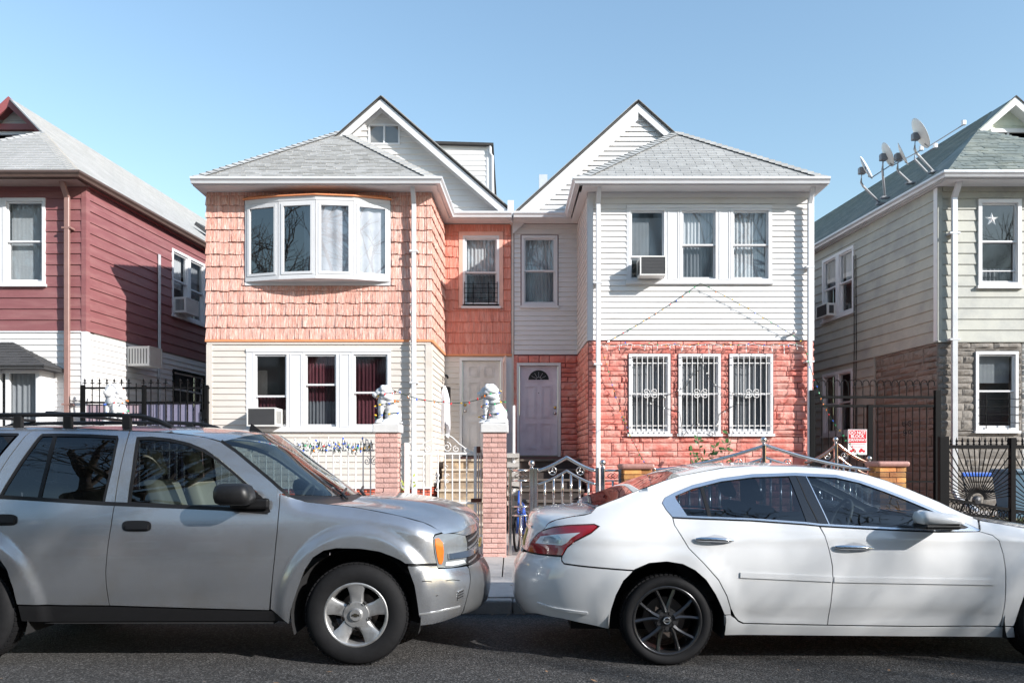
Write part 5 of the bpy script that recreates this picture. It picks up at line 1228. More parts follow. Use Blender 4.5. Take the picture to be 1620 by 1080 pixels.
# handles, mirror, roof bars, wiper, antenna
def door_handle(c, par, x0, x1, y0, y1):
    pts = []; 
    for i in range(24):
        a = 2*math.pi*i/24; px = (x0+x1)/2+(x1-x0)/2*math.copysign(abs(math.cos(a))**.45, math.cos(a)); py = (y0+y1)/2-(y1-y0)/2*math.copysign(abs(math.sin(a))**.7, math.sin(a)); pts.append((px, py))
    h = c.panel('door_handle', pts, black_plastic, off=.005, gap=0, fold=.012, parent=par, dense=False)
    c.strip('handle_grip', [(x0+7, (y0+y1)/2+2), (x1-4, (y0+y1)/2+2)], .030, black_plastic, .022, fold=.02)
door_handle(C1, fd, 193.5, 239.5, 823, 840.5); door_handle(C1, rdp, -18, 28, 813, 831)
for sg in (-1, 1):
    yy = 6.71+sg*(.93+.09); x0, x1 = X(339, 5.66), X(401, 5.66); z0, z1 = Z(799, 5.66), Z(765, 5.66)
    mb = MB(); mb.bbox(x0, x1, yy-.11, yy+.11, z0, z1, .055); mb.v = [Vector((lerp(x0, v.x, 1-.10*(v.z-z0)/(z1-z0)) if v.x > (x0+x1)/2 else v.x, v.y, v.z)) for v in mb.v]
    mir = smooth_by_angle(mb.build('side_mirror', black_plastic, V1), 60)
    MB().bbox(x0+.06, x1+.07, 6.71+sg*.86-.06, 6.71+sg*.93+.04, z0-.035, z0+.045, .02).build('mirror_arm', black_plastic, mir)
    ry = 6.71+sg*.60
    rail = [(X(-170, 6.0), 1.80), (X(-150, 6.0), 1.835), (X(-60, 6.0), 1.845), (X(60, 6.0), 1.85), (X(160, 6.0), 1.85), (X(215, 6.0), 1.835), (X(240, 6.0), 1.80), (X(262, 6.0), 1.755)]
    mb = MB(); mb.tube([(a, ry, b) for a, b in rail], [.018]*6+[.022, .016], 10); rb = smooth_by_angle(mb.build('roof_rail', black_plastic, V1), 50)
    for xx in (X(-120, 6), X(15, 6), X(95, 6), X(190, 6)): MB().bbox(xx-.035, xx+.035, ry-.018, ry+.018, 1.74, 1.845, .01).build('rail_foot', black_plastic, rb)
for xx in (X(100, 6.3), X(-70, 6.3)): MB().bbox(xx-.035, xx+.035, 6.71-.6, 6.71+.6, 1.856, 1.878, .009).build('roof_crossbar', black_plastic, V1)
MB().add([(-2.22, 6.70, 1.742), (-2.10, 6.70, 1.735), (-2.20, 6.70, 1.815), (-2.22, 6.715, 1.742), (-2.10, 6.715, 1.735), (-2.20, 6.715, 1.815)], [(0, 1, 2), (5, 4, 3), (0, 3, 4, 1), (1, 4, 5, 2), (2, 5, 3, 0)]).build('antenna_fin', black_plastic, V1)
for y0, x0 in ((6.25, -1.40), (6.85, -1.37)):
    MB().tube([(x0+.10, y0, 1.20), (x0+.04, y0+.12, 1.235), (x0-.01, y0+.5, 1.262)], .012, 6).build('wiper', black_plastic, V1)
# ======================= white sedan
V2 = thing('parked_sedan', (2.4, 6.71, 0), 'white pearl four-door sedan with black spoked wheels, parked on the right', 'car')
def sed_inset(z):
    if z < 1.04: return .09*((z-.66)/.42)**2
    return stab([(1.04, .0737), (1.12, .112), (1.25, .185), (1.36, .255), (1.41, .305), (1.445, .37), (1.48, .45)], z)
QT = [(.1, 1.05), (.3, 1.06), (.45, 1.075), (.6, 1.12), (.75, 1.17), (.9, 1.24), (1.1, 1.33), (1.4, 1.43)]
HT = [(3.3, 1.08), (3.5, 1.05), (3.8, .99), (4.2, .90), (4.6, .80)]
def sed_bump(x, z):
    b = 0
    for hx in (1.128, 4.02): b += .016*smst(1.30, 1.0, math.hypot((x-hx)/.46, (z-.328)/.47))*(1 if z > .15 else 0)
    b -= .010*math.exp(-((z-.36)/.05)**2)*smst(1.4, 1.7, x)*smst(3.75, 3.4, x)       # scallop above the sill
    b += .008*smst(.86, .92, z)*smst(1.04, .97, z)                                     # shoulder crease
    if x < 1.0: b -= .05*max(0, 1-max(0, tab(QT, x)-z)/.16)**2
    if x > 3.4: b -= .05*max(0, 1-max(0, tab(HT, x)-z)/.12)**2
    return b
C2 = Car(V2, 6.71, .93, sed_inset, .86, lambda z: stab([(.18, .24), (.236, .106), (.268, .074), (.348, .02), (.443, -.005), (.587, 0), (.683, .032), (.762, .08), (.853, .10), (.96, .128), (1.028, .138), (1.087, .18), (1.2, .3)], z),
         4.15, lambda z: stab([(.2, 4.80), (.3, 4.93), (.5, 4.97), (.62, 4.94), (.75, 4.85), (.9, 4.62)], z), 2.5, sed_bump)
topE = [(944, 800), (965, 792.5), (985, 785), (1020, 771), (1050, 760), (1075, 752), (1120, 743.5), (1150, 738.5), (1200, 736), (1257, 736.5), (1300, 739.5), (1340, 744.5), (1372, 750.5), (1400, 759), (1435, 772), (1485, 793), (1520, 810), (1547, 821.5)]
dlo_top = [(1047.5, 795), (1052, 787), (1067, 779), (1095, 767.5), (1140, 756.5), (1190, 750), (1257, 748), (1322, 751), (1360, 760), (1400, 774), (1435, 787.5), (1472, 803), (1510, 820), (1550, 838)]
dlo_bot = [(1547, 840), (1485, 840), (1432, 838), (1360, 834.5), (1297, 831), (1275, 828.5), (1190, 822.5), (1087, 818.5), (1064, 817.5), (1054, 806)]
rarc = [(964, 994), (967, 965), (975, 940), (987, 917), (1005, 900), (1027, 890.5), (1055, 888), (1080, 892), (1100, 902), (1117, 917), (1132, 940), (1140, 957), (1144.5, 972)]
seam1 = [(1064, 818), (1067, 830), (1090, 867), (1115, 892), (1137, 917), (1150, 942), (1156, 962), (1162, 974), (1168, 981), (1176, 985)]
seam2 = [(1296.5, 831), (1305, 847), (1312, 870), (1317, 895), (1317.5, 920), (1314, 957), (1309, 988)]
seam3 = [(1549, 840), (1570, 846), (1581, 855), (1587, 875), (1591, 900), (1591, 932), (1587, 970), (1582, 990)]
farc = [(1605, 1003), (1608, 985), (1614, 960), (1623, 935), (1636, 915), (1652, 902), (1672, 892), (1694, 889), (1718, 893), (1738, 902), (1756, 918), (1770, 940), (1778, 965), (1780, 985)]
tl = [(834, 871.5), (841, 857), (847, 848), (856, 840), (875, 834), (900, 831), (925, 830), (940, 829.5), (946, 832), (935, 842), (910, 855), (897, 865), (889, 878.5), (852, 875.5)]
C2.panel('quarter_panel', [(861, 837), (867, 827.5), (880, 821.5), (905, 816.5), (925, 814), (935, 811), (944, 801)]+topE[1:]+[(1549, 837)]+dlo_top[::-1][1:]+[(1054, 806)]+seam1[:-3]+[(1157, 972), (1146, 972)]+rarc[::-1][1:-4]+[(1003, 901.5), (940, 896.5), (905, 892.5), (892, 890.5), (888.5, 885), (889.5, 879), (897, 866), (910, 856), (935, 843), (948, 832), (940, 828.5), (900, 830), (875, 833)], pearl)
s_re = C2.xcr-C2.L
C2.panel('rear_bumper', [(835, 872.5), (852, 876.5), (887.5, 880), (888, 886), (892, 891.5), (940, 897.5), (1002, 902.5), (987, 918), (975, 941), (967, 966), (964, 995), (944, 990), (890, 978), (850, 970)]+[('s', s_re, .24), ('s', s_re, .74)], pearl)
C2.strip('bumper_crease', [(850, 953), (880, 962), (930, 969)], .018, pearl, .010)
tlo = C2.panel('tail_light', tl, red_lens, off=.004)
C2.panel('reverse_lens', [(847.5, 859), (856, 847.5), (885, 844), (919, 842), (905, 851), (896, 860), (889, 863)], clear_lens, off=.007, parent=tlo)
C2.panel('lamp_lens', [(858, 858), (863, 848.5), (884, 846), (890, 851), (888, 860)], M('lamp_silver', (.30, .34, .37), .15, metal=.5, coat=1), off=.010, parent=tlo)
C2.panel('trunk_rear', [('s', s_re, .77), ('s', s_re, 1.045), ('s', s_re+.62, 1.03), (855.5, 839), (847, 847), (840, 857), (833.5, 870.5)], pearl)
C2.panel('license_plate', [('s', s_re, .80), ('s', s_re, .94), ('s', s_re+.16, .94), ('s', s_re+.16, .80)], M('plate_yellow', (.62, .45, .08), .4), off=.008)
C2.panel('trunk_chrome', [('s', s_re, .955), ('s', s_re, .985), ('s', s_re+.4, .985), ('s', s_re+.4, .955)], car_chrome, off=.014)
C2.loft('trunk_lid', [(944, 800.5), (935, 810.5), (905, 816), (880, 821), (867, 827), (861, 836), (850, 843)], [(.70, 1.135), (.60, 1.132), (.46, 1.125), (.32, 1.115), (.22, 1.10), (.165, 1.075), (.14, 1.035)], pearl, p=4, n=26)
C2.loft('rear_window', topE[:6], [(.64, 1.15), (.76, 1.20), (.87, 1.245), (1.03, 1.315), (1.16, 1.37), (1.26, 1.415)], tint_s, p=2.6)
C2.loft('roof', topE[5:13], [(1.26, 1.415), (1.45, 1.455), (1.58, 1.475), (1.80, 1.485), (2.06, 1.485), (2.26, 1.475), (2.46, 1.455), (2.66, 1.425)], pearl, p=2.4)
C2.loft('windscreen', topE[12:], [(2.66, 1.425), (2.82, 1.375), (3.0, 1.305), (3.24, 1.20), (3.42, 1.125), (3.56, 1.07)], screen, p=2.4)
dlo_in_t = [(1056, 796), (1068, 784.5), (1095, 773), (1140, 761.5), (1190, 755), (1257, 752.5), (1322, 755.5), (1360, 764), (1400, 778), (1435, 791.5), (1472, 807), (1510, 824), (1532, 834)]
dlo_in_b = [(1525, 836.5), (1485, 836.5), (1432, 835), (1360, 831.5), (1297, 828), (1275, 825.5), (1190, 819.5), (1087, 815.5)]
gl_r = [(1069, 789.5), (1077, 782.5), (1112, 770), (1140, 762.5), (1180, 756.5), (1247, 753.5), (1276, 826), (1190, 820), (1087, 816)]
C2.panel('window_chrome', dlo_top+dlo_bot, satin, [dlo_in_t[1:]+dlo_in_b+[(1069, 789)]], off=.004, gap=.0005)
bpil = [(1247.5, 753), (1275, 752.5), (1312, 828.5), (1276, 825.5)]
gl_f = [(1276, 753.5), (1322, 756.5), (1360, 765), (1400, 779), (1435, 792.5), (1472, 808), (1486, 814), (1490, 836.5), (1432, 835.5), (1360, 832), (1313, 829)]
C2.panel('rear_glass', gl_r, tint_s, off=-.006, gap=0, fold=0); C2.panel('front_glass', gl_f, tint_s, off=-.006, gap=0, fold=0)
C2.panel('pillar_trim', bpil, M('gloss_black', (.012, .013, .015), .18, coat=.6), off=.001, gap=.001)
C2.strip('pillar_seam', [(1257.5, 749), (1276, 790), (1296, 830)], .006, under, .0035, fold=.004)
C2.strip('window_divider', [(1110, 770), (1117, 795), (1123.5, 818)], .026, black_plastic, -.001)
C2.strip('window_edge', [(1275, 753.5), (1293, 790), (1311.5, 829)], .007, satin, .004)
C2.panel('mirror_sail', [(1486, 813.5), (1510, 824.5), (1532, 834.5), (1525, 837), (1490, 837)], black_plastic, off=.001, gap=0)
d1 = C2.panel('rear_door', [(1064.5, 819), (1087, 820), (1190, 824), (1275, 830), (1296, 832)]+seam2[1:]+[(1240, 986.5)]+seam1[::-1][:-1], pearl)
d2 = C2.panel('front_door', [(1297.5, 832.5), (1360, 836), (1432, 839.5), (1485, 841.5)]+seam3+[(1450, 990)]+seam2[::-1][:-1], pearl)
C2.panel('front_fender', seam3[:2]+[(1581, 855), (1587, 875), (1591, 900), (1591, 932), (1587, 970), (1583, 990), (1604, 990)]+farc[2:]+[('s', 4.5, .36), ('s', 4.5, .72), ('s', 4.2, .83)]+[(1720, 860), (1660, 842), (1600, 831), (1549, 822.5), (1551, 837)], pearl)
C2.loft('hood', [(1549, 822), (1600, 831), (1660, 842), (1720, 860), ('s', 4.2, .83), ('s', 4.5, .74)], [(3.56, 1.06), (3.75, 1.045), (4.0, 1.01), (4.3, .955), (4.5, .90), (4.72, .80)], pearl, p=3)
s_fe = C2.xcf+C2.L
C2.panel('front_bumper', [('s', 4.5, .36), ('s', 4.5, .58), ('s', s_fe, .60), ('s', s_fe, .22), ('s', 4.5, .22)], pearl); C2.panel('front_grille', [('s', 4.8, .61), ('s', 4.8, .73), ('s', s_fe, .78), ('s', s_fe, .61)], black_plastic, off=-.01)
C2.panel('headlight', [('s', 4.5, .72), ('s', 4.5, .60), ('s', 4.8, .61), ('s', 4.8, .74)], lens_clear)
C2.panel('rocker', [(1145.5, 973), (1157, 973), (1163, 977), (1169, 983), (1177, 986.5), (1240, 988), (1309, 989.5), (1450, 991.5), (1582, 991.5), (1604, 991.5), (1606, 1008), (1400, 1006), (1146, 1004.5)], pearl)
for par, a, b in ((d1, (1171, 909), (1316.5, 915.5)), (d2, (1319.5, 916), (1573, 920.5))):
    C2.strip('door_moulding', [a, (lerp(a[0], b[0], .04), lerp(a[1], b[1], .04)), b], .038, pearl, .009, parent=par)
def bow_handle(par, x0, x1, y):
    mb = MB(); n = 9; P_ = []
    for i in range(n):
        t = i/(n-1); s, z = C2.sz((lerp(x0, x1, t), y+2.0*t)); P_.append(C2.pt(s, z, .012+.022*math.sin(math.pi*min(1, t*1.05))**.6))
    mb.tube(P_, [.011, .016, .017, .017, .017, .016, .015, .013, .006], 10); h = smooth_by_angle(mb.build('door_handle', car_chrome, par), 50)
    C2.panel('handle_recess_shade', [(x0+16, y-4), (x0+30, y-8), (x0+42, y-6), (x1-4, y+1), (x0+44, y+8), (x0+26, y+8)], M('handle_shadow', (.42, .43, .45), .3, coat=.5), off=.0015, gap=0, fold=0, both=False, parent=par)  # flat patch; shade behind the handle is painted as darker grey
bow_handle(d1, 1100.5, 1160, 853); bow_handle(d2, 1320, 1381, 865)
for sg in (-1, 1):
    yy = 6.71+sg*(.93+.10); x0, x1 = X(1452, 5.66), X(1521, 5.66); z0, z1 = Z(838, 5.66), Z(807, 5.66)
    mb = MB(); mb.bbox(x0, x1, yy-.10, yy+.10, z0+.035, z1, .045); 
    mb.v = [Vector((v.x, v.y, v.z-(.055*max(0, (v.x-x0)/(x1-x0)-.25)**1.3 if v.z > (z0+z1)/2+.01 else 0))) for v in mb.v]
    mir = smooth_by_angle(mb.build('side_mirror', pearl, V2), 60)
    MB().bbox(x0+.02, x1-.03, yy-.085, yy+.10, z0+.005, z0+.045, .018).build('mirror_base', black_plastic, mir)
    MB().bbox(X(1500, 5.75), X(1523, 5.75), 6.71+sg*.88-.05, 6.71+sg*.93+.05, z0-.002, z0+.05, .015).build('mirror_arm', black_plastic, mir)
MB().box(.45, 4.7, 6.71-.55, 6.71+.55, .20, .58).build('chassis', under, V2); MB().box(1.65, 3.5, 6.71-.76, 6.71+.76, .22, .34).build('floor_pan', under, V2)
MB().box(1.65, 3.5, 6.71-.83, 6.71-.80, .34, 1.02).build('door_lining', charc, V2); MB().box(1.65, 3.5, 6.71+.80, 6.71+.83, .34, 1.02).build('door_lining', charc, V2)
MB().box(.70, 1.5, 6.71-.70, 6.71+.70, .95, 1.03).build('parcel_shelf', charc, V2); MB().bbox(3.0, 3.55, 6.71-.72, 6.71+.72, .7, 1.0, .05).build('dashboard', charc, V2)
for yy in (-.38, .38): seat(V2, 2.45, 6.71+yy, charc, .42, .60, .2); seat(V2, 1.62, 6.71+yy, charc, .42, .56, .2, .1)
smooth_by_angle(MB().lathe([(.175+.016*math.cos(t*math.pi/4), .016*math.sin(t*math.pi/4)) for t in range(8)], Matrix.Translation((2.92, 7.09, .99)) @ Matrix.Rotation(R(-68), 4, 'Y'), 28, True).build('steering_wheel', M('wheel_grey', (.3, .29, .28), .5), V2), 60)
MB().bbox(2.98, 3.01, 6.60, 6.82, 1.27, 1.34, .012).build('rear_view_mirror', charc, V2)
for hx in (1.128, 4.02):
    wheel_well(V2, 6.71, .93, hx, .328, .43, under)
    wheel(V2, hx, 5.80+.12, .328, .333, .235, -1, .252, sedan_spokes, rim_dark); wheel(V2, hx, 2*6.71-5.80-.12, .328, .333, .235, 1, .252, sedan_spokes, rim_dark)
# ---------------------------------------------------------------- steps, piers, fences
def steps(name, label, x0, x1, zt, m, mt, side=None):
    t = thing(name, ((x0+x1)/2, 15.5, .2), label, 'steps')
    MB().box(x0, x1, 16.1, 17.28, .2, zt-.04).build('landing', m, t); MB().box(x0, x1, 16.06, 17.29, zt-.04, zt).build('landing_slab', mt, t)
    n = 6; h = (zt-.205)/(n+1)
    for k in range(n):
        z = zt-h*(k+1); y1 = 16.1-.3*k; MB().box(x0, x1, y1-.3, y1, .2, z-.045).build('riser', m, t); MB().bbox(x0-.005, x1+.005, y1-.335, y1-.001, z-.045, z, .008).build('tread', mt, t)
    return t
zl = idoor[2]-.06
steps('front_steps', 'worn tan steps climbing to the white door behind the white gate', -1.40, -.13, zl, stepm, steptop)
steps('front_steps', 'brown steps, shade painted into their colour, climbing to the lilac door behind the steel gate', .15, 1.36, jdoor[2]-.06, M('shaded_step', (.045, .034, .03), .85, var=.3, bump=.2), M('shaded_tread', (.10, .08, .068), .8, var=.25, bump=.2))  # shadow of the recess is put into the step and tread colours
cw = thing('stoop_wall', (0, 15.5, .2), 'low pale brick wall dividing the two flights of steps', 'wall')
for i in range(16):
    for j in range(10):
        y0 = 15.45+j*.19-(.095 if i % 2 else 0); MB().box(-.11, .13, y0+.003, y0+.187, .21+i*.092, .21+i*.092+.086).build('brick', M('grey_brick', (.42, .39, .36), .8, objvar=.15, bump=.3), cw)
MB().tube([(.02, 15.45, .2), (.02, 15.45, 2.6)], .03, 10).build('white_post', white_trim, cw)
kn = thing('cheek_wall', (1.40, 15, .2), 'red painted side wall of the steps under the coral house corner', 'wall')
MB().bbox(1.362, 1.50, 14.1, 15.27, .2, .85, .02).build('wall_body', M('red_paint', (.55, .06, .05), .6, bump=.2), kn); MB().bbox(1.345, 1.515, 14.07, 15.27, .851, .91, .015).build('coping', coral, kn)
def brick_mesh(key, dx, dy, dz, m):
    if key not in _var:
        q = MB().bbox(-dx/2, dx/2, -dy/2, dy/2, -dz/2, dz/2, .004); me = mesh('brick', q.v, q.f); me.materials.append(m); _var[key] = me
    return _var[key]
def pier(label, xl, xr, yf, z0, z1, bm, course=.0685, cap='white', group=None):
    w_ = xr-xl; t = thing('brick_pier', ((xl+xr)/2, yf+w_/2, z0), label, 'pier', group)
    MB().box(xl+.012, xr-.012, yf+.012, yf+w_-.012, z0, z1).build('mortar_core', mortar, t)
    n = round((z1-z0)/course); c = (z1-z0)/n; b = w_*.36; L = w_-b; dz = c-.010
    cx, cy = (xl+xr)/2, yf+w_/2; a = b
    for i in range(n):
        z = z0+(i+.5)*c; r = (i % 2)*math.pi/2
        # pinwheel of four bricks, turned every other course
        for q in range(4):
            ang = q*math.pi/2+(0 if i % 2 else 0)
            off = (b/2, ) ; lx = -b/2 if i % 2 == 0 else b/2; ly = -(w_-b)/2
            px = cx+lx*math.cos(ang)-ly*math.sin(ang); py = cy+lx*math.sin(ang)+ly*math.cos(ang)
            link('brick', brick_mesh(('b', round(w_, 3), bm.name), L-.008, b-.002, dz, bm), None, t, loc=(px+rnd.uniform(-.002, .002), py+rnd.uniform(-.003, .003), z), rot=(0, 0, ang))
    if cap == 'white':
        MB().bbox(xl-.028, xr+.028, yf-.028, yf+w_+.028, z1+.001, z1+.118, .012).build('cap', cap_white, t); MB().bbox(xl+.0, xr-.0, yf, yf+w_, z1+.119, z1+.13, .004).build('cap_top', cap_white, t)
    else:
        MB().bbox(xl-.04, xr+.04, yf-.04, yf+w_+.04, z1+.001, z1+.075, .03).build('cap', cap_red, t)
    return t
YP = 10.75; zb = .20
ZC = Z(684, YP)
pier('pink brick pier with white cap at the white gate, left of it', X(593, YP), X(629.5, YP), YP, zb, ZC, brick_pink)
pier('pink brick pier with white cap between the white gate and steel fence', X(763.5, YP), X(801, YP), YP, zb, ZC, brick_pink)
pier('pink brick pier half hidden behind the silver SUV roof', X(165, YP), X(201, YP), YP, zb, ZC, brick_pink)
pier('orange brick pier with rose cap right of the steel gate', X(987, YP), X(1031, YP), YP, zb, Z(742, YP), brick_orange, .072, 'red')
pier('orange brick pier with rose cap in front of the black driveway gate', X(1392, YP), X(1434, YP), YP, zb, Z(738, YP), brick_orange, .072, 'red')
yf_ = YP+.17
def bars(t, xs, y, z0, z1, r, m, name='bar', n=8, ztop=None):
    for i, x in enumerate(xs):
        zz = z1 if ztop is None else ztop(i, x); MB().tube([(x, y, z0), (x, y, zz)], r, n).build(name, m, t)
# white iron fence
fx0, fx1 = X(203, yf_), X(592, yf_)
wfz = Z(711, yf_)
FN = thing('iron_fence', ((fx0+fx1)/2, yf_, zb), 'white iron bar fence draped with fairy lights below the cream siding', 'fence')
nb = 33; xs = [lerp(fx0+.05, fx1-.05, i/(nb-1)) for i in range(nb)]
bars(FN, xs, yf_, zb+.05, 0, .0095, iron_white, ztop=lambda i, x: wfz+(.10 if i % 2 else .05))
for z in (zb+.12, wfz-.01): MB().box(fx0, fx1, yf_-.016, yf_+.016, z-.012, z+.012).build('rail', iron_white, FN)
mb = MB()
def scroll(c, rx, rz, turns, a0, sx=1, sz_=1, n=26, y=yf_):
    out = []
    for i in range(n):
        t = i/(n-1); a = a0+turns*2*math.pi*t; k = 1-.78*t; out.append((c[0]+sx*rx*k*math.cos(a), y, c[1]+sz_*rz*k*math.sin(a)))
    return out
for x in xs[::4]:
    for sg in (-1, 1): mb.tube(scroll((x+sg*.05, wfz-.16), .045, .06, 1.3, math.pi/2, sg), .006, 5)
mb.build('scrollwork', iron_white, FN)
# white gate with scrolled crest
GW = thing('garden_gate', (X(700, yf_), yf_, zb), 'white iron gate with scrolled crest between the pink brick piers', 'gate')
gx0, gx1 = X(645, yf_), X(752, yf_); gz = Z(717, yf_)
MB().bbox(gx0-.045, gx0+.022, yf_-.033, yf_+.033, zb, Z(700, yf_), .006).build('post', iron_white, GW); MB().bbox(gx1-.02, gx1+.02, yf_-.02, yf_+.02, zb, Z(706, yf_), .005).build('post', iron_white, GW)
for z in (gz, Z(795, yf_), zb+.08): MB().box(gx0+.022, gx1-.02, yf_-.013, yf_+.013, z-.014, z+.014).build('rail', iron_white, GW)
bars(GW, [lerp(gx0+.02, gx1-.02, (i+1)/9) for i in range(8)], yf_, zb+.095, gz-.014, .0095, iron_white)
mb = MB(); cx = (gx0+gx1)/2
crest = [(lerp(gx0+.02, gx1-.02, t), yf_, gz+.014+.235*max(0, math.sin(math.pi*t))**1.6+(.02*math.sin(math.pi*t*4) if .2 < t < .8 else 0)) for t in [i/30 for i in range(31)]]
mb.tube(crest, .009, 6)
for sg in (-1, 1):
    mb.tube(scroll((cx+sg*.075, gz+.085), .062, .07, 1.4, math.pi/2, -sg), .007, 6); mb.tube(scroll((cx+sg*.20, gz+.06), .05, .045, 1.3, math.pi/2, sg), .007, 6); mb.tube(scroll((cx+sg*.33, gz+.045), .04, .03, 1.2, math.pi/2, -sg), .007, 6)
    for sv in (-1, 1):
        zc = Z(756, yf_); mb.tube(scroll((cx+sg*.06, zc+sv*.035), .042, .03, 1.3, 0, sg, sv), .006, 6); mb.tube([(cx+sg*.045, yf_-.012, zc+sv*.02), (cx+sg*.06, yf_-.012, zc+sv*.12), (cx+sg*.085, yf_-.012, zc+sv*.165), (cx+sg*.05, yf_-.012, zc+sv*.18)], .006, 6)
mb.build('scrollwork', iron_white, GW)
bars(GW, [X(757, yf_), X(761, yf_)], yf_+.02, zb, gz+.05, .010, iron_white, 'side_bar')
mb = MB(); mb.box(gx1-.06, gx1+.09, yf_-.03, yf_+.03, Z(794, yf_), Z(788, yf_)); mb.box(gx1+.022, gx1+.07, yf_-.04, yf_+.04, Z(716, yf_), Z(706, yf_)); mb.build('latch', M('rusty_iron', (.10, .035, .02), .8, var=.4), GW)
# stainless fence and gate of the coral house
def ball_post(t, x, y, z1, w_=.055, ball=True):
    p = MB().bbox(x-w_/2, x+w_/2, y-w_/2, y+w_/2, zb, z1, .006).build('post', chrome, t)
    if ball: MB().lathe([(.001, 0), (.022, 0), (.022, .02), (.012, .026)], Matrix.Translation((x, y, z1)), 14).ball((x, y, z1+.064), .044, 18, 12).build('ball_finial', chrome, p, True)
    return p
def bar_with_collars(t, x, y, z0, z1):
    b = MB().tube([(x, y, z0), (x, y, z1)], .0165, 12).build('bar', chrome, t, True)
    k = int((z1-z0)/.17)
    for i in range(1, k+1): MB().lathe([(.017, -.006), (.0205, -.004), (.0205, .004), (.017, .006)], Matrix.Translation((x, y, lerp(z0, z1, i/(k+1)))), 12).build('collar', chrome, b, True)
def diamonds(t, x0, x1, z0, z1, y):
    mb = MB(); zc = (z0+z1)/2; h = (z1-z0)*.40
    for c, r in ((lerp(x0, x1, .36), .9), (lerp(x0, x1, .64), .9), (lerp(x0, x1, .5), .5)):
        wd = (x1-x0)*.32*r; hh = h*r
        for s in (0, 1): mb.tube([(c-wd, y, zc), (c, y, zc+hh), (c+wd, y, zc), (c, y, zc-hh), (c-wd, y, zc)], .006, 5)
    mb.build('diamond_ornament', chrome, t)
def star_ring(t, x, z, y, r=.052):
    mb = MB().lathe([(r+.008*math.cos(k*math.pi/4), .008*math.sin(k*math.pi/4)) for k in range(8)], Matrix.Translation((x, y, z)) @ Matrix.Rotation(R(90), 4, 'X'), 26, True)
    for a in (90, 210, 330): mb.tube([(x, y, z), (x+r*math.cos(R(a)), y, z+r*math.sin(R(a)))], [.013, .004], 6)
    mb.build('ring_ornament', chrome, t, True)
FP = thing('steel_gate', (X(890, yf_), yf_, zb), 'polished stainless gate with peaked top rail and ring ornaments', 'gate')
zt_ = Z(744, yf_); za_ = Z(724, yf_)
ball_post(FP, X(807, yf_), yf_, Z(741, yf_), .045, False); ball_post(FP, X(841, yf_), yf_, Z(740, yf_)); ball_post(FP, X(847.5, yf_), yf_, Z(740, yf_), .05, False); ball_post(FP, X(945, yf_), yf_, Z(739, yf_), .05, False); ball_post(FP, X(953.5, yf_), yf_, Z(739, yf_)); ball_post(FP, X(985, yf_)-.035, yf_, Z(741, yf_), .045, False)
for a, b in ((810, 838), (957, 982)):
    x0, x1 = X(a, yf_), X(b, yf_)
    for py, r in ((744, .018), (760, .012), (801, .012), (815, .012)): MB().tube([(x0, yf_, Z(py, yf_)), (x1, yf_, Z(py, yf_))], r, 10).build('rail', chrome, FP, True)
    diamonds(FP, x0+.02, x1-.02, Z(759, yf_), Z(746, yf_), yf_); diamonds(FP, x0+.02, x1-.02, Z(814, yf_), Z(802, yf_), yf_)
    bar_with_collars(FP, (x0+x1)/2, yf_, Z(800, yf_), Z(761, yf_)); bar_with_collars(FP, (x0+x1)/2, yf_, zb, Z(816, yf_))
gxa, gxb = X(851, yf_), X(942, yf_)
def peak(t): return math.pow(1-abs(2*t-1), 1.35)
for d, r in ((0, .024), (-.185, .018)): MB().tube([(lerp(gxa, gxb, i/40), yf_, zt_+d+(za_-zt_+.01)*peak(i/40)) for i in range(41)], r, 12).build('top_rail', chrome, FP, True)
for i in range(6):
    t = (i+.8)/6.6; bar_with_collars(FP, lerp(gxa, gxb, t), yf_, Z(800, yf_), zt_-.19+(za_-zt_)*peak(t))
for i in range(6): bar_with_collars(FP, lerp(gxa, gxb, (i+.8)/6.6), yf_, zb+.1, Z(802, yf_)-.02)
for z in (Z(801, yf_), zb+.1): MB().box(gxa, gxb, yf_-.014, yf_+.014, z-.014, z+.014).build('rail', chrome, FP)
for px in (874, 918): star_ring(FP, X(px, yf_), Z(744.5, yf_), yf_)
SF = thing('steel_fence', (X(1208, yf_), yf_, zb), 'long stainless fence rising to a ball-topped peak behind the white sedan roof', 'fence')
sa, sb = X(1034, yf_), X(1388, yf_); z0_, zp_ = Z(743, yf_), Z(704, yf_)
def sagp(t): u = 1-abs(2*t-1); return u**1.55
for d, r in ((0, .024), (-.17, .018)): MB().tube([(lerp(sa, sb, i/60), yf_, z0_+d+(zp_-z0_)*sagp(i/60)) for i in range(61)], r, 12).build('top_rail', chrome, SF, True)
nbr = 22
for i in range(nbr):
    t = (i+.5)/nbr; bar_with_collars(SF, lerp(sa, sb, t), yf_, zb+.1, z0_-.175+(zp_-z0_)*sagp(t))
MB().box(sa, sb, yf_-.016, yf_+.016, zb+.08, zb+.11).build('rail', chrome, SF)
ball_post(SF, X(1208, yf_), yf_, Z(703, yf_), .05); ball_post(SF, sa-.0, yf_, Z(740, yf_), .04, False); ball_post(SF, sb-.01, yf_, Z(741, yf_), .045, False)
for px in (1168, 1246): star_ring(SF, X(px, yf_), Z(732, yf_), yf_)
YQ = 13.3
SG = thing('steel_gate', (X(1322, YQ), YQ, zb), 'copper tinted steel gate with ball finial deeper in the driveway', 'gate')
copper = M('copper_steel', (.55, .33, .25), .2, metal=1)
qa, qb = X(1272, YQ), X(1378, YQ); q0, q1 = Z(732, YQ), Z(702, YQ)
for d, r in ((0, .026), (-.2, .018)): MB().tube([(lerp(qa, qb, i/40), YQ, q0+d+(q1-q0)*sagp(i/40)) for i in range(41)], r, 12).build('top_rail', copper, SG, True)
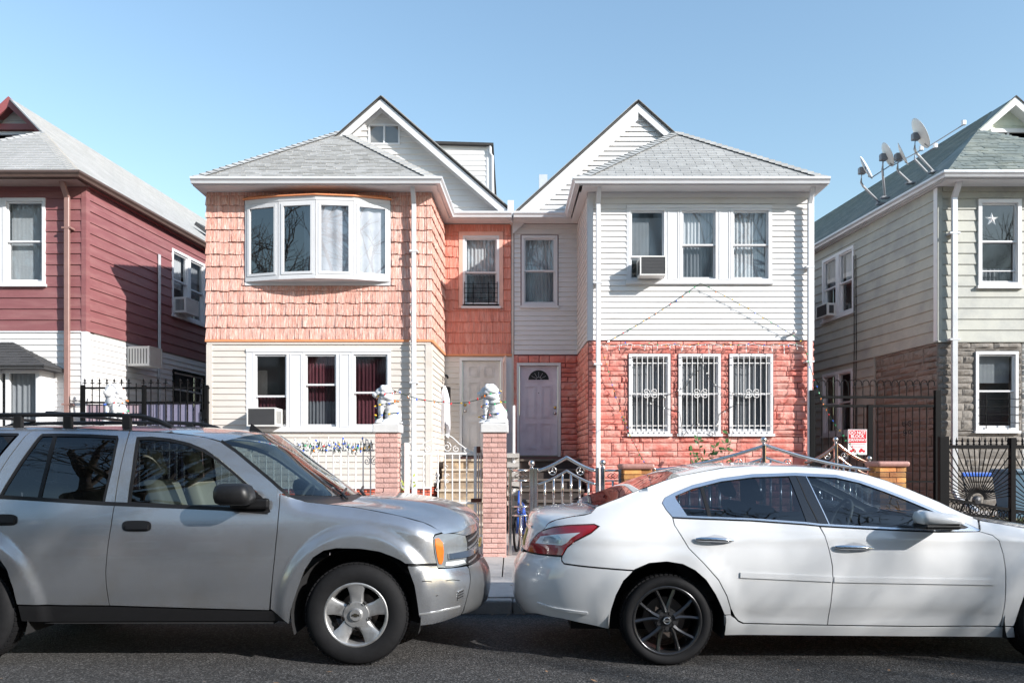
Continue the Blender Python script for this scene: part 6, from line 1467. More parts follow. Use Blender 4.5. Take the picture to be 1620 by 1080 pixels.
for i in range(11): bar_with_collars(SG, lerp(qa, qb, (i+.5)/11), YQ, zb, q0-.2+(q1-q0)*sagp((i+.5)/11))
ball_post(SG, X(1322, YQ), YQ, Z(701, YQ), .05); ball_post(SG, X(1375, YQ), YQ, Z(731, YQ), .05)
for px in (1309, 1336): star_ring(SG, X(px, YQ), Z(721, YQ), YQ)
# black driveway gate on the left
YK = 15.15
BG = thing('driveway_gate', (X(230, YK), YK, .2), 'black iron driveway gate with spear tips and lavender slats beside the maroon house', 'gate')
ba, bb = X(128, YK), X(331, YK); mid = X(228, YK)
lav = M('lavender_slat', (.19, .18, .26), .55, var=.12)
for x in (ba+.035, mid, bb-.05): MB().bbox(x-.035, x+.035, YK-.035, YK+.035, .2, Z(609, YK), .006).build('post', iron_black, BG)
for py in (613.5, 636.5, 655): MB().box(ba, bb if py != 655 else mid, YK-.02, YK+.02, Z(py, YK)-.018, Z(py, YK)+.018).build('rail', iron_black, BG)
MB().box(ba, bb, YK-.02, YK+.02, .32, .37).build('rail', iron_black, BG)
n = 17
for i in range(n):
    x = lerp(ba+.09, bb-.12, i/(n-1)); b = MB().tube([(x, YK-.028, .35), (x, YK-.028, Z(606, YK))], .011, 6).build('bar', iron_black, BG)
    if i not in (7, 12):
        zt2 = Z(606, YK); mb = MB().lathe([(.001, .09), (.022, .045), (.008, .02), (.02, .01), (.02, 0), (.001, 0)], Matrix.Translation((x, YK-.028, zt2)), 8)
        for sg in (-1, 1): mb.tube([(x, YK-.028, zt2-.02), (x+sg*.03, YK-.028, zt2+.01), (x+sg*.05, YK-.028, zt2-.01)], .006, 5)
        mb.build('spear_tip', iron_black, b)
for i in range(8):
    x0 = lerp(mid+.05, bb-.16, i/8); MB().box(x0, x0+.105, YK+.005, YK+.02, .36, Z(638, YK)).build('slat', lav, BG)
for i in range(9):
    x0 = lerp(ba+.09, mid-.06, i/9); MB().box(x0, x0+.12, YK+.025, YK+.035, .36, Z(639, YK)).build('slat', M('pink_slat', (.38, .29, .33), .6), BG)
MB().bbox(bb-.115, bb-.03, YK-.06, YK-.036, Z(663, YK), Z(648, YK), .006).build('lock_box', iron_black, BG)
# black hooped gate on the right
HG = thing('driveway_gate', (X(1385, YK), YK, .2), 'tall black iron gate with hooped top beside the coral house', 'gate')
ha, hb = X(1281, YK), X(1487, YK)
for x, w_ in ((ha+.04, .09), (X(1376, YK), .10), (hb-.05, .11)): MB().bbox(x-w_/2, x+w_/2, YK-.04, YK+.04, .2, Z(617 if w_ > .1 or x < ha+.1 else 640, YK), .006).build('post', iron_black, HG)
for py in (628, 642): MB().box(ha, hb, YK-.022, YK+.022, Z(py, YK)-.022, Z(py, YK)+.022).build('rail', iron_black, HG)
MB().box(ha, hb, YK-.02, YK+.02, .3, .35).build('rail', iron_black, HG); MB().box(ha, hb, YK-.02, YK+.02, 1.12, 1.15).build('rail', iron_black, HG)
n = 18
for i in range(n):
    x = lerp(ha+.10, hb-.12, i/(n-1)); MB().tube([(x, YK, .3), (x, YK, Z(643, YK))], .0105, 6).build('bar', iron_black, HG)
for i in range(17):
    x = lerp(ha+.10, hb-.16, i/16); r = .058; z0 = Z(627, YK); zt2 = Z(606, YK)-.0
    MB().tube([(x-r, YK, z0), (x-r, YK, zt2)]+[(x-r*math.cos(R(a)), YK, zt2+r*math.sin(R(a))) for a in (30, 60, 90, 120, 150, 180)]+[(x+r, YK, zt2-.05)], .009, 6).build('hoop', iron_black, HG)
mb = MB(); cx, cz = X(1434, YK), Z(677, YK)
for k in range(4):
    a = R(45+90*k); mb.tube(scroll((cx+.07*math.cos(a), cz+.11*math.sin(a)), .045, .06, 1.3, a, y=YK-.03), .008, 5)
mb.build('scroll_ornament', iron_black, HG)
# fan pattern fence on the right
FF = thing('fan_fence', (X(1560, 11), 11, .3), 'black iron fence with sunburst rays and spear tips in front of the sage house', 'fence')
YF = 11.0; fz1 = Z(706, YF)
def fan(pl, pr, bl, br, cxp):
    xl, xr = X(pl, YF), X(pr, YF); zl, zr = Z(bl, YF), Z(br, YF); cx = X(cxp, YF); cz = lerp(zl, zr, (cxp-pl)/(pr-pl))+.05
    MB().box(xl, xr, YF-.02, YF+.02, fz1-.028, fz1+.022).build('rail', iron_black, FF)
    for dz in (.0, -.17): MB().hexa([(xl, YF-.02, zl+dz-.02), (xr, YF-.02, zr+dz-.02), (xr, YF+.02, zr+dz-.02), (xl, YF+.02, zl+dz-.02), (xl, YF-.02, zl+dz+.02), (xr, YF-.02, zr+dz+.02), (xr, YF+.02, zr+dz+.02), (xl, YF+.02, zl+dz+.02)]).build('rail', iron_black, FF)
    nr = 26
    for i in range(nr):
        a = lerp(R(172), R(8), i/(nr-1)); dx, dz = math.cos(a), math.sin(a)
        ts = [t for t in ((fz1-.03-cz)/dz if dz > 1e-6 else 9, (xr-cx)/dx if dx > 1e-6 else 9, (xl-cx)/dx if dx < -1e-6 else 9) if t > 0]; t = min(ts)
        MB().tube([(cx+dx*.10, YF, cz+dz*.10), (cx+dx*t, YF, cz+dz*t)], .0075, 6).build('ray', iron_black, FF)
    MB().lathe([(.001, .03), (.045, .02), (.06, 0), (.065, -.02), (.001, -.02)], Matrix.Translation((cx, YF, cz)) @ Matrix.Rotation(R(90), 4, 'X'), 24).build('sunburst_hub', M('hub_iron', (.08, .08, .085), .35, metal=.6), FF)
    n = 11
    for i in range(n):
        x = lerp(xl+.03, xr-.03, i/(n-1)); MB().lathe([(.001, .11), (.018, .05), (.007, .03), (.016, .02), (.016, .01), (.008, 0)], Matrix.Translation((x, YF, fz1+.02)), 8).build('spear_tip', iron_black, FF)
    k = 13
    for i in range(k):
        t = (i+.5)/k; x = lerp(xl, xr, t); z = lerp(zl, zr, t)-.085
        MB().lathe([(.056+.008*math.cos(q*math.pi/3), .008*math.sin(q*math.pi/3)) for q in range(6)], Matrix.Translation((x, YF, z)) @ Matrix.Rotation(R(90), 4, 'X'), 16, True).build('ring', iron_black, FF)
fan(1501, 1598, 789, 806, 1546); fan(1604, 1712, 807, 824, 1655)
for px in (1489, 1496, 1601): MB().bbox(X(px, YF)-.035, X(px, YF)+.035, YF-.035, YF+.035, .2, Z(690 if px < 1500 else 692, YF), .006).build('post', iron_black, FF)
pb = tag(MB().box(X(1488, 11.1), X(1800, 11.1), 11.06, 14.4, .2, .62).build('raised_bed', concrete, None, base=(9, 11.1, .2)), 'low concrete planting bed behind the sunburst fence', 'planter')
# ---------------------------------------------------------------- grass strip
gm = MB(); g_ = random.Random(5)
for i in range(2600):
    x = g_.uniform(X(1490, 11.1), X(1760, 11.1)); y = g_.uniform(11.07, 11.9); a = g_.uniform(0, 6.28); h = g_.uniform(.03, .09); d = Vector((math.cos(a), math.sin(a), 0)); z = .62
    gm.add([Vector((x, y, z))+d*.004, Vector((x, y, z))-d*.004, Vector((x+g_.uniform(-.03, .03), y+g_.uniform(-.03, .03), z+h))], [(0, 1, 2)])
tag(obj('grass', gm.v, gm.f, M('grass', (.10, .13, .04), .8, var=.4, vs=20)), 'thin green grass on the bed behind the sunburst fence', 'grass', kind='stuff')
lm = MB()
for i in range(420):
    x = g_.uniform(X(1500, 12), X(1760, 12)); y = g_.uniform(11.3, 14); a = g_.uniform(0, 6.28); r = g_.uniform(.02, .045); d = Vector((math.cos(a), math.sin(a), g_.uniform(-.3, .3))); e = Vector((-math.sin(a), math.cos(a), g_.uniform(-.3, .3))); c = Vector((x, y, .635+g_.uniform(0, .03)))
    lm.add([c-d*r, c+e*r*.5, c+d*r, c-e*r*.5], [(0, 1, 2, 3)])
tag(obj('fallen_leaves', lm.v, lm.f, M('dead_leaf', (.26, .15, .08), .8, var=.4, vs=15)), 'brown fallen leaves on the bed before the sage house', 'leaves', kind='stuff')
# ---------------------------------------------------------------- statues, string lights, small things
def remeshed(mb, vox, sm=2):
    me = mesh('tmp', mb.v, mb.f); o = bpy.data.objects.new('tmp', me); COL.objects.link(o)
    md = o.modifiers.new('r', 'REMESH'); md.mode = 'VOXEL'; md.voxel_size = vox
    s = o.modifiers.new('s', 'SMOOTH'); s.factor = .5; s.iterations = sm
    dg = bpy.context.evaluated_depsgraph_get(); out = bpy.data.meshes.new_from_object(o.evaluated_get(dg)); bpy.data.objects.remove(o, do_unlink=True)
    out.polygons.foreach_set('use_smooth', [True]*len(out.polygons)); return out
def lion_mesh():
    q = MB(); E = lambda c, r: q.ball(c, 1, 18, 12, r)
    E((.075, 0, .10), (.095, .095, .10)); E((.05, .06, .085), (.085, .05, .085)); E((.05, -.06, .085), (.085, .05, .085))
    q.tube([(.07, 0, .12), (.02, 0, .21), (-.035, 0, .29)], [.085, .082, .075], 14)
    E((-.055, 0, .255), (.068, .075, .095)); E((-.025, 0, .365), (.090, .095, .105)); E((-.005, 0, .31), (.075, .085, .10))
    for a in range(10):      # mane locks
        t = 2*math.pi*a/10; E((-.06, .085*math.cos(t), .36+.088*math.sin(t)), (.036, .021, .024)); t += .3; E((-.02, .098*math.cos(t), .345+.10*math.sin(t)), (.045, .022, .026)); E((.02, .092*math.cos(t-.3), .30+.10*math.sin(t-.3)), (.05, .022, .03))
    E((-.095, 0, .365), (.058, .058, .068)); E((-.150, 0, .345), (.040, .038, .030)); E((-.145, 0, .322), (.03, .03, .016)); E((-.178, 0, .358), (.014, .018, .012))
    for s in (-1, 1):
        E((-.075, s*.052, .425), (.02, .02, .028)); E((-.135, s*.028, .385), (.014, .013, .011))
        q.tube([(-.065, s*.048, .27), (-.085, s*.05, .15), (-.085, s*.05, .04)], [.042, .032, .029], 12); E((-.108, s*.05, .026), (.045, .034, .026)); E((-.005, s*.088, .026), (.07, .034, .027))
    q.tube([(.15, .0, .05), (.16, .07, .03), (.09, .125, .025), (.0, .13, .03)], [.02, .018, .017, .024], 10)
    q.box(-.155, .17, -.13, .13, -.004, .014)
    return remeshed(q, .0062, 1)
LM = lion_mesh()
ztop = ZC+.13
def lion(label, px, rz, sc):
    me = LM.copy(); o = link('lion_statue', me, plaster, None, loc=(X(px, YP+.16), YP+.16, ztop+.002), rot=(0, 0, rz), scale=(sc,)*3)
    tag(o, label, 'statue', 'white lion statues on the brick piers'); return o
lion('white seated lion statue on the pier left of the white gate', 613.5, R(14), 1.12)
lion('white seated lion statue on the pier right of the white gate', 780, R(-6), 1.16)
lion('white seated lion statue showing above the silver SUV roof', 184, R(75), 1.16)
BULB = {k: M('bulb_'+k, c, .25, coat=1, var=.05) for k, c in dict(red=(.75, .02, .03), yellow=(.85, .50, .02), green=(.01, .38, .12), blue=(.03, .12, .65), orange=(.85, .22, .01)).items()}
wire_g = M('green_wire', (.01, .045, .025), .5)
wire_w = M('white_wire', (.75, .75, .74), .5)
srn = random.Random(11)
def string(label, pts, spacing=.13, wire=None, r=.0050, colors=('red', 'yellow', 'green', 'blue', 'orange'), bl=.036, br=.0115, group=None, name='string_lights'):
    pts = [Vector(p) for p in pts]; t = thing(name, pts[0], label, 'string lights', group)
    MB().tube(pts, r, 5).build('wire', wire or wire_g, t)
    acc = 0; groups = {}
    for a, b in zip(pts, pts[1:]):
        L = (b-a).length; u = spacing-acc
        while u < L:
            p = a+(b-a)*(u/L); d = Vector((srn.uniform(-.7, .7), srn.uniform(-.6, .1), srn.uniform(-1, .4))).normalized(); k = srn.choice(colors)
            mb = groups.setdefault(k, MB()); mb.tube([p, p+d*bl*.35, p+d*bl*.7, p+d*bl], [br*.7, br, br*.8, br*.15], 6); u += spacing
        acc = (acc+L) % spacing
    for k, mb in groups.items(): o = mb.build(k+'_bulbs', BULB[k] if k in BULB else k_white, t); o['kind'] = 'stuff'
    return t
k_white = M('bulb_white', (.78, .78, .74), .3)
BULB['white'] = k_white
def sagline(a, b, sag, n=14): 
    a, b = Vector(a), Vector(b); return [a.lerp(b, i/n)+Vector((0, 0, -sag*4*(i/n)*(1-i/n))) for i in range(n+1)]
yl = YP+.1
string('coloured string lights hanging between the two lion statues at the white gate', sagline(P(620, 616, yl), P(700, 636, yl), .035)+sagline(P(700, 636, yl), P(776, 624.5, yl), .05)[1:], .12)
def wrap(px, label, h=.5):
    c = Vector((X(px, YP+.16), YP+.16, ztop)); pts = []
    for i in range(70):
        t = i/69; a = t*2*math.pi*3.6; rr = lerp(.185, .13, t)*(1 if t < .75 else 1-.6*(t-.75)/.25); pts.append(c+Vector((rr*math.cos(a)*1.0, rr*.85*math.sin(a), .02+h*t)))
    string(label, pts, .105, group='strings wound round the lions')
wrap(613.5, 'coloured lights wound round the lion left of the white gate'); wrap(780, 'coloured lights wound round the lion right of the white gate'); wrap(184, 'coloured lights wound round the lion above the SUV roof')
# tangled net on the white fence
pts = []
for i in range(230):
    t = i/229; pts.append(Vector((lerp(X(395, yf_), X(591, yf_), t), yf_-.03+srn.uniform(-.02, .02), wfz+.03+.05*math.sin(i*1.9)+srn.uniform(-.05, .06))))
string('tangled net of coloured lights along the top of the white fence', pts, .62)
pts = [Vector((lerp(X(395, yf_), X(591, yf_), i/120), yf_-.035, wfz+.05+.09*math.sin(i*2.3)+srn.uniform(-.05, .05))) for i in range(121)]
string('white wired fairy lights snagged over the white fence top', pts, .14, wire_w, .005, ('white', 'white', 'blue'))
yh = YB-.10
string('coloured lights rising in a peak on the white siding, left arm', sagline(P(952, 545, yh), P(1108, 448, yh), .05), .15)
string('coloured lights falling from the peak on the white siding, right arm', sagline(P(1108, 448, yh), P(1270, 540, yh), -.03), .17)
string('coloured lights draped along the top of the coral stone', sum([sagline(P(a, 541+(i % 2)*2, yh), P(a+40, 541+((i+1) % 2)*2, yh), .05, 6) for i, a in enumerate(range(950, 1270, 40))], []), .16)
ic = []
for i in range(33):
    px = 950+i*10; ic.append(P(px, 546+2*math.sin(i), yh-.01))
    if i % 2: ic += [P(px+srn.uniform(-2, 2), 552+srn.uniform(0, 10), yh-.01), P(px+.5, 546, yh-.01)]
string('white icicle lights hanging over the coral windows', ic, .11, wire_w, .0055, ('white',), .03, .009)
string('coloured lights trailing diagonally down the coral stone to the pier', sagline(P(953, 556, yh), P(985, 660, yh), .02, 8)+sagline(P(985, 660, 14), P(1022, 735, 12.6), .05, 10), .13)
string('coloured lights running down from the coral house corner past the red sign', sagline(P(1270, 541, yh), P(1297, 625, 14.9), .03, 8)+sagline(P(1297, 625, 14.9), P(1342, 700, 14.2), .08, 8)[1:]+sagline(P(1342, 700, 14.2), P(1378, 735, 13.2), .05, 6)[1:], .13)
pts = [P(650+1.2*math.sin(i*1.7), 470+i*7, YB-.14) for i in range(40)]
string('pale icicle lights hanging beside the front downspout of the shingled house', pts, .14, wire_w, .006, ('white',), .03, .009)
st = [P(px, py, YB-.115) for px, py in ((1108, 585), (1098, 588), (1085, 612), (1066, 620), (1028, 638), (1052, 645), (1075, 652), (1078, 672), (1080, 690), (1100, 668), (1132, 688), (1138, 655), (1160, 642), (1185, 630), (1150, 618), (1130, 608), (1118, 588), (1108, 562))]
string('dark star shaped light string hung across the barred windows', st, .3, M('black_wire', (.015, .015, .016), .5), .006, ('white',), .035, .014)
# ghost decoration and wall lantern
Yg = 16.7; gx_ = X(703, Yg); gq = MB(); n = 20; rows = []
for i in range(15):
    t = i/14; z = lerp(Z(611, Yg), Z(678, Yg), t); r = .03+.085*min(1, t*3.2)**.7*(1-.42*t); row = []
    for j in range(n):
        a = 2*math.pi*j/n; rr = r*(.85+.5*t*math.sin(a*4+t*2)+.15*math.sin(a*7)); zz = z-(.16*t*t*math.sin(a*2+.6)+.05*t*math.sin(a*5)); row.append(Vector((gx_+.02*t+rr*math.cos(a), Yg+rr*math.sin(a)*.7, zz)))
    rows.append(row)
gq.v = [p for r in rows for p in r]+[Vector((gx_, Yg, Z(609, Yg)))]
for i in range(14):
    for j in range(n): gq.f.append((i*n+j, i*n+(j+1) % n, (i+1)*n+(j+1) % n, (i+1)*n+j))
for j in range(n): gq.f.append((j, len(gq.v)-1, (j+1) % n))
GH = thing('ghost_decoration', (gx_, Yg, Z(645, Yg)), 'white cloth ghost hanging by the corner next to the white door', 'decoration')
gq.build('cloth', M('white_cloth', (.72, .73, .78), .9, var=.06), GH, True); MB().bbox(gx_-.10, gx_+.12, Yg+.05, Yg+.16, Z(636, Yg), Z(611, Yg), .02).build('black_backing', iron_black, GH)
MB().tube([(gx_, Yg, Z(610, Yg)), (gx_, Yg+.08, Z(603, Yg))], .004, 5).build('cord', iron_black, GH)
LN = thing('wall_lantern', (gx_, 17, Z(600, 17)), 'small black wall lamp above the cloth ghost', 'lamp')
mb = MB().tube([(X(700, 17), 17.28, Z(596, 17)), (X(700, 17), 17.05, Z(592, 17)), (X(698, 17), 16.95, Z(600, 17))], .015, 8); mb.build('arm', iron_black, LN); MB().lathe([(.001, .06), (.05, .04), (.06, 0), (.045, -.08), (.03, -.12), (.001, -.125)], Matrix.Translation(P(697, 601, 16.93)), 14).build('lamp_head', iron_black, LN, True)
MB().lathe([(.001, .05), (.045, .035), (.055, 0), (.05, -.005)], Matrix.Translation(P(706, 596, 16.95)) @ Matrix.Rotation(R(50), 4, 'Y'), 14).build('lamp_head', iron_black, LN, True)
# no-parking sign
def text_mesh(body, size):
    cu = bpy.data.curves.new('t', 'FONT'); cu.body = body; cu.size = size; cu.align_x = 'CENTER'; cu.align_y = 'CENTER'; cu.extrude = .0008; cu.offset = size*.018
    o = bpy.data.objects.new('t', cu); COL.objects.link(o); me = bpy.data.meshes.new_from_object(o.evaluated_get(bpy.context.evaluated_depsgraph_get())); bpy.data.objects.remove(o, do_unlink=True); return me
Ys = 15.03; sx0, sx1, sz0, sz1 = X(1341.5, Ys), X(1371.5, Ys), Z(719, Ys), Z(679, Ys)
SN = thing('parking_sign', ((sx0+sx1)/2, Ys, sz0), 'red and white do not block driveway sign on the black hooped gate', 'sign')
sw_ = M('sign_white', (.78, .76, .75), .4); sr_ = M('sign_red', (.55, .012, .025), .4, var=.04)
MB().bbox(sx0, sx1, Ys, Ys+.006, sz0, sz1, .0025).build('plate', sw_, SN); hr = sz1-sz0; zd = sz0+hr*.47
MB().box(sx0+.012, sx1-.012, Ys-.002, Ys-.0005, zd, sz1-.012).build('red_field', sr_, SN)
for body, z, s in (('DO NOT', .87, .085), ('BLOCK', .725, .085), ('DRIVEWAY', .575, .072)):
    o = link('lettering', text_mesh(body, s), sw_, SN, loc=((sx0+sx1)/2, Ys-.004, sz0+hr*z), rot=(R(90), 0, 0), scale=(.92, 1, 1))
for i in range(3): MB().box(sx0+.03+.012*i, sx1-.03-.012*i, Ys-.002, Ys-.0005, sz0+hr*(.41-.055*i), sz0+hr*(.425-.055*i)).build('small_print', sr_, SN)
for sg in (-1, 1):
    c = (sx0+sx1)/2+sg*.085; z = sz0+hr*.12; mb = MB()
    mb.prism([(-.06, 0), (.06, 0), (.06, .03), (.02, .035), (.005, .065), (-.03, .065), (-.035, .035), (-.06, .03)], lambda a, b, d: (c+sg*a, d, z+b), Ys-.002, Ys-.0005)
    for q in (-.035, .035): mb.lathe([(.001, .0), (.017, .0), (.017, .001), (.001, .001)], Matrix.Translation((c+q, Ys-.0008, z)) @ Matrix.Rotation(R(90), 4, 'X'), 12)
    mb.build('tow_pictogram', sr_, SN)
# satellite dishes on the sage roof
dish_m = M('dish_white', (.66, .65, .63), .5, var=.08, vs=8); dish_g = M('dish_grey', (.20, .21, .23), .5)
def dish(label, cpx, cpy, Yc_, r, foot, az, el, lnb):
    c = P(cpx, cpy, Yc_); f = P(foot[0], foot[1], Yc_+foot[2]); t = thing('satellite_dish', f, label, 'satellite dish', 'satellite dishes on the sage roof')
    d = Vector((math.cos(R(el))*math.sin(R(az)), -math.cos(R(el))*math.cos(R(az)), math.sin(R(el)))); M4 = Matrix.Translation(c) @ d.to_track_quat('Z', 'Y').to_matrix().to_4x4()
    pr = [(r*k/8+.0005, .16*r*(k/8)**2) for k in range(9)]; pr2 = [(a, b-.012) for a, b in pr[::-1]]
    MB().lathe(pr+[(r+.006, .16*r-.004)]+pr2, M4, 36).build('reflector', dish_m, t, True)
    b = c-d*.06; mb = MB().bbox(b.x-.07, b.x+.07, b.y-.06, b.y+.06, b.z-.08, b.z+.06, .015); mb.build('bracket', dish_g, t)
    k = Vector((b.x-.02, b.y, b.z-.26)); MB().tube([b, k, lerp(k, f, .12)-Vector((0, 0, .03)), f], .024, 10).build('mast', alu_grey, t, True)
    MB().bbox(f.x-.09, f.x+.09, f.y-.06, f.y+.06, f.z-.03, f.z+.015, .008).build('foot', dish_g, t)
    if lnb:
        lo = M4 @ Vector((0, -r*.98, .12*r)); tip = lo+d*lnb+Vector((0, 0, .03)); MB().tube([M4 @ Vector((0, -r*.7, -.0)), lo, tip], .011, 7).build('arm', dish_g, t)
        MB().bbox(tip.x-.05, tip.x+.03, tip.y-.03, tip.y+.03, tip.z-.02, tip.z+.08, .012).build('receiver', alu_grey, t)
dish('round white satellite dish lowest and leftmost on the sage roof', 1368, 267, 17.0, .265, (1393, 322, .35), 50, 22, .62)
dish('thin white satellite dish second from the left on the sage roof', 1402, 246, 16.7, .26, (1400, 312, .5), 76, 24, .60)
dish('small white satellite dish third from the left on the sage roof', 1426, 245, 16.4, .245, (1440, 289, .4), 58, 22, .55)
dish('largest white satellite dish highest on the sage roof with long receiver arm', 1453, 213, 15.9, .32, (1477, 272, .3), 74, 28, .72)
MB().tube([P(1448, 236, 15.9), P(1447, 252, 15.9), P(1466, 272, 16.1)], .022, 8).build('brace', alu_grey, bpy.data.objects['satellite_dish.003'])
# star ornament in the sage upstairs window
sc_ = qf.pt(lerp(guw[0], guw[1], .36), -.035, lerp(guw[2], guw[3], .78)); mb = MB(); pts = []
for i in range(10): rr = (.135 if i % 2 == 0 else .055); a = R(90+36*i); pts.append(Vector((sc_.x+rr*math.cos(a), sc_.y, sc_.z+rr*math.sin(a))))
f0 = Vector((sc_.x, sc_.y-.03, sc_.z)); f1 = Vector((sc_.x, sc_.y+.012, sc_.z)); mb.v = pts+[f0, f1]
for i in range(10): mb.f += [(i, (i+1) % 10, 10), ((i+1) % 10, i, 11)]
SO = tag(mb.build('star_ornament', M('star_silver', (.72, .70, .70), .35, metal=.3), None, base=sc_), 'silver paper star hanging in the upstairs window of the sage house', 'ornament')
# little blue bicycle behind the steel gate
YBk = 11.5; BK = thing('bicycle', (X(826, YBk), YBk, .2), 'blue bicycle leaning behind the steel side panel next to the pink pier', 'bicycle')
blue = M('blue_paint', (.02, .09, .42), .3, coat=.6); bx_, bz_ = X(818, YBk), .2
a_, b_ = Vector((bx_+.0, YBk, .2+.27)), Vector((bx_+.14, YBk+.75, .2+.27)); hd = Vector((bx_+.03, YBk+.10, 1.02)); se = Vector((bx_+.10, YBk+.55, .86)); bbk = Vector((bx_+.07, YBk+.36, .42))
mb = MB(); [mb.tube([p, q], .02, 10) for p, q in ((hd, bbk), (hd-Vector((0, 0, .1)), se), (se, bbk), (bbk, b_), (se, b_))]; mb.build('frame', blue, BK, True)
MB().tube([hd+Vector((0, 0, .06)), a_], .017, 10).build('fork', blue, BK, True); MB().tube([hd+Vector((-.22, .05, .14)), hd+Vector((0, 0, .10)), hd+Vector((.22, .05, .14))], .013, 8).build('handlebar', black_plastic, BK, True)
MB().bbox(se.x-.06, se.x+.06, se.y-.12, se.y+.10, se.z+.02, se.z+.08, .02).build('saddle', black_plastic, BK)
for p in (a_, b_):
    ax = Vector((.98, -.18, 0)); M4 = Matrix.Translation(p) @ ax.to_track_quat('Z', 'Y').to_matrix().to_4x4()
    w_ = MB().lathe([(.25+.018*math.cos(k*math.pi/4), .018*math.sin(k*math.pi/4)) for k in range(8)], M4, 32, True).build('wheel', black_rubber, BK, True)
    mb = MB()
    for k in range(14): aa = 2*math.pi*k/14; mb.tube([M4 @ Vector((0, 0, .02*(1 if k % 2 else -1))), M4 @ Vector((.24*math.cos(aa), .24*math.sin(aa), 0))], .0018, 4)
    mb.build('spokes', chrome, w_)
# plants
def leaf_plant(name, label, base, stems, h, spread, nleaf, m, ls, seed, thorn=False):
    g = random.Random(seed); t = thing(name, base, label, 'plant'); sm_ = MB(); lf = MB(); b = Vector(base)
    for i in range(stems):
        a = g.uniform(0, 6.28); e = b+Vector((math.cos(a)*spread*g.uniform(.3, 1), math.sin(a)*spread*.5*g.uniform(.2, 1), h*g.uniform(.6, 1))); mid_ = b.lerp(e, .5)+Vector((g.uniform(-.06, .06), g.uniform(-.05, .05), h*.08)); sm_.tube([b, mid_, e], [.008, .006, .003], 5)
        for j in range(nleaf):
            p = mid_.lerp(e, g.uniform(-.1, 1.0))+Vector((g.uniform(-.05, .05), g.uniform(-.05, .05), g.uniform(-.04, .04))); d = Vector((g.uniform(-1, 1), g.uniform(-1, 1), g.uniform(-.5, .8))).normalized(); u = d.orthogonal().normalized(); r = ls*g.uniform(.6, 1.2)
            lf.add([p, p+d*r*.5+u*r*.32, p+d*r, p+d*r*.5-u*r*.32], [(0, 1, 2, 3)])
    sm_.build('stem', M('stem_brown', (.09, .07, .04), .8), t); o = lf.build('foliage', m, t); return t
leafg = M('leaf_green', (.045, .11, .03), .5, var=.4, vs=25); leafy = M('leaf_yellow_green', (.30, .34, .06), .6, var=.3, vs=20)
leaf_plant('rose_bush', 'straggly rose bush with few green leaves against the coral stone', (X(1125, 14.6), 14.6, .2), 11, 1.95, .55, 12, leafg, .13, 3)
leaf_plant('potted_plant', 'yellow green grassy plant beside the white gate post', (X(641, 12.2), 12.2, .2), 14, 1.15, .13, 8, leafy, .07, 8)
# bins and clutter in the sage front yard
for px, m_, lab in ((1612, M('bin_blue_grey', (.06, .12, .17), .5), 'blue grey wheeled bin behind the sunburst fence at the right edge'), (1652, M('bin_green', (.03, .08, .05), .5), 'green wheeled bin at the far right behind the fence')):
    xx = X(px, 12.6); t = thing('wheelie_bin', (xx, 12.6, .62), lab, 'bin')
    mb = MB().hexa([(xx-.20, 12.35, .62), (xx+.20, 12.35, .62), (xx+.20, 12.8, .62), (xx-.20, 12.8, .62), (xx-.26, 12.28, 1.32), (xx+.26, 12.28, 1.32), (xx+.26, 12.88, 1.32), (xx-.26, 12.88, 1.32)]); mb.build('body', m_, t); MB().bbox(xx-.28, xx+.28, 12.24, 12.92, 1.322, 1.39, .025).build('lid', m_, t); MB().tube([(xx-.2, 12.95, 1.3), (xx+.2, 12.95, 1.3)], .018, 8).build('handle', m_, t)
CHR = thing('garden_chair', (X(1562, 13), 13, .62), 'folded garden chair with blue top rail behind the sunburst rays', 'chair')
cx = X(1562, 13)
for dx in (-.27, .27): MB().tube([(cx+dx, 13.0, .62), (cx+dx, 13.25, 1.30)], .014, 8).build('leg', black_plastic, CHR); MB().tube([(cx+dx, 13.35, .62), (cx+dx, 12.98, 1.06)], .014, 8).build('leg', black_plastic, CHR)
MB().bbox(cx-.28, cx+.28, 13.21, 13.27, 1.26, 1.33, .015).build('top_rail', M('chair_blue', (.03, .13, .55), .5), CHR); MB().bbox(cx-.26, cx+.26, 12.95, 13.3, 1.0, 1.04, .012).build('seat', black_plastic, CHR)
# ---------------------------------------------------------------- bare street trees on the photographer's side
bark = M('tree_bark', (.10, .08, .065), .9, var=.3, vs=12, bump=.4, bs=30)
def tree(label, base, h, seed, lean=(0, 0)):
    g = random.Random(seed); t = thing('bare_tree', base, label, 'tree', 'bare street trees across the road'); T = MB(); C = MB()
    def grow(p, d, L, r, lv):
        pts = [p]; q = p.copy(); dd = d.copy(); n = 4
        for i in range(n):
            dd = (dd+Vector((g.uniform(-1, 1), g.uniform(-1, 1), g.uniform(-.3, .6)))*.14).normalized(); q = q+dd*L/n; pts.append(q.copy())
        (T if lv == 0 else C).tube(pts, [lerp(r, r*.62, i/n) for i in range(n+1)], 7 if lv < 2 else 4, cap=False)
        if lv >= 6: return
        for k in range(4 if lv < 1 else 3):
            a = g.uniform(0, 6.28); sp = g.uniform(.35, .85); o = dd.orthogonal().normalized(); o2 = dd.cross(o); nd = (dd*math.cos(sp)+(o*math.cos(a)+o2*math.sin(a))*math.sin(sp)+Vector((0, 0, .12))).normalized()
            grow(pts[-1] if k < 2 else pts[g.choice((2, 3))], nd, L*g.uniform(.62, .82), r*g.uniform(.5, .66), lv+1)
    grow(Vector(base), Vector((lean[0], lean[1], 1)).normalized(), h*.30, h*.022, 0)
    T.build('trunk', bark, t, True); C.build('crown', bark, t, True)
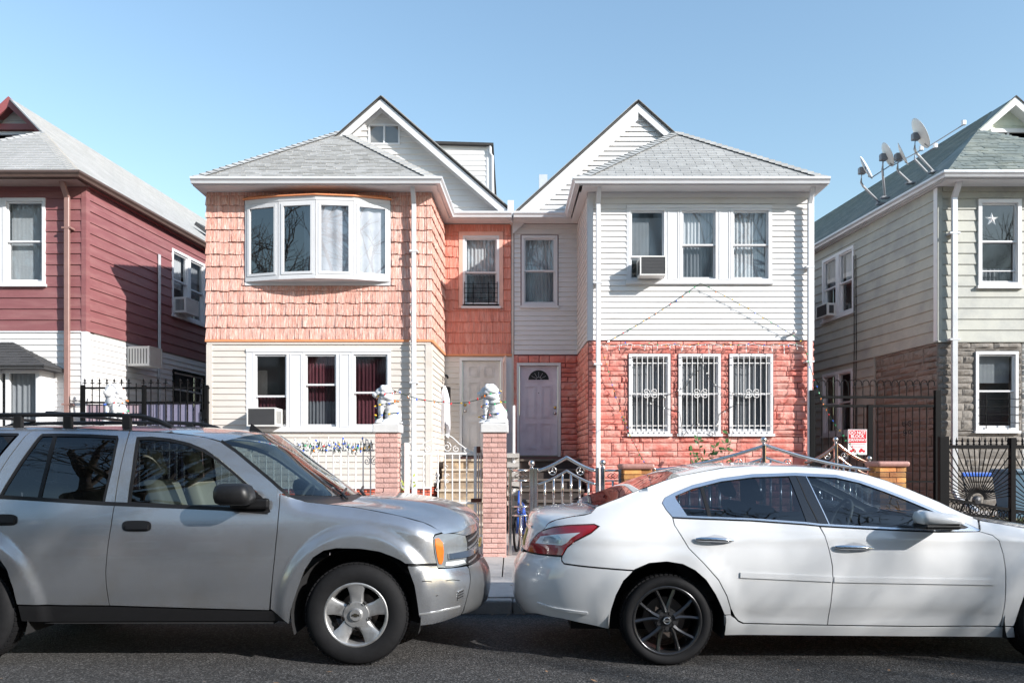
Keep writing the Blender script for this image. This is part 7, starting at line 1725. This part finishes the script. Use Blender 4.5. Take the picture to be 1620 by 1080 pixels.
for i_, (x_, h_) in enumerate(((-31, 18), (-23.5, 18), (-17, 18), (-10.5, 19), (-4.4, 15), (2.6, 17), (8.6, 18), (20.6, 13.5), (27, 14))):
    tree(('first', 'second', 'third', 'fourth', 'fifth', 'sixth', 'seventh', 'eighth', 'ninth', 'tenth')[i_]+' from the left of the bare street trees mirrored in the car and house windows', (x_, -6.3+.3*math.sin(i_*2), .12), h_, 30+i_)
sheet('far_sidewalk', -60, 60, -9.0, -5.0, .12, concrete)
# the row of houses across the road, seen only as reflections
MB().box(-.022, .022, YD-.03, YD+.1, .2, ZE-.1).build('party_batten', cream_vinyl, H2)
for i_, (nm, col) in enumerate((('tan brick', (.30, .22, .16)), ('white sided', (.55, .54, .52)), ('red brick', (.26, .10, .075)), ('grey sided', (.32, .33, .34)), ('cream sided', (.50, .45, .37)), ('brown brick', (.20, .13, .10)), ('pale blue', (.40, .45, .50)), ('dark red', (.22, .08, .07)))):
    x0 = -29+i_*7.3; x1 = x0+6.2; h = 6.8+.5*math.sin(i_*1.7); y = -13.0
    t = thing('row_house', ((x0+x1)/2, y, .1), nm+' house across the road, seen only mirrored in the cars', 'house')
    MB().box(x0, x1, y-9, y, .05, h).build('wall', M('opposite_wall_%d' % i_, col, .8, var=.12, vs=3, bump=.2), t)
    slab([(x0-.3, y+.4, h), (x1+.3, y+.4, h), (x1+.3, y-4.5, h+2.2), (x0-.3, y-4.5, h+2.2)], .12, roof_mid, t, 'roof')
    slab([(x1+.3, y-9.4, h), (x0-.3, y-9.4, h), (x0-.3, y-4.5, h+2.2), (x1+.3, y-4.5, h+2.2)], .12, roof_mid, t, 'roof')
    for zz in (1.6, 4.4):
        for k in range(3):
            if zz < 2 and k == 2: continue
            xa = x0+.7+k*1.75; wv = MB().box(xa, xa+1.1, y, y+.06, zz, zz+1.5).build('window', white_trim, t); obj('pane', [(xa+.1, y+.065, zz+.1), (xa+1.0, y+.065, zz+.1), (xa+1.0, y+.065, zz+1.4), (xa+.1, y+.065, zz+1.4)], [(0, 1, 2, 3)], MATS['dark_pane'], wv)
    MB().box(x0+4.4, x0+5.4, y, y+.06, .9, 3.0).build('door', door_white, t); MB().box(x0+4.2, x0+5.6, y+.06, y+1.6, .1, .85).build('stoop', concrete, t)

lr = random.Random(77); lm = MB()
for i in range(260):
    if i < 120: x, y, z = lr.uniform(-6, 6), 7.80-abs(lr.gauss(0, .12)), .004
    elif i < 200: x, y, z = lr.uniform(-6, 6), lr.uniform(8.0, 10.7), .235
    else: x, y, z = lr.uniform(-5, 5), lr.uniform(4.2, 5.7), .004
    a = lr.uniform(0, 6.28); r = lr.uniform(.008, .03); d = Vector((math.cos(a), math.sin(a), lr.uniform(-.1, .3))); e = Vector((-math.sin(a), math.cos(a), lr.uniform(-.1, .3))); c = Vector((x, y, z+.01))
    lm.add([c-d*r, c+e*r*.5, c+d*r, c-e*r*.5], [(0, 1, 2, 3)])
tag(obj('fallen_leaves', lm.v, lm.f, M('dead_leaf', (.26, .15, .08), .8)), 'small brown leaves scattered on the road and along the kerb', 'leaves', kind='stuff')
